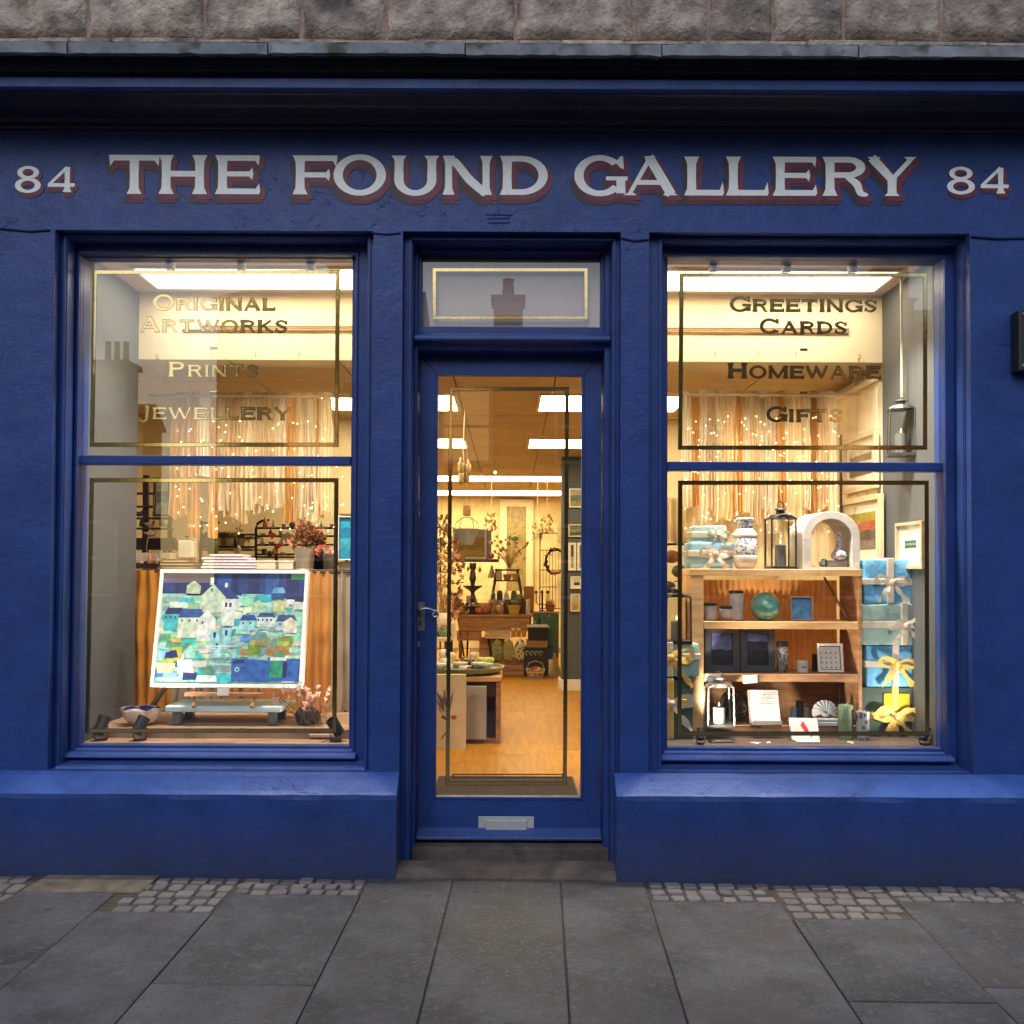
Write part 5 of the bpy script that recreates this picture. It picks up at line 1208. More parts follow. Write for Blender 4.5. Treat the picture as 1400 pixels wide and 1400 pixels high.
cord('pale twine dangling in front of the plate rack', [P(212, 676, 1.36), P(209, 700, 1.36), P(205, 722, 1.36), P(201, 745, 1.36), P(200, 758, 1.36)], .0016)
# black metal baker's rack behind the curtain
yb_ = 1.75
t = T('metal_rack', 'black metal shelving rack with curved top corner behind the fabric curtain', 'rack', (P(350, 0, yb_).x, yb_, ZF)); o_ = Vector(t.location)
def Q(px, py): return P(px, py, yb_) - o_
m = MB(); m.tube([Q(350, 780), Q(350, 722), Q(352, 716), Q(358, 712), Q(368, 711)], .009, 6); m.o('rail', BLKM, t)
for x0, x1, py in ((352, 470, 722), (352, 478, 733), (352, 478, 745), (352, 480, 758), (360, 480, 771), (262, 352, 731), (230, 350, 748), (276, 300, 715)): MB().tube([Q(x0, py), Q(x1, py)], .0075, 6).o('rail', BLKM, t)
for px, a, b_ in ((283, 712, 780), (385, 745, 780), (300, 712, 733), (240, 715, 780), (420, 722, 780)): MB().box(Q(px, 0).x - .008, Q(px, 0).x + .008, -.01, .01, Q(px, b_).z, Q(px, a).z).o('upright', BLKM, t)
MB().box(Q(350, 0).x - .01, Q(350, 0).x + .01, -.01, .01, 0, Q(350, 778).z).o('upright', BLKM, t); MB().box(Q(478, 0).x, Q(478, 0).x + .02, -.01, .01, 0, Q(478, 720).z).o('upright', BLKM, t); MB().box(Q(232, 0).x, Q(232, 0).x + .02, -.01, .01, 0, Q(232, 748).z).o('upright', BLKM, t)
for py, x0, x1 in ((733, 262, 352), (750, 232, 352), (760, 352, 480)): MB().box(Q(x0, 0).x, Q(x1, 0).x, .0, .28, Q(300, py).z - .01, Q(300, py).z).o('rack_shelf', DWOOD, t)
random.seed(31)
bc = [('cream', (.62, .50, .28)), ('yellow', (.62, .42, .06)), ('green', (.14, .22, .08)), ('black', (.03, .03, .03)), ('white', (.7, .66, .58)), ('tan', (.42, .26, .12))]
x = 286; i = 0
while x < 345:
    w = rr(3.5, 6.5); c = random.choice(bc); zt_ = P(300, 749, yb_).z; h2 = rr(.085, .125)
    o = MB().box(-w * K(1.8) / 2, w * K(1.8) / 2, -.06, .06, 0, h2).o('book', M('spine_' + c[0], c[1], .6, var=.15, rnd=.1), None, loc=(P(x + w / 2, 0, 1.82).x, 1.82, zt_), rot=(0, rr(-.08, .16), 0))
    tag(o, '%s upright book with a %s spine on the metal rack, counted from the left' % (('first','second','third','fourth','fifth','sixth','seventh','eighth','ninth','tenth','eleventh','twelfth')[i], c[0]), 'book', 'upright books on the metal rack'); x += w + 1.2; i += 1
blob('wooden_tray_stack', 'ochre wooden trough on top of the metal rack under the curtain', 'trough', 312, 731, 1.85, 14, 2.4, (.46, .27, .05), 'ochre_wood')
lathe_thing('green_jar', 'green glass jar beside the books behind the curtain', 'jar', 291, 757, 1.66, [(6, 0), (7, 2), (7, 17), (6, 18), (1e-6, 18)], M('moss_glass', (.12, .17, .04), .3), zbase=P(291, 757, 1.66).z)
lathe_thing('flower_vase', 'small dark vase holding green leaves under the curtain', 'vase', 322, 749, 1.62, [(2, 0), (3.5, 4), (2, 10), (1.5, 18), (1e-6, 18)], BLKM)
m = MB(); random.seed(8); c_ = P(322, 731, 1.62)
for i in range(26):
    a = Vector((rr(-1, 1), rr(-.6, .6), rr(-.3, 1))) * 9 * K(1.62); e = a + Vector((rr(-1, 1), 0, rr(-1, 1))) * .012; m.add([a, e + Vector((.004, 0, 0)), e + Vector((.012, .004, .010)), a + Vector((-.004, 0, .009))], [(0, 1, 2, 3)]); m.tube([Vector((0, 0, -.02)), a], .0008, 3)
tag(m.o('foliage_sprig', M('sprig_green', (.20, .30, .06), .6, var=.4, sc=40), None, loc=c_), 'sprig of green leaves in the small dark vase', 'sprig')
for px, py, c, n_, lab, s_ in ((372, 732, (.60, .05, .05), 'red_felt', 'small red heart shaped ornament hanging on the metal rack', 4.6), (381, 746, (.62, .07, .06), 'red_felt', 'small red ornament on the lower bar of the metal rack', 4), (392, 735, (.35, .33, .30), 'grey_wire', 'grey woven ornament on the metal rack left of the bucket', 7)):
    k = K(1.7); o = MB().prism([(math.sin(a) ** 3 * s_ * k, (13 * math.cos(a) - 5 * math.cos(2 * a) - 2 * math.cos(3 * a) - math.cos(4 * a)) / 15 * s_ * k) for a in [i * .3927 for i in range(16)]], -.008, .008).o('hanging_ornament', M(n_, c, .7, var=.2), None, loc=P(px, py, 1.70)); tag(o, lab, 'ornament')
blob('sheep_ornament', 'white woolly ornament beside the upright books', 'ornament', 324, 757, 1.66, 5.5, 6, (.66, .62, .56), 'white_wool')
tag(MB().ball((0, 0, 0), .02, 8, 6).o('charcoal_pot', BLKM, None, loc=P(369, 757, 1.6), smooth=True), 'little black pot on the rack right of the folded cloths', 'pot')
random.seed(77)
oc = [('terracotta', (.42, .16, .07)), ('cream', (.62, .54, .42)), ('moss', (.16, .18, .06)), ('charcoal', (.03, .03, .03)), ('rose', (.55, .25, .22)), ('straw', (.55, .40, .16)), ('white', (.72, .68, .62))]
fm = ('bottle', 'cup', 'bowl', 'figure', 'jug')
i = 0
for py, x0, x1, Yd in ((722, 360, 470, 1.74), (733, 356, 400, 1.72), (745, 356, 410, 1.72), (758, 358, 400, 1.70), (731, 265, 300, 1.86), (748, 236, 282, 1.86), (752, 188, 232, 1.60), (720, 190, 232, 1.56), (771, 190, 232, 1.30)):
    x = x0 + 3
    while x < x1:
        c = oc[i % 7]; s_ = rr(.85, 1.35); kind = fm[(i * 3) % 5]; pr = {'bottle': [(3, 0), (3.4, 1), (3.2, 6), (1.2, 9), (1.2, 12), (1e-6, 12)], 'cup': [(2.5, 0), (3.5, 6), (3.2, 6), (2.2, 1), (1e-6, 1)], 'bowl': [(2, 0), (5, 4), (4.6, 4), (1.8, .8), (1e-6, .8)], 'figure': [(3, 0), (2, 4), (2.6, 6), (1.2, 8), (1.9, 10), (1e-6, 12)], 'jug': [(2.4, 0), (4, 3), (3.4, 6), (1.8, 8.5), (2.4, 10), (1e-6, 9)]}[kind]
        side = 'left' if x < 236 else ('middle' if x < 350 else 'right')
        o = lathe_thing('small_' + kind, 'small %s %s on the %s rack behind the left window, %s px from its end' % (c[0], kind, side, i), 'ornament', x, py, Yd, [(r * s_, z * s_) for r, z in pr], M('ornament_' + c[0], c[1], .45, var=.2, rnd=.1), 'small ornaments on the racks behind the left window', 12)
        o['label'] = 'small %s coloured %s among the crowded ornaments on the %s rack in the left window' % (c[0], kind, side); i += 1; x += rr(9, 15)

# ================================================================== RIGHT DISPLAY WINDOW
rod('pale bamboo curtain rod hanging across the right display window', 898, 1175, 539, 1.05, RODM)
cord('string from a hook to the right end of the curtain rod in the right window', [P(1174, 489, .83), P(1170, 512, .95), P(1164, 538, 1.05)])
textile_curtain('curtain of cream, peach and ochre fabric strips strung with lights in the right window', 933, 1143, 539, 712, 1.07,
    [(0, .1, 1.1), (3, .1, .8), (0, .0, .9), (5, .05, .9), (1, .0, .8), (2, .0, 1.4), (3, .05, .8), (0, .1, 1.1), (5, .0, .8), (0, .1, .9), (4, -.1, 1.4), (3, .1, .9), (1, .0, .8), (2, .0, 1.3), (1, .1, .8), (3, .05, .9), (2, .1, 1.0), (1, .0, .9)], 17)
v, f = strip(P(940, 0, 1.14).x, P(1140, 0, 1.14).x, P(1000, 775, 1.14).z, P(1000, 540, 1.14).z, 1.14, .012, 11, .01, 0, 2.2, 90, 20)
tag(MB().add(v, f).o('backing_curtain', FAB[5], None, smooth=True), 'long ochre backing cloth behind the fabric strips in the right window', 'curtain')
random.seed(22)
bulbs('fairy_lights', 'strings of tiny warm lights over the fabric curtain in the right window', [P(rr(930, 1148), rr(565, 735), rr(1.00, 1.08)) for _ in range(150)])
tag(MB().box(-.006, .006, -.006, .006, 0, P(1145, 595, 1.0).z - ZSR).o('black_post', BLKM, None, loc=(P(1146, 0, 1.0).x, .98, ZSR)), 'thin black post standing behind the arch in the right window', 'post')
# hanging lantern with rope
yl = .50; lt = lantern('black metal lantern with mirrored panel hanging on a rope in the right window', 1232, 624, yl, 36, 80, M('pewter_metal', (.10, .095, .09), .4, .6), .004, dep=.11)
lt.rotation_euler.z = -.25
pr_ = P(1232, 543, yl); pz = P(1232, 372, yl)
o = MB().tube([(0, 0, 0), (.002, 0, (pz.z - pr_.z) * .5), (0, 0, pz.z - pr_.z)], .0035, 6).tube([(.006, 0, 0), (.006, 0, (pz.z - pr_.z))], .003, 5).o('lantern_rope', M('pale_rope', (.62, .52, .40), .9, bump=.002, bsc=250), None, loc=(pr_.x, yl, pr_.z)); tag(o, 'double pale rope holding the hanging black lantern', 'rope')
# framed prints on the side wall
kx = XB - .064
def wallpic(lab, pxa, pxb, pyt, pyb, X, fm, cols, **kw):
    Ya = CAM.y + F * X / (pxa - VPX); Yb = CAM.y + F * X / (pxb - VPX); Ym = (Ya + Yb) / 2; zt_ = P((pxa + pxb) / 2, pyt, Ym).z; zb_ = P((pxa + pxb) / 2, pyb, Ym).z
    return picture('framed_print', lab, (X, Ym, zb_), abs(Yb - Ya), zt_ - zb_, fm, cols, rz=-math.pi / 2, **kw)
GILT = M('cream_gilt_frame', (.62, .50, .30), .45, var=.12, sc=12)
wallpic('upper cream framed landscape on the boarded side wall of the right window', 1203, 1158, 594, 672, kx, GILT, [(.62, .58, .40), (.22, .14, .06), (.70, .68, .60), (.20, .12, .05)], fw=.03, mt=.05)
wallpic('lower large cream framed print with red sky over rocks on the side wall', 1209, 1153, 680, 776, kx, GILT, [(.40, .32, .04), (.50, .12, .05), (.12, .08, .05), (.25, .20, .15)], fw=.03, mt=.06)
t = wallpic('small pale wood framed green print leaning above the gift boxes', 1267, 1230, 714, 778, xpr - .002, PALEW, [(.05, .14, .10), (.20, .34, .26), (.04, .12, .09)], fw=.016, mt=.075)
# wooden shelf unit
ys, yd = .45, .27
U = R(943, 778, 1179, 1000, ys); sx0, sx1 = U[0], U[1]; kz = lambda py: P(1060, py, ys).z - ZSR
su = T('shelf_unit', 'orange brown wooden open shelf unit in the right display window', 'shelf unit', ((sx0 + sx1) / 2, ys, ZSR)); hw = (sx1 - sx0) / 2
MB().box(-hw, hw, 0, yd, kz(787), kz(778)).o('top_board', WOODO, su, bev=.002)
MB().box(-hw + .004, -hw + 19 * K(ys), .002, yd, 0, kz(787) - .0005).o('side_panel', WOODO, su, bev=.001); MB().box(hw - .018, hw - .001, .002, yd, 0, kz(787) - .0005).o('side_panel', WOOD, su, bev=.001)
for a, b_ in ((850, 860), (922, 932), (992, 1003)): MB().box(-hw + 19 * K(ys) + .001, hw - .019, .001, yd - .002, kz(b_) if b_ < 1000 else 0, kz(a)).o('shelf', WOODO if a < 900 else WOOD, su, bev=.001)
MB().box(-hw + .08, hw - .02, yd + .002, yd + .008, 0, kz(932)).o('back_panel', WOOD, su)
MB().tube([(hw - .03, .13, kz(846)), (hw - .10, .26, kz(790))], .006, 6).o('brace', WOOD, su)
v, f = strip(sx0 + .05, sx1 - .02, P(1060, 930, ys + yd + .03).z, P(1060, 793, ys + yd + .03).z, ys + yd + .035, .008, 26, .002, 1, 4, 150, 14)
tag(MB().add(v, f).o('gathered_curtain', ORG2, None, smooth=True), 'gathered brown orange curtain behind the wooden shelf unit', 'curtain')
ZT, Z1, Z2, Z3 = ZSR + kz(778), ZSR + kz(850), ZSR + kz(922), ZSR + kz(992)
yi = ys + .10; k = K(yi)
def sat(px, z, Y=yi): return (P(px, 0, Y).x, Y, z)
BLW = cloth('sky_blue_wrap', (.15, .42, .70), tr=.05, sc=6, bump=.010, bsc=16); SGW = cloth('sage_wrap', (.32, .46, .42), tr=.05, sc=6, bump=.010, bsc=16); DGW = cloth('dark_green_wrap', (.07, .10, .085), tr=.05); YLW = cloth('mustard_wrap', (.48, .38, .03), tr=.08)
RWH = satin('ivory_ribbon', (.62, .55, .46)); RYE = satin('golden_ribbon', (.70, .48, .14)); RLB = cloth('pale_sheer_ribbon', (.50, .48, .42), tr=.3)
BBL = cloth('dusty_blue_wrap', (.22, .38, .48), tr=.05)
yg = .50
gift('top sky blue gift box with ivory bow in the stack on the right', 1181, 765, 1253, 826, yg, .22, BLW, RWH, RWH, (.50, .50), bs=.055, lean=-.1)
gift('sage green gift box with ivory bow between two blue boxes on the right', 1178, 826, 1255, 882, yg - .01, .24, SGW, RWH, RWH, (.76, .50), bs=.055, lean=.25)
gift('lower sky blue gift box with golden ribbon flower in the right stack', 1184, 883, 1261, 939, yg, .24, BLW, RWH, RYE, (.52, .55), bs=.06, lean=-.1)
t = gift('dark green gift box at the foot of the right stack with golden bow', 1170, 939, 1256, 1006, yg, .25, DGW, RYE, RYE, (.62, .42), bs=.075)
t.location.z = ZSR
q = MB().box(-.06, .07, -.004, .0, .13, .215); q.o('mustard_cloth', YLW, t, loc=(.04, -.13, 0), bev=.002)
gift('sage gift box at the top left of the shelf unit', 947, 735, 994, 763, yi + .02, .12, SGW, RLB, RLB, (.72, .55), vert=False, bs=.036).location.z = ZT + 31 * k
gift('dusty blue gift box with ivory bow at the top left of the shelf unit', 943, 763, 1002, 777, yi, .16, BBL, RLB, RWH, (.58, .62), vert=False, bs=.055)
for o in COL.objects:
    if o.get('label', '').startswith('dusty blue'):
        o.location.z = ZT
        for c in o.children: c.scale.z = 2.6 if c.name.startswith('wrapped') else 1
for o in list(COL.objects):
    if o.get('label', '').startswith('dusty blue'):
        for c in o.children:
            if c.name.startswith(('bow', 'ribbon')): c.location.z = 12 * k
gift('sage gift box with golden bow in the lower left corner of the right window', 893, 880, 956, 925, .40, .22, SGW, RWH, RYE, (.35, .6), bs=.075)
t = gift('dark gift box with ivory bow at the bottom left corner of the right window', 890, 925, 948, 1006, .40, .22, DGW, RYE, RWH, (.45, .62), bs=.07); t.location.z = ZSR
lantern('tall black lantern standing on gift boxes at the left edge of the right window', 925, 879, .46, 36, 78, BLKM, .002)
# ---- top of the unit
def bluewhite(name, c0=(.70, .68, .66), c1=(.03, .05, .22), s=26):
    m = M(name, c0, .18, var=.03, coat=.5); nt = m.node_tree; N = nt.nodes; L = nt.links; b = N['Principled BSDF']
    v = N.new('ShaderNodeTexVoronoi'); v.inputs['Scale'].default_value = s; L.new(N['Texture Coordinate'].outputs['Object'], v.inputs[0])
    r = N.new('ShaderNodeValToRGB'); r.color_ramp.interpolation = 'CONSTANT'; r.color_ramp.elements[0].color = list(c1) + [1]; r.color_ramp.elements[1].color = list(c0) + [1]; r.color_ramp.elements[1].position = .42; e = r.color_ramp.elements.new(.2); e.color = list(c0) + [1]; e2 = r.color_ramp.elements.new(.27); e2.color = list(c1) + [1]
    L.new(v.outputs[0], r.inputs[0]); L.new(r.outputs[0], b.inputs['Base Color']); return m
BWH = bluewhite('blue_and_white_glaze', s=70)
t = T('patterned_vase', 'white vase with blue painted bands beside the blue gift box on the shelf unit', 'vase', sat(1018, ZT))
pr = [(10, 0), (13, 3), (16, 10), (16.5, 17), (16, 19)]; MB().lathe([(r * k, z * k) for r, z in pr], 26).o('vase_foot', CER, t, smooth=True)
MB().lathe([(r * k, z * k) for r, z in [(16, 19), (16.3, 20), (16, 40), (15.5, 41)]], 26).o('blue_band', BWH, t, smooth=True)
MB().lathe([(r * k, z * k) for r, z in [(15.5, 41), (16.5, 46), (15, 50), (12, 53), (11, 55)]], 26).o('shoulder', CER, t, smooth=True)
MB().lathe([(r * k, z * k) for r, z in [(11, 55), (10, 60), (10.5, 64), (12.5, 69), (11.5, 70), (9.5, 64), (8, 58), (1e-6, 57)]], 26).o('blue_neck', BWH, t, smooth=True)
lantern('tall black lantern with glass and grey candle on the shelf unit', 1067, 776, yi, 35, 86, BLKM, .0, dep=.13).location.z = ZT
def arch(px0, px1, pyt):
    a = R(px0, pyt, px1, 776, yi - .04); w = (a[1] - a[0]) / 2; h = a[3] - a[2]; t = T('arched_niche', 'white painted wooden arch shaped niche on the shelf unit', 'niche', ((a[0] + a[1]) / 2, yi - .05, ZT)); WSH = M('limewashed_wood', (.58, .54, .50), .75, var=.14, sc=9, bump=.002, bsc=50)
    n = 22; th = .040; out_ = [(-w, 0)] + [(-w * math.cos(math.pi * i / n), h - w * .82 + w * .82 * math.sin(math.pi * i / n)) for i in range(n + 1)] + [(w, 0)]
    s_ = (w - th) / w; inn = [(x * s_, max(.0, z) if z < .001 else (z - th * .9 * (z / h))) for x, z in out_]; D_ = .20; v = []
    for (x, z), (u, q) in zip(out_, inn): v += [(x, 0, z), (u, 0, q), (u * .98, D_, q), (x * .98, D_, z)]
    N_ = len(out_); f = [(i * 4 + j, i * 4 + (j + 1) % 4, (i + 1) * 4 + (j + 1) % 4, (i + 1) * 4 + j) for i in range(N_ - 1) for j in range(4)]
    MB().add(v, f).o('arch_shell', WSH, t, smooth=False, bev=.002); MB().box(-w, w, .001, D_, 0, .012).o('arch_base', WSH, t)
    t.rotation_euler.z = .08; return t
arch(1096, 1176, 697)
tag(MB().box(-.05, .05, -.03, .03, 0, 9 * k).o('wood_block', M('grey_block', (.17, .14, .12), .8, bump=.003), None, loc=(P(1140, 0, yi + .02).x, yi + .02, ZT + .013), bev=.003), 'grey wooden block inside the white arch', 'wood block')
o = MB().lathe([(r * k, z * k) for r, z in [(4, 0), (10, 3), (11, 8), (8, 13), (3.5, 17), (3, 30), (4, 36), (4.5, 38), (3, 37), (1e-6, 30)]], 20).o('bottle_vase', BWH, None, loc=(P(1144, 0, yi + .02).x, yi + .01, ZT + .013 + 9 * k), smooth=True); tag(o, 'small blue and white bottle vase inside the white arch', 'vase')
o = MB().lathe([(r * k, z * k) for r, z in [(4, 0), (6, 2), (6.5, 6), (3, 9), (3, 11), (1e-6, 10)]], 16).o('small_vase', BWH, None, loc=(P(1124, 0, yi + .05).x, yi + .05, ZT + .013), smooth=True); tag(o, 'tiny blue and white pot at the left inside the white arch', 'vase')
# ---- first shelf
KG = M('stoneware_glaze', (.58, .49, .43), .4, var=.25, sc=16, bump=.001); KD = M('dark_glaze_rim', (.045, .035, .035), .3)
def jar(lab, px, r, h, sq=False):
    t = T('stoneware_jar', lab, 'jar', sat(px, Z1), 0, 'speckled stoneware jars on the upper shelf')
    pr = [(r * .85, 0), (r, 1.5), (r, h - 4)] if not sq else [(r * .5, 0), (r * .95, h * .3), (r, h * .5), (r * .8, h * .8)]
    MB().lathe([(a * k, z * k) for a, z in pr], 22).o('jar_body', KG, t, smooth=True)
    e = pr[-1]; MB().lathe([(a * k, z * k) for a, z in [e, (e[0] * 1.0, h - .5), (e[0] * .9, h), (e[0] * .8, h - 2), (1e-6, h - 3)]], 22).o('dark_rim', KD, t, smooth=True)
jar('short straight stoneware jar at the left end of the upper shelf', 971, 9, 24); jar('round stoneware pot with small opening on the upper shelf', 993, 11.5, 20, True); jar('tall straight stoneware jar behind the round pot', 1006, 10, 41)
gb = M('verdigris_glass', (.10, .40, .33), .12, var=.4, sc=9, c2=(.26, .62, .54), coat=.6, bump=.002, bsc=18)
o = MB().ball((0, 0, 19 * k), 20 * k, 28, 16).o('glass_float', gb, None, loc=sat(1045, Z1), smooth=True); tag(o, 'round teal green glass float on the upper shelf', 'glass ball')
picture('small_canvas', 'small square blue painting with pale frame on the upper shelf', sat(1093, Z1 + .001), 31 * k, 33 * k, PALEW, [(.12, .38, .76), (.16, .44, .80)], fw=.007, cat='picture', rx=-.05)
# ---- second shelf
DKF = M('charcoal_frame', (.055, .055, .068), .5, var=.15)
picture('dark_frame', 'left one of two charcoal framed moonlit seascapes on the middle shelf', sat(986, Z2 + .001), 47 * k, 61 * k, DKF, [(.16, .20, .50), (.18, .22, .42), (.03, .03, .05), (.02, .02, .03)], fw=.034, rx=-.06)
picture('dark_frame', 'right one of two charcoal framed moonlit seascapes on the middle shelf', sat(1034, Z2 + .001), 47 * k, 61 * k, DKF, [(.20, .28, .62), (.04, .04, .06), (.03, .025, .03), (.02, .02, .02)], fw=.034, rx=-.06)
t = T('patterned_tin', 'tall cylinder tin with silver bird pattern beside the dark frames', 'tin', sat(1068, Z2)); TP = bluewhite('silver_pattern', (.35, .36, .36), (.02, .02, .03), 60)
MB().lathe([(7.5 * k, 0), (7.5 * k, 36 * k)], 20).o('tin_body', TP, t, smooth=True); MB().lathe([(7.9 * k, 36 * k), (7.9 * k, 42 * k), (1e-6, 42.5 * k)], 20).o('lid', BLKM, t)
t = T('candle_pot', 'small white candle pot with printed mark on the middle shelf', 'candle', sat(1095, Z2)); MB().lathe([(7.6 * k, 0), (8 * k, 1 * k), (8 * k, 15.5 * k), (7.2 * k, 15.5 * k), (7 * k, 13 * k), (1e-6, 13 * k)], 22).o('pot', CER, t, smooth=False)
m = MB(); [m.box(-3 * k + i * 1.6 * k, -2 * k + i * 1.6 * k, -8.15 * k, -7.7 * k, 7 * k, 8.6 * k) for i in range(4)]; m.o('printed_mark', BLKM, t)
tag(MB().box(-6 * k, 6 * k, -.02, .02, 0, 24 * k).o('black_candle_box', BLKM, None, loc=sat(1115, Z2, yi + .06), bev=.002), 'small black box standing behind the framed alphabet card', 'box')
def alphabet_card():
    t = T('picture_card', 'white framed card with rows of small black drawings on the middle shelf', 'card', sat(1133, Z2 + .001)); t.rotation_euler = (-.14, -.0, 0); w, h = 35 * k, 39 * k
    MB().ring([-w / 2, w / 2, 0, h], [-w / 2 + .012, w / 2 - .012, .012, h - .012], -.012, 0).o('frame', M('white_frame_paint'), t, bev=.001); m = MB(); m.sheet([(-w / 2 + .01, .01), (w / 2 - .01, .01), (w / 2 - .01, h - .01), (-w / 2 + .01, h - .01)], -.002, (.06, .07, .09)); q = .016
    m.sheet([(-w / 2 + q, q), (w / 2 - q, q), (w / 2 - q, h - q), (-w / 2 + q, h - q)], -.0026, (.76, .74, .70))
    random.seed(3)
    for r in range(4):
        for c in range(4):
            x = -w / 2 + .021 + c * (w - .042) / 3.6; z = .024 + r * (h - .042) / 4.2; s_ = .0048
            m.sheet([(x + s_ * rr(.4, 1.2) * math.cos(a), z + s_ * rr(.5, 1.2) * math.sin(a)) for a in [j * .9 for j in range(7)]], -.003, (.05, .05, .06))
    m.o('printed_face', PRINT, t)
alphabet_card()
def ticket(lab, px0, py0, px1, py1, Y, ry=0, lines=0):
    a = R(px0, py0, px1, py1, Y); w, h = (a[1] - a[0]) / 2, (a[3] - a[2]); t = T('price_card', lab, 'price card', ((a[0] + a[1]) / 2, Y, a[2]), 0); t.rotation_euler = (0, ry, 0)
    MB().box(-w, w, -.001, .001, 0, h).o('card', WPAPER, t)
    m = MB(); random.seed(lines + 1)
    for i in range(lines): 
        x = -w * .7
        while x < w * .6: q = rr(.002, .005); m.sheet([(x, h * .62 - i * .007), (x + q, h * .62 - i * .007), (x + q, h * .62 - i * .007 + .002), (x, h * .62 - i * .007 + .002)], -.0013); x += q + .0015
    if lines: m.o('printed_text', BLKM, t)
ticket('small white price card at the left of the middle shelf edge', 964, 922, 985, 932, ys - .003, .05, 1)
ticket('white handwritten price card on the middle shelf edge under the dark frames', 1016, 923, 1036, 934, ys - .004, -.06, 2)
# ---- bottom shelf
SIL = M('brushed_silver', (.36, .34, .31), .4, .9, var=.2, sc=12)
lt = lantern('silver rectangular lantern with domed cap on the bottom shelf', 983, 1000, ys - .03, 38, 68, SIL, .003, dep=.11); lt.location.z = Z3
t = T('wicker_ball', 'dark brown twig ball behind the silver lantern', 'twig ball', sat(1003, Z3, ys + .14)); m = MB(); random.seed(2); r0 = 21 * k
for i in range(26):
    ax = Vector((rr(-1, 1), rr(-1, 1), rr(-1, 1))).normalized(); u = ax.orthogonal().normalized(); w = ax.cross(u); q = rr(.85, 1)
    m.tube([(u * math.cos(a) + w * math.sin(a)) * r0 * q + Vector((0, 0, r0)) for a in [j * .4488 for j in range(15)]], .0035, 4)
m.o('twigs', M('dark_twig', (.06, .035, .025), .8), t)
t = T('label_tray', 'slanted wooden tray with two columns of white soap labels on the bottom shelf', 'tray', (P(1046, 0, ys + .0).x, ys - .01, Z3)); t.rotation_euler = (-.30, 0, .02)
w, h = 38 * k, 48 * k; MB().box(-w / 2 - .005, w / 2 + .005, .003, .03, 0, h + .004).o('tray', M('grey_block'), t, bev=.003); MB().box(-w / 2 - .004, w / 2 + .004, -.02, .003, 0, 6 * k).o('tray_lip', M('grey_block'), t, bev=.002)
for r in range(7):
    for c in (0, 1):
        o = MB().box(-w / 4 + .001, w / 4 - .001, -.008, .002, 0, h / 7.6 - .003).o('soap_bar', WPAPER, t, loc=(-w / 4 + c * w / 2, 0, 6 * k + r * (h - 6 * k) / 7), bev=.001)
        m = MB(); x = -w / 5
        while x < w / 6: q = rr(.003, .007); m.sheet([(x, .006), (x + q, .006), (x + q, .0085), (x, .0085)], -.0083); x += q + .002
        m.warp(lambda v: v + Vector((-w / 4 + c * w / 2, 0, 6 * k + r * (h - 6 * k) / 7))); m.o('printed_text', M('blue_ink', (.12, .16, .30), .6), t)
for px, h, r, c, nm_, lab in ((1083, 20, 4.4, (.20, .27, .30), 'blue_wax', 'short grey blue candle behind the bird card'), (1091, 29, 5, (.02, .03, .03), 'black_wax', 'tall black candle behind the bird card'), (1100, 20, 4.4, (.20, .24, .16), 'sage_wax', 'short sage candle behind the bird card')):
    t = T('pillar_candle', lab, 'candle', sat(px, Z3, ys + .10), 0, 'candles on the bottom shelf'); MB().lathe([(r * k, 0), (r * k, h * k), (r * .8 * k, (h + .6) * k), (1e-6, (h - .5) * k)], 14).o('wax', M(nm_, c, .4, var=.1), t); MB().tube([(0, 0, h * k), (.0008, 0, (h + 3) * k)], .0008, 4).o('wick', BLKM, t)
# shell fan
t = T('shell_ornament', 'white ribbed scallop shell ornament on the bottom shelf', 'shell', sat(1126, Z3 + .028, ys + .03)); k2 = K(ys); n = 45; v = []; rings_ = 6
for j in range(rings_ + 1):
    for i in range(n):
        a = rad(-28 + 236 * i / (n - 1)); rho = (2 + 15 * j / rings_) * k2 * (1 + .05 * abs(math.sin((i / (n - 1)) * 12 * math.pi)) * j / rings_); v.append((rho * math.cos(a), -.010 * abs(math.sin(i / (n - 1) * 12 * math.pi)) * (.3 + j / rings_) + .02 * (j / rings_) ** 2, 9 * k2 + rho * math.sin(a) * .95))
MB().add(v, [(j * n + i, j * n + i + 1, (j + 1) * n + i + 1, (j + 1) * n + i) for j in range(rings_) for i in range(n - 1)]).o('shell', CER, t, smooth=True); MB().ball((0, 0, 6 * k2), 5 * k2, 8, 5, 1.2, .5, .6).o('hinge', CER, t, smooth=True)
o = MB().box(-19 * k2, 19 * k2, -.04, .05, 0, 5 * k2).box(-18 * k2, 18 * k2, -.038, .048, 5.4 * k2, 9.5 * k2).o('wrapped_soap_stack', M('grey_lilac_paper', (.40, .40, .44), .7, var=.15), None, loc=(P(1131, 0, ys + .02).x, ys + .03, Z3), bev=.002); tag(o, 'flat grey lilac boxes stacked under the shell ornament', 'box')
t = T('green_candle', 'green rustic pillar candle with wick right of the shell', 'candle', (P(1153, 0, .42).x, .42, ZSR)); MB().lathe([(10 * k2, 0), (10 * k2, 42 * k2), (9.5 * k2, 46 * k2), (7 * k2, 43 * k2), (1e-6, 42 * k2)], 20, wob=.02).o('wax', M('green_wax', (.13, .19, .10), .55, var=.3, sc=14, bump=.002), t, smooth=False); MB().tube([(0, 0, 42 * k2), (.004, 0, 48 * k2), (.012, 0, 50 * k2)], .001, 4).o('wick', WPAPER, t)
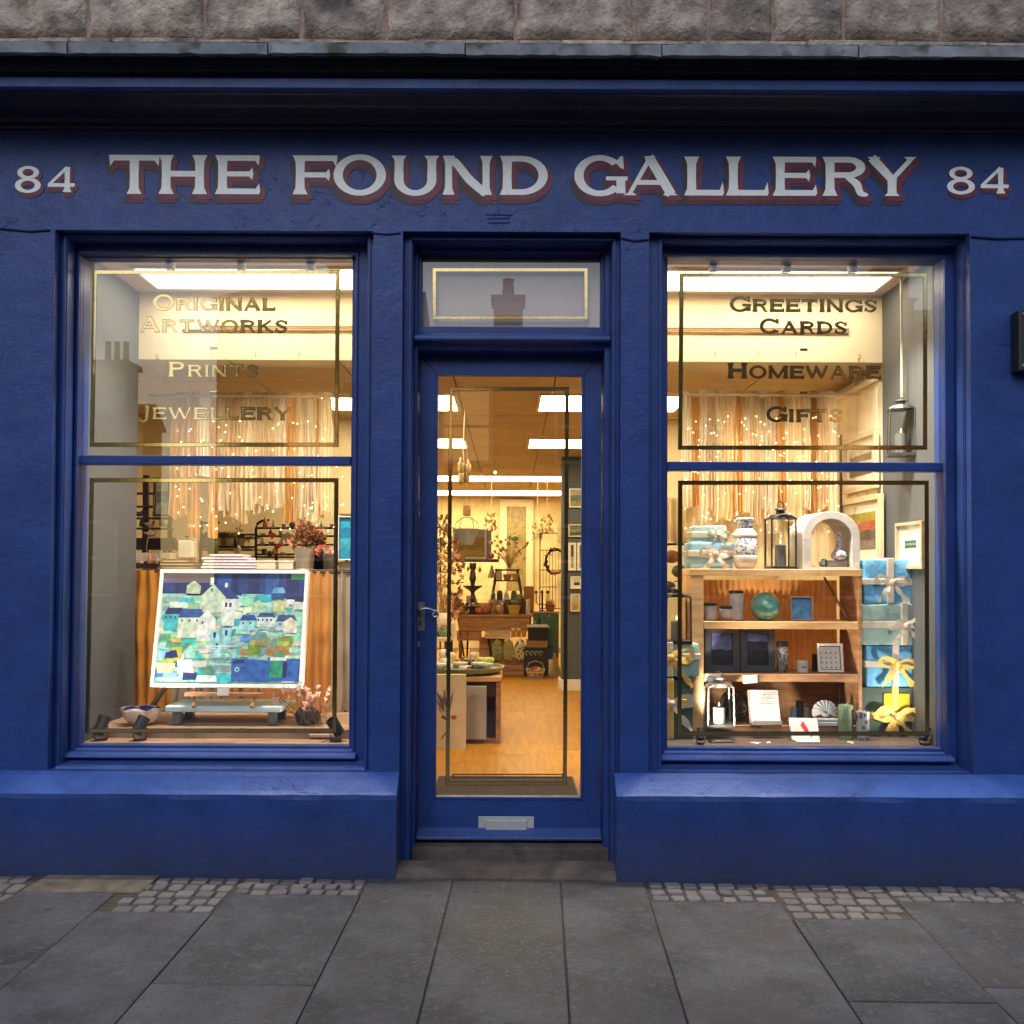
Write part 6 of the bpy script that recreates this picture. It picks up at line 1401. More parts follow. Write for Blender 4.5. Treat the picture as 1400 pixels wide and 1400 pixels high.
t = T('printed_candle', 'grey candle printed with dark flowers beside the green candle', 'candle', (P(1176, 0, .40).x, .40, ZSR)); MB().lathe([(9 * k2, 0), (9 * k2, 38 * k2), (8 * k2, 38.6 * k2), (1e-6, 37 * k2)], 20).o('wax', bluewhite('flower_print', (.27, .27, .28), (.04, .04, .06), 42), t)
# greeting card with a red bird
t = T('bird_card_box', 'white box of cards with a red bird drawn on it leaning at the front', 'card box', (P(1100, 0, .36).x, .36, ZSR + .002)); t.rotation_euler = (-.42, .03, .05); w, h = 38 * k2, 31 * k2
MB().box(-w / 2, w / 2, 0, .016, 0, h).o('card_box', WPAPER, t, bev=.0015); m = MB()
m.sheet([(w * x, h * z) for x, z in [(-.10, .78), (-.02, .86), (.04, .70), (.12, .52), (.14, .38), (.24, .20), (.20, .18), (.08, .32), (-.02, .42), (-.10, .56), (-.12, .68)]], -.0006, (.62, .03, .04))
m.sheet([(w * x, h * z) for x, z in [(-.12, .70), (-.18, .68), (-.11, .64)]], -.0007, (.05, .03, .03)); random.seed(12)
for i in range(26):
    x, z = rr(-.40, .40), rr(.1, .92)
    if abs(x) < .2 and .15 < z < .85: continue
    a = rr(0, 6); s_ = .05; m.sheet([(w * x, h * z), (w * (x + s_ * math.cos(a)), h * (z + s_ * math.sin(a))), (w * (x + s_ * .5 * math.cos(a + .7)), h * (z + s_ * .8 * math.sin(a + .7)))], -.0006, random.choice([(.5, .04, .05), (.15, .2, .12), (.1, .1, .1)]))
m.o('printed_face', PRINT, t)
o = MB().box(-.055, .055, 0, .09, 0, .008).o('white_box_lid', WPAPER, None, loc=(P(1104, 0, .30).x, .30, ZSR), bev=.001); tag(o, 'thin white lid lying in front of the bird card box', 'box lid')
t = T('flat_tray', 'small flat black tray lying at the front left of the right window', 'tray', (P(986, 0, .33).x, .33, ZSR), .1); MB().box(-.06, .06, -.03, .03, 0, .008).o('tray_plate', BLKM, t, bev=.003); MB().box(-.045, .045, -.02, .02, .0085, .012).o('tray_pad', KD, t, bev=.002)
for i, (px, py, s_, c, lab) in enumerate(((1032, 1011, .05, WPAPER, 'crumpled white paper tag left of centre on the right display floor'), (1050, 1013, .035, WPAPER, 'second scrap of white paper on the right display floor'), (1162, 1007, .035, WPAPER, 'pale shell fragment in front of the green candle'), (1010, 1004, .02, M('red_felt'), 'left small red felt scrap under the shelf unit'), (1023, 1004, .018, M('red_felt'), 'right small red felt scrap under the shelf unit'))):
    m = MB(); n = 9; m.lathe([(s_ * .5, 0), (s_ * .45, .004), (1e-6, .006)], n, wob=.35, sy=.5); tag(m.o('paper_scrap', c, None, loc=(P(px, 0, .30).x, .30 + .01 * (i % 3), ZSR), rot=(0, 0, i)), lab, 'scrap')
spot('black spot lamp at the left foot of the right window', 958, 1012, .3, P(1100, 850, .75), 60, .27, 84, .6)
spot('black spot lamp at the right foot of the right window', 1264, 1012, -.4, P(1090, 860, .75), 13, .27, 112, .7)
# garments rack behind on the left of the right window
t = T('clothes_rail', 'black rail with pale garments seen at the left edge of the right window', 'clothes rail', (P(925, 0, 1.5).x, 1.5, ZF)); o_ = Vector(t.location); m = MB(); m.tube([P(880, 744, 1.5) - o_, P(950, 744, 1.5) - o_], .008, 6); m.tube([P(945, 744, 1.5) - o_, Vector((P(945, 744, 1.5).x - o_.x, 0, 0))], .008, 6); m.o('rail', BLKM, t)
for i, (px, mi) in enumerate(((906, 1), (916, 4), (926, 0), (937, 5))):
    v, f = strip(P(px - 7, 0, 1.5).x, P(px + 7, 0, 1.5).x, P(px, 742, 1.46).z, P(px, 680, 1.46).z, 1.47 + i * .01, .02, 1.3, .02, 0, i * 3, 12, 14); MB().add([Vector(q) - o_ for q in v], f).o('garment', FAB[mi], t, smooth=True)
for i, (px, py, c, n_) in enumerate(((918, 770, (.30, .14, .05), 'brown_hat'), (930, 790, (.16, .17, .10), 'olive_hat'), (912, 812, (.06, .05, .05), 'black_hat'))):
    blob('hat', '%s felt hat hanging below the clothes rail in the right window' % n_.split('_')[0], 'hat', px, py, 1.5, 12, 9, c, n_, 'felt hats on the clothes rail')
# ================================================================== SEEN THROUGH THE DOOR
MAT_ = M('coir_mat', (.075, .05, .03), .95, var=.4, sc=60, bump=.006, bsc=300)
t = T('door_mat', 'dark brown door mat just inside the glazed door', 'door mat', (0, 1.0, ZF)); a, c = P(590, 1088, .70).x, P(792, 1088, .70).x
MB().box(a + .01, c - .01, -.34, .16, .002, .016).o('mat_pile', MAT_, t, bev=.003); MB().ring([a, c, 0, 1], [a + .01, c - .01, .01, .99], 0, .001)
MB().box(a, a + .009, -.35, .17, .001, .012).box(c - .009, c, -.35, .17, .001, .012).o('mat_edge', BLKM, t)
def fz(Y): return ZF
def wp(px, Y, z): return (P(px, 780, Y).x, Y, z)
# near table with cabinet and crockery
yt = 2.25; kt = K(yt)
ca = R(625, 925, 684, 1017, yt); ht = ca[3] - ZF
t = T('cabinet', 'dark brown wooden cabinet with open compartment under the crockery tray', 'cabinet', ((ca[0] + ca[1]) / 2, yt, ZF)); w = (ca[1] - ca[0]) / 2
MB().box(-w - .35, w + .01, -.01, .62, ht - .035, ht).o('cabinet_top', WOODO, t, bev=.003)
MB().box(-w - .33, w - .02, .45, .48, 0, ht - .036).o('back_panel', WOOD, t)
MB().box(w - .03, w, .0, .6, 0, ht - .036).o('side_panel', WOOD, t); MB().box(w - .16, w - .031, .30, .32, 0, ht - .1).o('inner_panel', WOOD, t); MB().box(-w - .33, w - .031, .02, .06, ht - .14, ht - .036).o('apron', DWOOD, t); MB().box(-w - .33, w - .031, .02, .5, 0, .03).o('plinth', WOOD, t)
o = MB().box(-.075, .075, -.16, .16, 0, .36).o('magazine_file', M('grey_card', (.33, .30, .26), .7), None, loc=wp(652, yt + .12, ZF + .032), bev=.002); tag(o, 'tall grey storage box inside the brown cabinet', 'box')
tr = T('round_tray', 'large round grey green tray holding crockery on the cabinet', 'tray', wp(636, yt + .24, ZF + ht)); MB().lathe([(.22, 0), (.27, .02), (.285, .05), (.275, .05), (.26, .028), (1e-6, .022)], 36).o('tray_dish', M('grey_green_enamel', (.20, .21, .15), .3), tr, smooth=False)
zt_ = ZF + ht + .026; random.seed(13)
crk = [(600, .12, 'bowl', (.66, .60, .48), 'ivory'), (610, .24, 'pot', (.62, .56, .44), 'ivory'), (622, .10, 'dish', (.28, .33, .30), 'sage'), (618, .34, 'jar', (.62, .50, .28), 'sandstone'), (630, .20, 'bowl', (.56, .50, .38), 'oatmeal'), (634, .06, 'cup', (.66, .60, .50), 'cream'), (642, .28, 'pot', (.10, .05, .03), 'dark'), (648, .08, 'dish', (.08, .07, .05), 'black'), (655, .20, 'bowl', (.55, .56, .44), 'speckled'), (662, .30, 'pot', (.36, .38, .06), 'olive'), (664, .14, 'bowl', (.5, .52, .42), 'spotted'), (606, .36, 'jug', (.66, .64, .58), 'white'), (648, .38, 'jar', (.56, .40, .24), 'amber')]
for i, (px, dy, kd, c, cn) in enumerate(crk):
    pr = {'bowl': [(5, 0), (10, 6), (11, 9), (10, 9), (5, 2), (1e-6, 2)], 'pot': [(6, 0), (9, 4), (9, 10), (6, 13), (1e-6, 13)], 'dish': [(7, 0), (14, 2), (14, 3), (1e-6, 1.5)], 'jar': [(6, 0), (7, 3), (7, 16), (4, 19), (1e-6, 19)], 'cup': [(5, 0), (6, 7), (5.5, 7), (4.5, 1), (1e-6, 1)], 'jug': [(4, 0), (7, 6), (4, 16), (5, 22), (1e-6, 21)]}[kd]
    o = MB().lathe([(r * kt * 1.0, z * kt * 1.15) for r, z in pr], 18).o(kd, M('glaze_' + cn, c, .3, var=.25, sc=18, coat=.3), None, loc=(P(px, 780, yt + dy).x, yt + dy, zt_ + (.0 if True else 0)), smooth=True)
    tag(o, '%s %s on the round tray by the door, %s' % (cn, kd, ['at its left front edge', 'behind the front bowls', 'in front near the post', 'towards the back left', 'near the middle', 'at the front middle', 'dark and squat right of centre', 'flat at the front right', 'to the right of the dark pot', 'long and green at the back', 'at the right edge', 'tall at the back left', 'tall and slim at the back'][i]), kd, 'crockery on the round tray')
o = MB().box(-.10, .10, -.05, .05, 0, .04).o('green_cushion_roll', M('lime_cloth', (.40, .42, .06), .8, var=.2), None, loc=(P(662, 0, yt + .5).x, yt + .50, ZF + ht + .045), bev=.018, seg=3); tag(o, 'lime green rolled cloth at the back of the cabinet top', 'cloth roll')
# linen banner with painted bird against the cabinet
t = T('printed_canvas', 'tall cream canvas with a dark feathered bird print at the left of the door', 'canvas', wp(600, 2.05, ZF + .005)); cv = R(565, 922, 637, 1027, 2.05); w, h = (cv[1] - cv[0]), (cv[3] - cv[2]); t.location.x = (cv[0] + cv[1]) / 2
t.location.z = cv[2]
MB().box(-w / 2, w / 2, 0, .03, 0, h).o('canvas', M('raw_canvas', (.62, .50, .30), .85, var=.1), t, bev=.002); m = MB(); random.seed(6)
for i in range(26): 
    a = rr(.9, 2.3); x, z = w * rr(.02, .22), h * rr(.45, .56); l = h * rr(.15, .34); m.sheet([(x, z), (x + math.cos(a) * l * .5 + .004, z + math.sin(a) * l * .6), (x + math.cos(a) * l * .8, z + math.sin(a) * l), (x + math.cos(a) * l * .5 - .005, z + math.sin(a) * l * .6)], -.0006 - i * .00002, random.choice([(.07, .05, .06), (.12, .10, .13), (.16, .12, .10)]))
m.sheet([(w * (.13 + .09 * math.cos(a)), h * (.46 + .055 * math.sin(a))) for a in [j * .6 for j in range(10)]], -.0014, (.55, .42, .25)); m.sheet([(w * (.27 + .06 * math.cos(a)), h * (.44 + .03 * math.sin(a))) for a in [j * .6 for j in range(10)]], -.0015, (.42, .06, .03)); m.sheet([(w * .02, h * .44), (w * .2, h * .38), (w * .2, h * .40), (w * .06, h * .47)], -.0016, (.06, .04, .04))
m.sheet([(w * .04, h * .15), (w * .16, h * .27), (w * .15, h * .28), (w * .03, h * .17)], -.0016, (.08, .05, .04)); m.o('printed_bird', PRINT, t)
# second table on the left
y2 = 3.9; k2_ = K(y2); z2t = P(605, 872, y2).z; xl_ = P(622, 0, y2).x
t = T('side_table', 'pale painted table behind the tray at the left of the door view', 'table', (xl_ - .4, y2, ZF)); hh = z2t - ZF
MB().box(-.4, .4, -.02, .6, hh - .03, hh).o('tabletop', IVY, t, bev=.003)
for x in (-.36, .36):
    for y in (.02, .55): MB().box(x - .02, x + .02, y - .02, y + .02, 0, hh - .031).o('leg', DWOOD, t)
o = MB().lathe([(5 * k2_, 0), (11 * k2_, 3 * k2_), (12 * k2_, 8 * k2_), (8 * k2_, 12 * k2_), (1e-6, 13 * k2_)], 20).o('green_gourd', M('jade_glaze', (.10, .24, .12), .3, var=.3), None, loc=wp(609, y2 + .15, z2t), smooth=True); tag(o, 'rounded jade green pot on the pale side table', 'pot')
o = MB().lathe([(3.5 * k2_, 0), (3.5 * k2_, 20 * k2_), (1e-6, 21 * k2_)], 14).o('cream_candle', IVY, None, loc=wp(622, y2 + .05, z2t - .1), rot=(0, -.15, 0)); o.location.z = z2t; tag(o, 'leaning cream candle right of the jade pot', 'candle')
t = T('reed_bunch', 'bunch of pale dried reeds behind the jade pot', 'dried reeds', wp(606, y2 + .35, z2t)); m = MB(); random.seed(15)
for i in range(34): a = rr(-1, 1); m.tube([(a * .02, 0, 0), (a * .07, rr(-.03, .03), .25), (a * .16, rr(-.08, .08), rr(.35, .75))], .003, 4, r2=.001); m.ball((a * .16, rr(-.08, .08), rr(.35, .75)), rr(.008, .018), 5, 4, col=None)
m.o('reeds', M('dried_reed', (.46, .30, .10), .8, var=.4, sc=30), t); MB().lathe([(.05, 0), (.06, .1), (.04, .2), (.035, .2), (1e-6, .02)], 14).o('reed_pot', IVY, t, smooth=True)
# hanging wire basket and lantern
yh = 2.9; kh_ = K(yh)
t = T('hanging_basket', 'grey cone basket with wire handles hanging on a rope in the doorway', 'hanging basket', P(638, 745, yh)); MB().lathe([(9 * kh_, 0), (17 * kh_, 22 * kh_), (16 * kh_, 22 * kh_), (8.5 * kh_, 1 * kh_), (1e-6, 1 * kh_)], 20).o('basket', M('grey_felt', (.24, .24, .25), .85, var=.2), t, smooth=False)
m = MB()
for sx in (-1, 1):
    for r_ in (1, .6): m.tube([(sx * 16 * kh_ * r_, 0, 22 * kh_), (sx * 15 * kh_ * r_, 0, 30 * kh_), (sx * 6 * kh_, 0, 37 * kh_), (0, 0, 38 * kh_)], .003, 5)
m.o('wire_handle', BLKM, t); MB().box(-5 * kh_, 5 * kh_, -5 * kh_, 5 * kh_, 40 * kh_, 54 * kh_).o('wood_cube', WOOD, t, bev=.003); MB().tube([(0, 0, 38 * kh_), (0, 0, P(638, 0, yh).z * 0 + zc1_ - t.location.z)], .003, 5).o('rope', M('natural_rope'), t)
yh = 2.3; kh_ = K(yh)
t = T('hanging_bundle', 'bundle of cream glass bottles hanging from the ceiling near the door', 'hanging ornament', P(635, 662, yh)); m = MB()
for i, (x, z) in enumerate(((-4, 0), (3, 2), (0, 10), (-5, 14), (5, 12))): m.lathe([(3 * kh_, 0), (4 * kh_, 3 * kh_), (4 * kh_, 14 * kh_), (1.6 * kh_, 18 * kh_), (1.6 * kh_, 22 * kh_), (1e-6, 22 * kh_)], 12, (x * kh_, (i % 3 - 1) * 5 * kh_, z * kh_))
m.o('bottle_cluster', M('smoky_glass', (.40, .28, .12), .2, var=.4), t, smooth=True); MB().tube([(0, 0, 20 * kh_), (-.01, 0, 45 * kh_), (0, 0, zc1_ - t.location.z)], .004, 5).o('rope', M('natural_rope'), t)
# the far display: long table
yf = 6.4; kf = K(yf); ztb = P(690, 840, yf).z
def far(px, py=None, dy=0, z=None): p = P(px, 780 if py is None else py, yf + dy); return (p.x, yf + dy, p.z if z is None else z)
ta = R(622, 840, 729, 925, yf); w = (ta[1] - ta[0]) / 2; h = ztb - ZF
t = T('long_table', 'long rustic wooden table with drawer at the back of the shop', 'table', ((ta[0] + ta[1]) / 2, yf, ZF))
MB().box(-w, w, -.02, .75, h - .03, h).o('tabletop', WOOD, t, bev=.004); MB().box(-w + .04, w - .04, .0, .04, h - .19, h - .031).o('drawer_front', WOOD, t, bev=.003); MB().box(-w + .02, -w + .3, .02, .06, h - .30, h - .19).o('side_rail', WOOD, t)
for x in (-w + .03, -w + .34, w - .05): MB().tube([(x, .02, h - .03), (x + .10, .05, .02)], .012, 6).tube([(x + .12, .02, h - .03), (x + .10, .05, .02)], .012, 6).o('hairpin_leg', BLKM, t)
MB().box(w - .05, w - .01, .6, .64, 0, h - .03).box(-w + .01, -w + .05, .6, .64, 0, h - .03).o('rear_leg', WOOD, t)
# step ladder display with blue shelf
la = T('display_ladder', 'dark wooden step ladder shelf with pale blue board on the long table', 'step ladder', far(693, 840, .25, ztb)); hl = P(690, 778, yf + .25).z - ztb; kk2 = K(yf + .25)
for sx in (-1, 1):
    for dy in (0, .25): MB().tube([(sx * 24 * kk2, dy - .05, 0), (sx * 14 * kk2, .07 + dy * .3, hl)], .016, 4).o('ladder_rail', DWOOD, la)
MB().box(-17 * kk2, 18 * kk2, -.02, .18, hl - .02, hl).o('ladder_top', DWOOD, la, bev=.003)
MB().box(-25 * kk2, 25 * kk2, -.12, .12, .13, .155).o('blue_shelf', M('pale_blue_board', (.18, .30, .40), .5, var=.2), la, bev=.003)
MB().box(-19 * kk2, 19 * kk2, -.04, .14, .37, .385).o('ladder_step', DWOOD, la, bev=.003)
sp = [('bottle', (.10, .13, .04), 'green'), ('jar', (.05, .03, .02), 'black'), ('bottle', (.62, .55, .40), 'cream'), ('jar', (.12, .15, .05), 'olive'), ('basket', (.36, .24, .10), 'straw'), ('pot', (.50, .14, .05), 'terracotta')]
def small(kd, c, cn, loc, s, lab, grp):
    pr = {'bottle': [(3, 0), (3.4, 1), (3.2, 8), (1.1, 11), (1.1, 15), (1e-6, 15)], 'jar': [(4, 0), (4, 10), (3, 11.5), (3, 13), (1e-6, 13)], 'basket': [(4, 0), (6, 8), (5.4, 8), (3.5, 1), (1e-6, 1)], 'pot': [(3, 0), (5, 8), (5.4, 8), (5.4, 9), (4.6, 9), (1e-6, 7)], 'dish': [(4, 0), (8, 2.5), (7.4, 2.5), (3, .6), (1e-6, .6)], 'ball': [(1e-6, 0), (3.5, 1.2), (5, 5), (3.5, 8.8), (1e-6, 10)], 'candle': [(2, 0), (2, 14), (1e-6, 14.3)], 'wicker_tree': [(6, 0), (3, 10), (1, 17), (1e-6, 18)]}[kd]
    o = MB().lathe([(r * s, z * s) for r, z in pr], 12).o(kd, M('small_' + cn, c, .5, var=.25, sc=30), None, loc=loc, smooth=kd in ('ball',)); return tag(o, lab, kd if kd != 'ball' else 'ornament', grp)
G1 = 'small wares on the step ladder shelf'
for i, (px, z) in enumerate(((678, .155), (687, .155), (696, .155), (706, .155), (712, .155))):
    kd, c, cn = sp[i]; small(kd, c, cn, (P(px, 0, yf + .22).x, yf + .22, ztb + z), kk2, '%s %s on the blue board of the step ladder, %s from the left' % (cn, kd, ('first', 'second', 'third', 'fourth', 'fifth')[i]), G1)
for i, (px, kd, c, cn) in enumerate(((676, 'wicker_tree', (.34, .22, .10), 'brown'), (686, 'jar', (.55, .52, .40), 'pale'), (697, 'basket', (.30, .18, .07), 'brown'), (708, 'pot', (.5, .3, .08), 'amber'))): small(kd, c, cn, (P(px, 0, yf + .27).x, yf + .27, ztb + (.385 if i else .41)), kk2, '%s %s on the step of the dark ladder, %s from the left' % (cn, kd, ('first', 'second', 'third', 'fourth')[i]), G1)
t = T('dried_bouquet', 'tall bunch of golden dried flowers on top of the dark ladder', 'dried flowers', (P(700, 0, yf + .35).x, yf + .35, ztb + hl)); random.seed(19); m = MB(); l_ = MB()
for i in range(40):
    a, b_ = rr(-1, 1), rr(-1, 1); q = Vector((a * .22, b_ * .1, rr(.12, .40))); m.tube([(0, 0, 0), q * .5 + Vector((0, 0, .04)), q], .0025, 4); l_.ball(q, rr(.010, .026), 6, 4)
m.o('stems', M('dried_reed'), t); l_.o('flower_heads', M('straw_flower', (.52, .38, .12), .8, var=.5, c2=(.62, .50, .24), sc=30), t); MB().ball((.06, -.03, .36), .045, 8, 6, 1.2, 1, .8).o('green_flower', M('lime_flower', (.30, .40, .10), .6), t)
# cake stand
t = T('cake_stand', 'black two tier cake stand with turned handle on the long table', 'cake stand', far(646, 840, .12, ztb)); s_ = K(yf + .12)
MB().lathe([(a * s_, z * s_) for a, z in [(10, 0), (5, 2), (4, 7), (12, 9), (17, 10), (17, 11), (3, 11), (3.5, 20), (2.5, 28), (4, 31), (13, 37), (13.5, 38.5), (3, 38), (3, 42), (5, 48), (4, 54), (3, 60), (5, 64), (4.5, 69), (1e-6, 71)]], 22).o('stand', M('ebonised_wood', (.035, .018, .012), .35), t, smooth=False)
tf = [(626, 'dish', (.55, .42, .25), 'beige'), (634, 'ball', (.45, .16, .05), 'orange'), (655, 'ball', (.5, .12, .06), 'red'), (660, 'dish', (.6, .5, .35), 'cream'), (664, 'ball', (.35, .15, .05), 'russet'), (675, 'jar', (.2, .1, .05), 'brown'), (683, 'ball', (.4, .22, .08), 'copper'), (694, 'jar', (.06, .03, .02), 'dark'), (703, 'basket', (.48, .30, .06), 'golden'), (713, 'jar', (.06, .05, .05), 'black'), (722, 'candle', (.6, .5, .35), 'ivory'), (668, 'pot', (.36, .13, .06), 'terracotta')]
for i, (px, kd, c, cn) in enumerate(tf): small(kd, c, cn, far(px, 840, .05 + .1 * (i % 2), ztb), kf * rr(1.25, 1.8), '%s %s on the front edge of the long table at the back of the shop' % (cn, kd), 'small wares along the long table')
for i, px in enumerate((637, 643, 651, 657)): small('ball', sp[i][1], 'bead_%d' % 0 if False else sp[i][2], (P(px, 0, yf + .05).x, yf + .06, ztb + 11 * s_), kf * .5, 'tiny %s trinket on the lower plate of the cake stand, %s from left' % (sp[i][2], ('first', 'second', 'third', 'fourth')[i]), 'trinkets on the cake stand')
# under and beside the table
def crate(lab, px0, py0, px1, py1, dy, mat, name='crate', cat='crate', dep=.3, slats=True):
    a = R(px0, py0, px1, py1, yf + dy); w, h = (a[1] - a[0]) / 2, a[3] - a[2]; t = T(name, lab, cat, ((a[0] + a[1]) / 2, yf + dy, a[2])); t.location.z = max(a[2], ZF + .002)
    if slats:
        n = 3
        for i in range(n): MB().box(-w, w, 0, .014, h * i / n + .004, h * (i + 1) / n - .004).o('slat', mat, t)
        for x in (-w, w - .012): MB().box(x, x + .012, .015, dep, .004, h - .004).o('end_board', mat, t)
        MB().box(-w + .013, w - .013, .015, dep, .004, .014).o('base_board', mat, t)
        MB().box(-w + .013, w - .013, dep - .012, dep, .015, h - .004).o('back_board', mat, t)
    else:
        MB().box(-w, w, 0, dep, 0, h - .012).o('box_body', mat, t, bev=.003); MB().box(-w - .004, w + .004, -.004, dep + .004, h - .0115, h).o('lid', mat, t, bev=.003)
    return t
crate('brown wooden crate on the floor under the two cushions', 684, 903, 716, 926, -.05, WOOD)
crate('brown wooden crate under the table left of the cushions', 655, 873, 690, 915, .05, WOOD)
crate('black wooden chest with white chalk scrawl on the floor', 716, 886, 753, 925, -.08, M('black_chest_paint', (.022, .020, .018), .6), 'chest', 'chest', .35, False)
p0 = far(0, 0, -.085); m = MB(); a = P(733, 893, yf - .085)
for i in range(4): m.tube([(a.x - .10 + i * .05 + .018 * math.cos(q), yf - .0835, a.z + .022 * math.sin(q)) for q in [j * .6 for j in range(9)]], .003, 4)
for o in COL.objects:
    if o.get('label', '').startswith('black wooden chest'): ch = o
m.warp(lambda v: v - Vector(ch.location)); m.o('chalk_writing', WPAPER, ch)
crate('small brown wooden box on top of the black chest', 720, 876, 749, 886, -.04, WOOD, 'wood_box', 'box', .25, False)
cb = crate('black card box with white cards on top of the brown box', 722, 858, 748, 876, -.03, BLKM, 'card_rack', 'box', .2, False)
cb.children[0]; MB().box(-.12, .12, .02, .15, .15, .178).o('cards', WPAPER, cb)
def cushion(lab, px, pyb, w_, h_, mat):
    a = P(px, pyb, yf - .06); k = K(yf - .06); v = MB().lathe([(w_ * .42 * k, 0), (w_ * .5 * k, h_ * .2 * k), (w_ * .5 * k, h_ * .6 * k), (w_ * .36 * k, h_ * .85 * k), (1e-6, h_ * k)], 14, sy=.5); return tag(v.o('doorstop_cushion', mat, None, loc=a, smooth=True), lab, 'cushion', 'upright fabric cushions on the crate')
cushion('plain olive fabric cushion standing on the crate', 695, 904, 15, 31, M('olive_fabric', (.30, .27, .10), .85, var=.2)); cushion('black and cream patterned cushion standing on the crate', 711, 904, 15, 32, bluewhite('trellis_fabric', (.50, .42, .25), (.03, .03, .02), 26)); cushion('green patterned cushion half behind the plain olive one', 680, 903, 15, 30, M('moss_fabric', (.20, .22, .08), .85, var=.5, sc=24))
for i in range(4): tag(MB().box(-.15 + i * .004, .15 - i * .006, -.06, .12, 0, .022).o('folded_towel', M('cream_towel', (.60, .44, .28), .9, var=.15, rnd=.15), None, loc=far(680, 873, .02, P(680, 873, yf).z + .0245 * i), bev=.008, seg=2), '%s cream folded towel in the pile under the long table' % ('lowest', 'second', 'third', 'top')[i], 'towel', 'folded towels under the table')
for i, px in enumerate((702, 709, 716)):
    o = T('preserve_jar', '%s orange preserve jar in the row under the long table' % ('left', 'middle', 'right')[i], 'jar', far(px, 871, -.03), 0, 'orange jars under the long table'); s2 = K(yf); MB().lathe([(3 * s2, 0), (3.2 * s2, 8 * s2), (2.4 * s2, 9.5 * s2)], 12).o('jar_body', M('orange_preserve', (.55, .20, .02), .25), o); MB().lathe([(2.8 * s2, 9.5 * s2), (2.8 * s2, 12 * s2), (1e-6, 12 * s2)], 12).o('lid', WPAPER if i != 2 else WOOD, o)
t = T('fruit_basket', 'white wire basket full of red and yellow fruit on the floor', 'basket', far(732, 926, -.30, ZF + .002)); s2 = K(yf - .3); m = MB(); n = 14
for j in range(4): r_ = (9 + 1.3 * j) * s2; m.tube([(r_ * math.cos(a), r_ * math.sin(a), (j * 4.2 + .5) * s2) for a in [i * 2 * math.pi / 18 for i in range(19)]], .003, 4)
for i in range(n): a = i * 2 * math.pi / n; m.tube([(9 * s2 * math.cos(a), 9 * s2 * math.sin(a), 0), (13 * s2 * math.cos(a), 13 * s2 * math.sin(a), 13.5 * s2)], .0025, 4)
m.tube([(-12 * s2, 0, 13 * s2), (-9 * s2, 0, 21 * s2), (0, 0, 24 * s2), (9 * s2, 0, 21 * s2), (12 * s2, 0, 13 * s2)], .003, 4); m.o('wire_basket', M('white_wire', (.62, .58, .5), .4), t); random.seed(1)
for i in range(16): a = rr(0, 6.28); r_ = rr(0, 8) * s2; tag_ = MB().ball((r_ * math.cos(a), r_ * math.sin(a), rr(4, 14) * s2), 3.6 * s2, 9, 6).o('fruit', M('red_fruit', (.50, .10, .03), .4, var=.3) if i % 2 else M('yellow_fruit', (.62, .40, .10), .4, var=.3), t, smooth=True)
# teal cupboard
a = R(730, 836, 764, 925, yf + .12); w, h = (a[1] - a[0]) / 2, a[3] - ZF; t = T('teal_cupboard', 'worn teal green cupboard with white flecks and wooden top', 'cupboard', ((a[0] + a[1]) / 2, yf + .12, ZF)); tl = M('worn_teal_paint', (.07, .15, .11), .55, var=.25, sc=5); addfleck(tl, (.5, .5, .4), 16, .62, .66)
MB().box(-w, w, .012, .45, .02, h - .02).o('carcass', tl, t, bev=.003); MB().box(-w - .01, w + .015, -.01, .47, h - .0195, h).o('cupboard_top', WOODO, t, bev=.003); MB().box(-w + .02, w - .02, .0, .0118, .06, h - .06).o('cupboard_door', tl, t, bev=.002); MB().ball((-w + .05, -.012, h * .55), .012, 8, 6).o('knob', BLKM, t)
t = T('candelabra', 'black iron candelabra with three arms on the teal cupboard', 'candelabra', far(741, 836, .2, ZF + h)); m = MB(); q = K(yf + .2); m.lathe([(5 * q, 0), (4 * q, 1.5 * q), (1 * q, 2 * q), (1 * q, 28 * q), (1e-6, 29 * q)], 12)
for x in (-8, 8): m.tube([(0, 0, 10 * q), (x * .6 * q, 0, 9 * q), (x * q, 0, 13 * q), (x * q, 0, 24 * q)], .006, 6)
for x in (-8, 0, 8): m.lathe([(1 * q, 0), (3 * q, 1.5 * q), (1.8 * q, 2 * q), (1.8 * q, 4 * q), (1e-6, 4 * q)], 10, (x * q, 0, 24 * q))
m.o('candelabra_frame', BLKM, t)
t = T('reed_basket', 'small reddish basket holding brushes on the teal cupboard', 'basket', far(752, 836, .15, ZF + h)); MB().lathe([(5 * q, 0), (7 * q, 9 * q), (6.4 * q, 9 * q), (4.5 * q, 1 * q), (1e-6, 1 * q)], 14).o('basket_body', M('russet_reed', (.30, .10, .05), .8), t); m = MB(); [m.tube([((i - 3) * q, 0, 2 * q), ((i - 3) * 1.8 * q, 0, rr(12, 17) * q)], .006, 5) for i in range(7)]; m.o('brushes', WOOD, t)
crate('orange wooden box standing behind the step ladder', 716, 793, 730, 830, .35, M('orange_box_wood', (.42, .17, .04), .5, var=.2), 'wine_box', 'box', .2, False).location.z = ztb
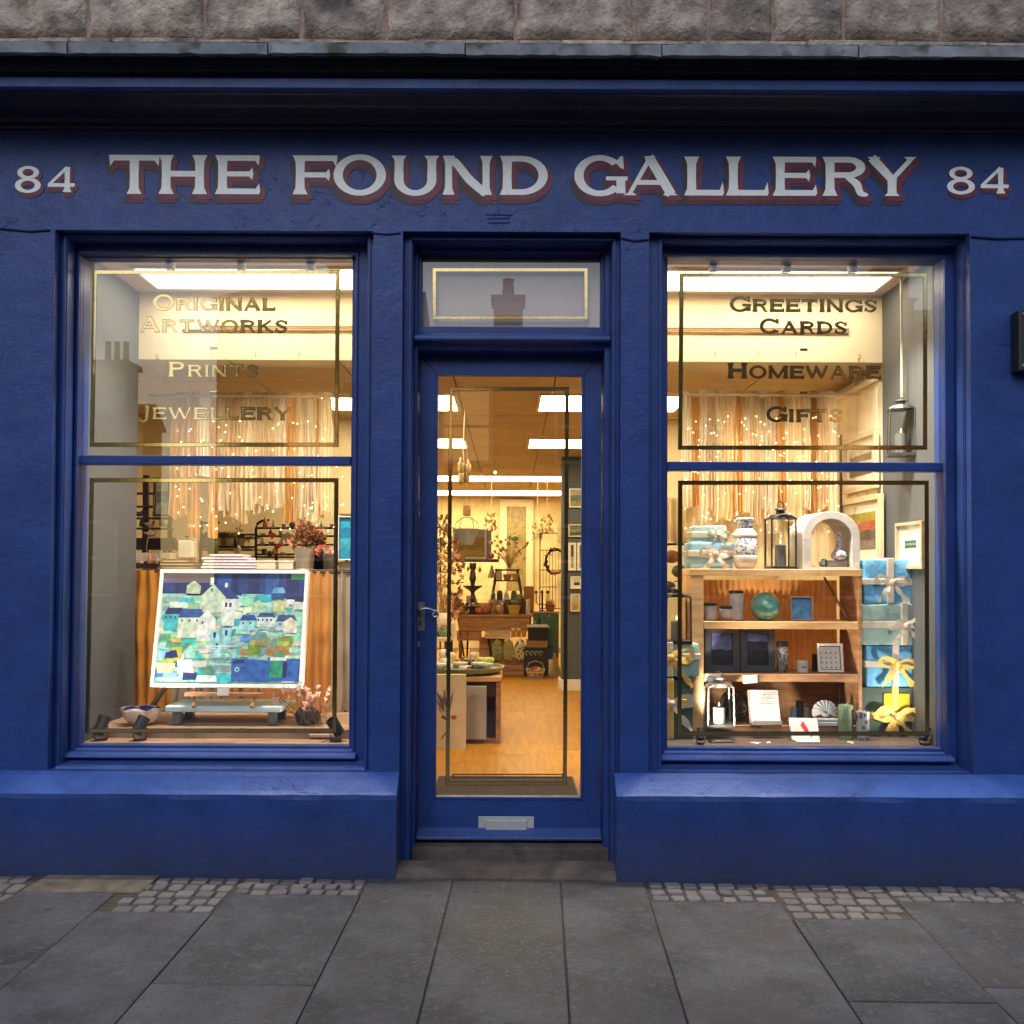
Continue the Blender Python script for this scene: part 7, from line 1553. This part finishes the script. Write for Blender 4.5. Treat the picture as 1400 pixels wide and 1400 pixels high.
# metal grid with wreath
t = T('wire_grid', 'black wire display grid leaning against the cream wall above the cupboard', 'display grid', far(753, 836, .5, ZF + h)); q = K(yf + .5); m = MB(); zt2 = 105 * q
for x in (-15, 15): m.tube([(x * q, 0, 0), (x * q, 0, zt2)], .007, 5)
for i in range(1, 7): m.tube([((-15 + i * 4.3) * q, 0, 0), ((-15 + i * 4.3) * q, 0, zt2 * .78)], .003, 4)
for z in (.02, .3, .52, .78, 1): m.tube([(-15 * q, 0, zt2 * z), (15 * q, 0, zt2 * z)], .005, 5)
m.o('grid_wires', BLKM, t)
t = T('twig_wreath', 'round twig wreath hanging on the wire grid near the dark wall', 'wreath', far(759, 768, .40)); m = MB(); random.seed(14)
for i in range(5): m.tube([((13 + rr(-1.5, 1.5)) * q * math.cos(a), rr(-.01, .01), (17 + rr(-2, 2)) * q * math.sin(a)) for a in [j * 2 * math.pi / 16 for j in range(17)]], .008, 4)
for i in range(40): a = rr(0, 6.28); p = Vector((13 * q * math.cos(a), -.01, 17 * q * math.sin(a))); m.add([p, p + Vector((rr(-.04, .04), -.01, rr(-.04, .04))), p + Vector((rr(-.04, .04), -.02, rr(-.04, .04)))], [(0, 1, 2)])
m.o('wreath_twigs', M('dark_twig'), t); MB().ball((0, -.02, -15 * q), .03, 8, 6, 1.5, 1, .8).o('red_berry', M('red_fruit'), t)
# pictures at the back
yq = YE - .03
a = R(683, 683, 729, 818, yq); picture('large_mirror', 'tall cream framed picture with brown glass on the back wall', ((a[0] + a[1]) / 2, yq, a[2]), a[1] - a[0], a[3] - a[2], GILT, [(.36, .26, .09), (.30, .20, .06), (.34, .24, .08)], fw=.11, cat='picture')
yq = yf + .6; a = R(619, 723, 665, 764, yq); t = picture('landscape_canvas', 'deep framed autumn landscape painting standing on a shelf at the back', ((a[0] + a[1]) / 2, yq, a[2]), a[1] - a[0], a[3] - a[2], WHITEW, [(.42, .46, .50), (.50, .22, .05), (.36, .30, .03), (.55, .42, .08)], fw=.02, mt=.0, cat='painting')
MB().box(.195 + .0, .26, -.02, .12, .0, a[3] - a[2] - .02).o('canvas_side', M('grey_felt'), t)
a = R(612, 764, 682, 769, yq); tag(MB().box(a[0], a[1], yq - .10, yq + .18, a[2] + .005, a[3] - .003).o('wall_shelf', DWOOD, None, bev=.003), 'dark wall shelf under the autumn landscape painting', 'shelf')
small('ball', (.50, .06, .03), 'crimson', (P(675, 0, yq).x, yq, a[3] - .002), kf, 'red apple shaped ornament at the right end of the dark wall shelf', None)
random.seed(41)
for i, (px, L_) in enumerate(((656, 14), (640, 12), (628, 15), (649, 10))): 
    p = P(px, 770, yq - .09); m = MB(); m.tube([(0, 0, 0), (.002, 0, -L_ * kf * .5)], .002, 4); m.lathe([(1e-6, -L_ * kf), (2.5 * kf, -L_ * .75 * kf), (1.6 * kf, -L_ * .5 * kf), (1e-6, -L_ * .4 * kf)], 8); tag(m.o('hanging_trinket', M('dried_reed'), None, loc=p), 'thin dried pod hanging below the dark wall shelf, %s from the left' % ('fourth', 'second', 'first', 'third')[i], 'ornament', 'dried pods hanging under the shelf')
# stand with ornaments at the far left of the door view
t = T('ornament_stand', 'pale metal stand hung with dried leaves and ornaments at the left of the door view', 'ornament stand', (P(607, 0, yf - .9).x, yf - .9, ZF)); q = K(yf - .9); m = MB(); H_ = P(600, 735, yf - .9).z - ZF; m.tube([(0, 0, 0), (0, 0, H_)], .01, 6); o_ = Vector(t.location)
for py, s2 in ((745, 1), (765, 1.2), (783, 1.5), (800, 1.6), (815, 1.3)):
    z = P(600, py, yf - .9).z - ZF; m.tube([(-14 * q * s2, 0, z + .03), (0, 0, z), (20 * q * s2, 0, z + .03)], .005, 5)
m.o('stand_frame', BLKM, t); l_ = MB(); l2 = MB()
for i in range(190):
    x, z = rr(-14, 30) * q, rr(.45, 1) * H_; c = Vector((x, rr(-.1, .1), z)); s2 = rr(.015, .045); (l_ if i % 3 else l2).add([c, c + Vector((s2, rr(-.02, .02), rr(-.02, .03))), c + Vector((s2 * .6, .01, -s2 * 1.3)), c + Vector((-s2 * .3, -.01, -s2 * .8))], [(0, 1, 2, 3)])
stuff(l_.o('dried_leaf', M('dried_leaf_brown', (.20, .10, .03), .7, var=.5, sc=20), t)); stuff(l2.o('felt_ornament', M('ornament_rose'), t))
# prints on the dark wall
for i, (x0, y0, x1, y1, cols, fm, mt_, lab) in enumerate(((778, 668, 800, 694, [(.42, .38, .26), (.12, .14, .05), (.30, .26, .12)], WHITEW, 0, 'highest small landscape on the dark inner wall'), (777, 717, 800, 734, [(.10, .12, .10), (.22, .26, .14), (.05, .08, .05)], GILT, 0, 'small gilt framed landscape below the shelf line on the dark wall'), (777, 742, 787.5, 780, [(.05, .06, .07), (.35, .40, .40)], WHITEW, .012, 'tall white framed dark print on the dark inner wall'), (789, 742, 801, 780, [(.05, .06, .07), (.20, .25, .25)], WHITEW, .012, 'second tall white framed print at the edge of the door glass'), (780, 788, 797, 805, [(.55, .52, .46), (.05, .05, .05)], WHITEW, .02, 'small white framed black print below the tall prints'), (780, 812, 793, 836, [(.56, .46, .26), (.46, .34, .16)], IVY, 0, 'lowest pale yellow print on the dark inner wall'))):
    a = R(x0, y0, x1, y1, 5.09); picture('wall_print', lab, ((a[0] + a[1]) / 2, 5.094, a[2]), a[1] - a[0], a[3] - a[2], fm, cols, fw=.012, mt=mt_, dep=.02, group='prints on the dark inner wall')
for y0, y1, lab in ((716, 741, 'upper'), (792, 817, 'lower')):
    a = R(762, y0, 768, y1, 5.2); o = MB().box(.485, .515, 5.15, 5.32, a[2], a[3]).o('canvas_panel', GILT); tag(o, '%s gilt edged canvas on the end of the dark inner wall' % lab, 'canvas', 'gilt canvases on the wall end')
t = T('far_candle', 'bright little sparkle light hanging near the far ceiling', 'pendant light', P(677, 646, 4.2)); MB().ball((0, 0, 0), .012, 8, 6).o('bulb', emis('fairy_light_glow', (1, .72, .34), 14), t, smooth=True); MB().tube([(0, 0, .01), (0, 0, zc1_ - t.location.z)], .001, 4).o('wire', BLKM, t)

# ================================================================== ACROSS THE STREET (seen only mirrored in the glass)
def PM(px, py, Y): p = P(px, py, 2 * YG - Y); return p     # mirrored in the plane of the window glass
HARL = M('grey_harling', (.26, .25, .23), .9, var=.15, sc=3, bump=.004, bsc=60); HST = M('brown_sandstone_front', (.13, .085, .062), .9, var=.25, sc=3)
RFS = M('roof_slate', (.07, .075, .085), .6, var=.3, sc=8); CHP = M('chimney_pot_clay', (.42, .27, .16), .8)
DGL = M('dark_window_glass', (.02, .025, .03), .05, var=.0, spec=1.0); LIT = emis('lit_room', (1.0, .62, .25), 1.2)
YO = -14.0
def terrace(lab, pxa, pxb, pye, pyr, mat, chim, lit=(), deep=7, gable=None):
    a, b_ = PM(pxa, pye, YO), PM(pxb, pye, YO); x0, x1 = min(a.x, b_.x), max(a.x, b_.x); ze = a.z; zr = P((pxa + pxb) / 2, pyr, 2 * YG - YO + deep / 2).z
    t = T('terraced_house', lab, 'house', ((x0 + x1) / 2, YO, -.2), 0, 'stone terraced houses across the street'); w = (x1 - x0) / 2; H = ze + .2; Rz = zr + .2
    MB().box(-w, w, -deep, 0, -.6, H).o('wall', mat, t)
    MB().add([(-w - .05, .15, H), (w + .05, .15, H), (w + .05, -deep / 2, Rz), (-w - .05, -deep / 2, Rz), (-w - .05, -deep - .15, H), (w + .05, -deep - .15, H)], [(0, 1, 2, 3), (3, 2, 5, 4), (0, 3, 4), (1, 5, 2)]).o('roof', RFS, t)
    for cpx, cw, ctop, pots, cy in chim:
        c = P(cpx, ctop, 2 * YG - YO + cy); kx_ = K(2 * YG - YO + cy); cx = c.x - t.location.x; hw_ = cw * kx_ / 2
        CHM = M('chimney_stone', (.55, .42, .32), .9, var=.2, sc=3); ch_ = MB().box(cx - hw_, cx + hw_, -cy - .6, -cy, H - .5, c.z + .2).box(cx - hw_ - .06, cx + hw_ + .06, -cy - .66, -cy + .06, c.z + .1, c.z + .21).o('chimney', CHM if mat is HST else mat, t)
        for i in range(pots):
            sp_ = min(.42, 1.7 * hw_ / max(1, pots)); pr_ = min(.15, sp_ * .36); px_ = cx + (i - (pots - 1) / 2) * sp_; MB().lathe([(pr_, 0), (pr_ * .8, .42), (pr_, .46), (pr_ * .75, .46), (1e-6, .4)], 12, (px_, -cy - .3, c.z + .2)).o('chimney_pot', CHP, ch_)
    n = max(1, int(2 * w / 2.2)); j = 0
    for r in range(int(H / 2.7)):
        for i in range(n):
            x = -w + (i + .5) * 2 * w / n; z = 1.0 + r * 2.7
            fr_ = MB().ring([x - .52, x + .52, z, z + 1.5], [x - .45, x + .45, z + .07, z + 1.43], -.02, .05).box(x - .45, x + .45, 0, .04, z + .72, z + .78).o('window', WHITEW, t)
            MB().box(x - .45, x + .45, .0, .012, z + .07, z + 1.43).o('pane', LIT if (j % 5) in lit else DGL, fr_); j += 1
terrace('brown stone house across the street with chimney over the middle', 560, 872, 450, 437, HST, [(695, 40, 395, 1, 2.5)], (2,))
terrace('tall brown house across the street opposite the left window', 297, 556, 405, 388, HST, [(470, 42, 350, 2, 2.5)], (1,))
terrace('tall brown house across the street opposite the right window', 876, 1250, 405, 388, HST, [(1225, 36, 352, 2, 2.5), (950, 40, 350, 2, 2.5)], (3,))
terrace('stone house across the street beyond the right hand end', 1254, 1700, 440, 420, HST, [(1500, 40, 400, 3, 2.5)], (2,))
terrace('low grey gabled house across the street at the left gap', 60, 196, 575, 548, HARL, [(151, 44, 489, 3, .3)], (), 1.0)
terrace('brown stone house across the street at the far left end', -560, -70, 430, 410, HST, [(-100, 40, 380, 3, 2.5)], (1,))

# more of the crowded stock at the back of the shop
random.seed(61)
stock = [('jar', (.30, .16, .06), 'amber'), ('bottle', (.16, .20, .08), 'olive'), ('ball', (.52, .20, .06), 'orange'), ('pot', (.60, .52, .38), 'cream'), ('bottle', (.45, .10, .05), 'red'), ('basket', (.40, .26, .10), 'straw'), ('candle', (.62, .54, .40), 'ivory'), ('jar', (.05, .04, .03), 'black'), ('dish', (.50, .38, .22), 'tan'), ('wicker_tree', (.30, .20, .08), 'golden')]
WH_ = ('first', 'second', 'third', 'fourth', 'fifth', 'sixth', 'seventh', 'eighth', 'ninth', 'tenth', 'eleventh', 'twelfth')
for i in range(12):
    kd, c, cn = stock[(i * 3) % 10]; px = 628 + i * 8.3; small(kd, c, 'stock_' + cn, (P(px, 0, yf + .5).x, yf + .5 + rr(-.04, .04), ztb), kf * rr(1.2, 1.9), '%s %s in the rear row on the long table, %s from the left' % (cn, kd, WH_[i]), 'rear row of stock on the long table')
for i in range(7):
    kd, c, cn = stock[(i * 7 + 2) % 10]; px = 598 + i * 3.9; small(kd, c, 'stock_' + cn, (P(px, 0, y2 + .3).x, y2 + .12 + .07 * (i % 4), z2t), k2_ * rr(.9, 1.4), '%s %s on the pale side table, %s from the left' % (cn, kd, WH_[i]), 'stock on the pale side table')
for i in range(6):
    kd, c, cn = stock[(i * 3 + 1) % 10]; px = 618 + i * 10; small(kd, c, 'stock_' + cn, (P(px, 0, yq).x, yq + .04, a[3] - .003 if False else P(640, 764, yq).z), kf * rr(.5, .8), '%s %s standing on the dark wall shelf, %s from the left' % (cn, kd, WH_[i]), 'stock on the dark wall shelf')
for i, (px, py, Yh) in enumerate(((604, 700, 5.6), (612, 715, 5.9), (601, 745, 5.2), (672, 700, 7.5), (735, 712, 7.4), (748, 702, 7.2))):
    p = P(px, py, Yh); t = T('hanging_bunch', 'hanging bunch of dried leaves inside the shop, %s from the left in the doorway' % WH_[i], 'dried bunch', p, 0, 'dried bunches hanging at the back'); m = MB()
    for j in range(40):
        c_ = Vector((rr(-.07, .07), rr(-.07, .07), rr(-.22, 0))); u = Vector((rr(-.03, .03), rr(-.02, .02), -.05)); m.add([c_, c_ + u * .5 + Vector((.014, 0, 0)), c_ + u, c_ + u * .5 - Vector((.014, 0, 0))], [(0, 1, 2, 3)])
    m.o('dried_leaves', M(('dried_leaf_brown', 'straw_flower', 'dried_reed')[i % 3]), t); MB().tube([(0, 0, -.05), (0, 0, zc1_ - p.z)], .002, 4).o('string', M('natural_rope'), t)

# more crockery on the round tray and stock on the floor of the far display
random.seed(5)
for i in range(12):
    kd, c, cn = [('dish', (.10, .14, .12), 'slate'), ('pot', (.60, .55, .44), 'chalk'), ('bottle', (.58, .42, .22), 'honey'), ('ball', (.62, .60, .50), 'pale'), ('pot', (.26, .30, .10), 'lime'), ('jar', (.35, .20, .10), 'umber')][i % 6]
    px = 601 + i * 6.3; dy = .10 + .30 * ((i * 5) % 7) / 7; small(kd, c, 'tray_' + cn, (P(px, 0, yt + dy).x, yt + dy, zt_), kt * rr(.7, 1.05), '%s %s crowded on the round tray near the door, %s from the left' % (cn, kd, WH_[i]), 'extra crockery on the round tray')
for i in range(8):
    kd, c, cn = stock[(i * 3 + 4) % 10]; px = (622, 632, 641, 650, 757, 762, 668, 676)[i]; small(kd, c, 'stock_' + cn, (P(px, 0, yf - .2).x, yf - .2 + .03 * i, ZF + .002), kf * rr(1.6, 2.4), '%s %s standing on the shop floor by the long table, %s from the left' % (cn, kd, WH_[i]), 'stock standing on the shop floor')
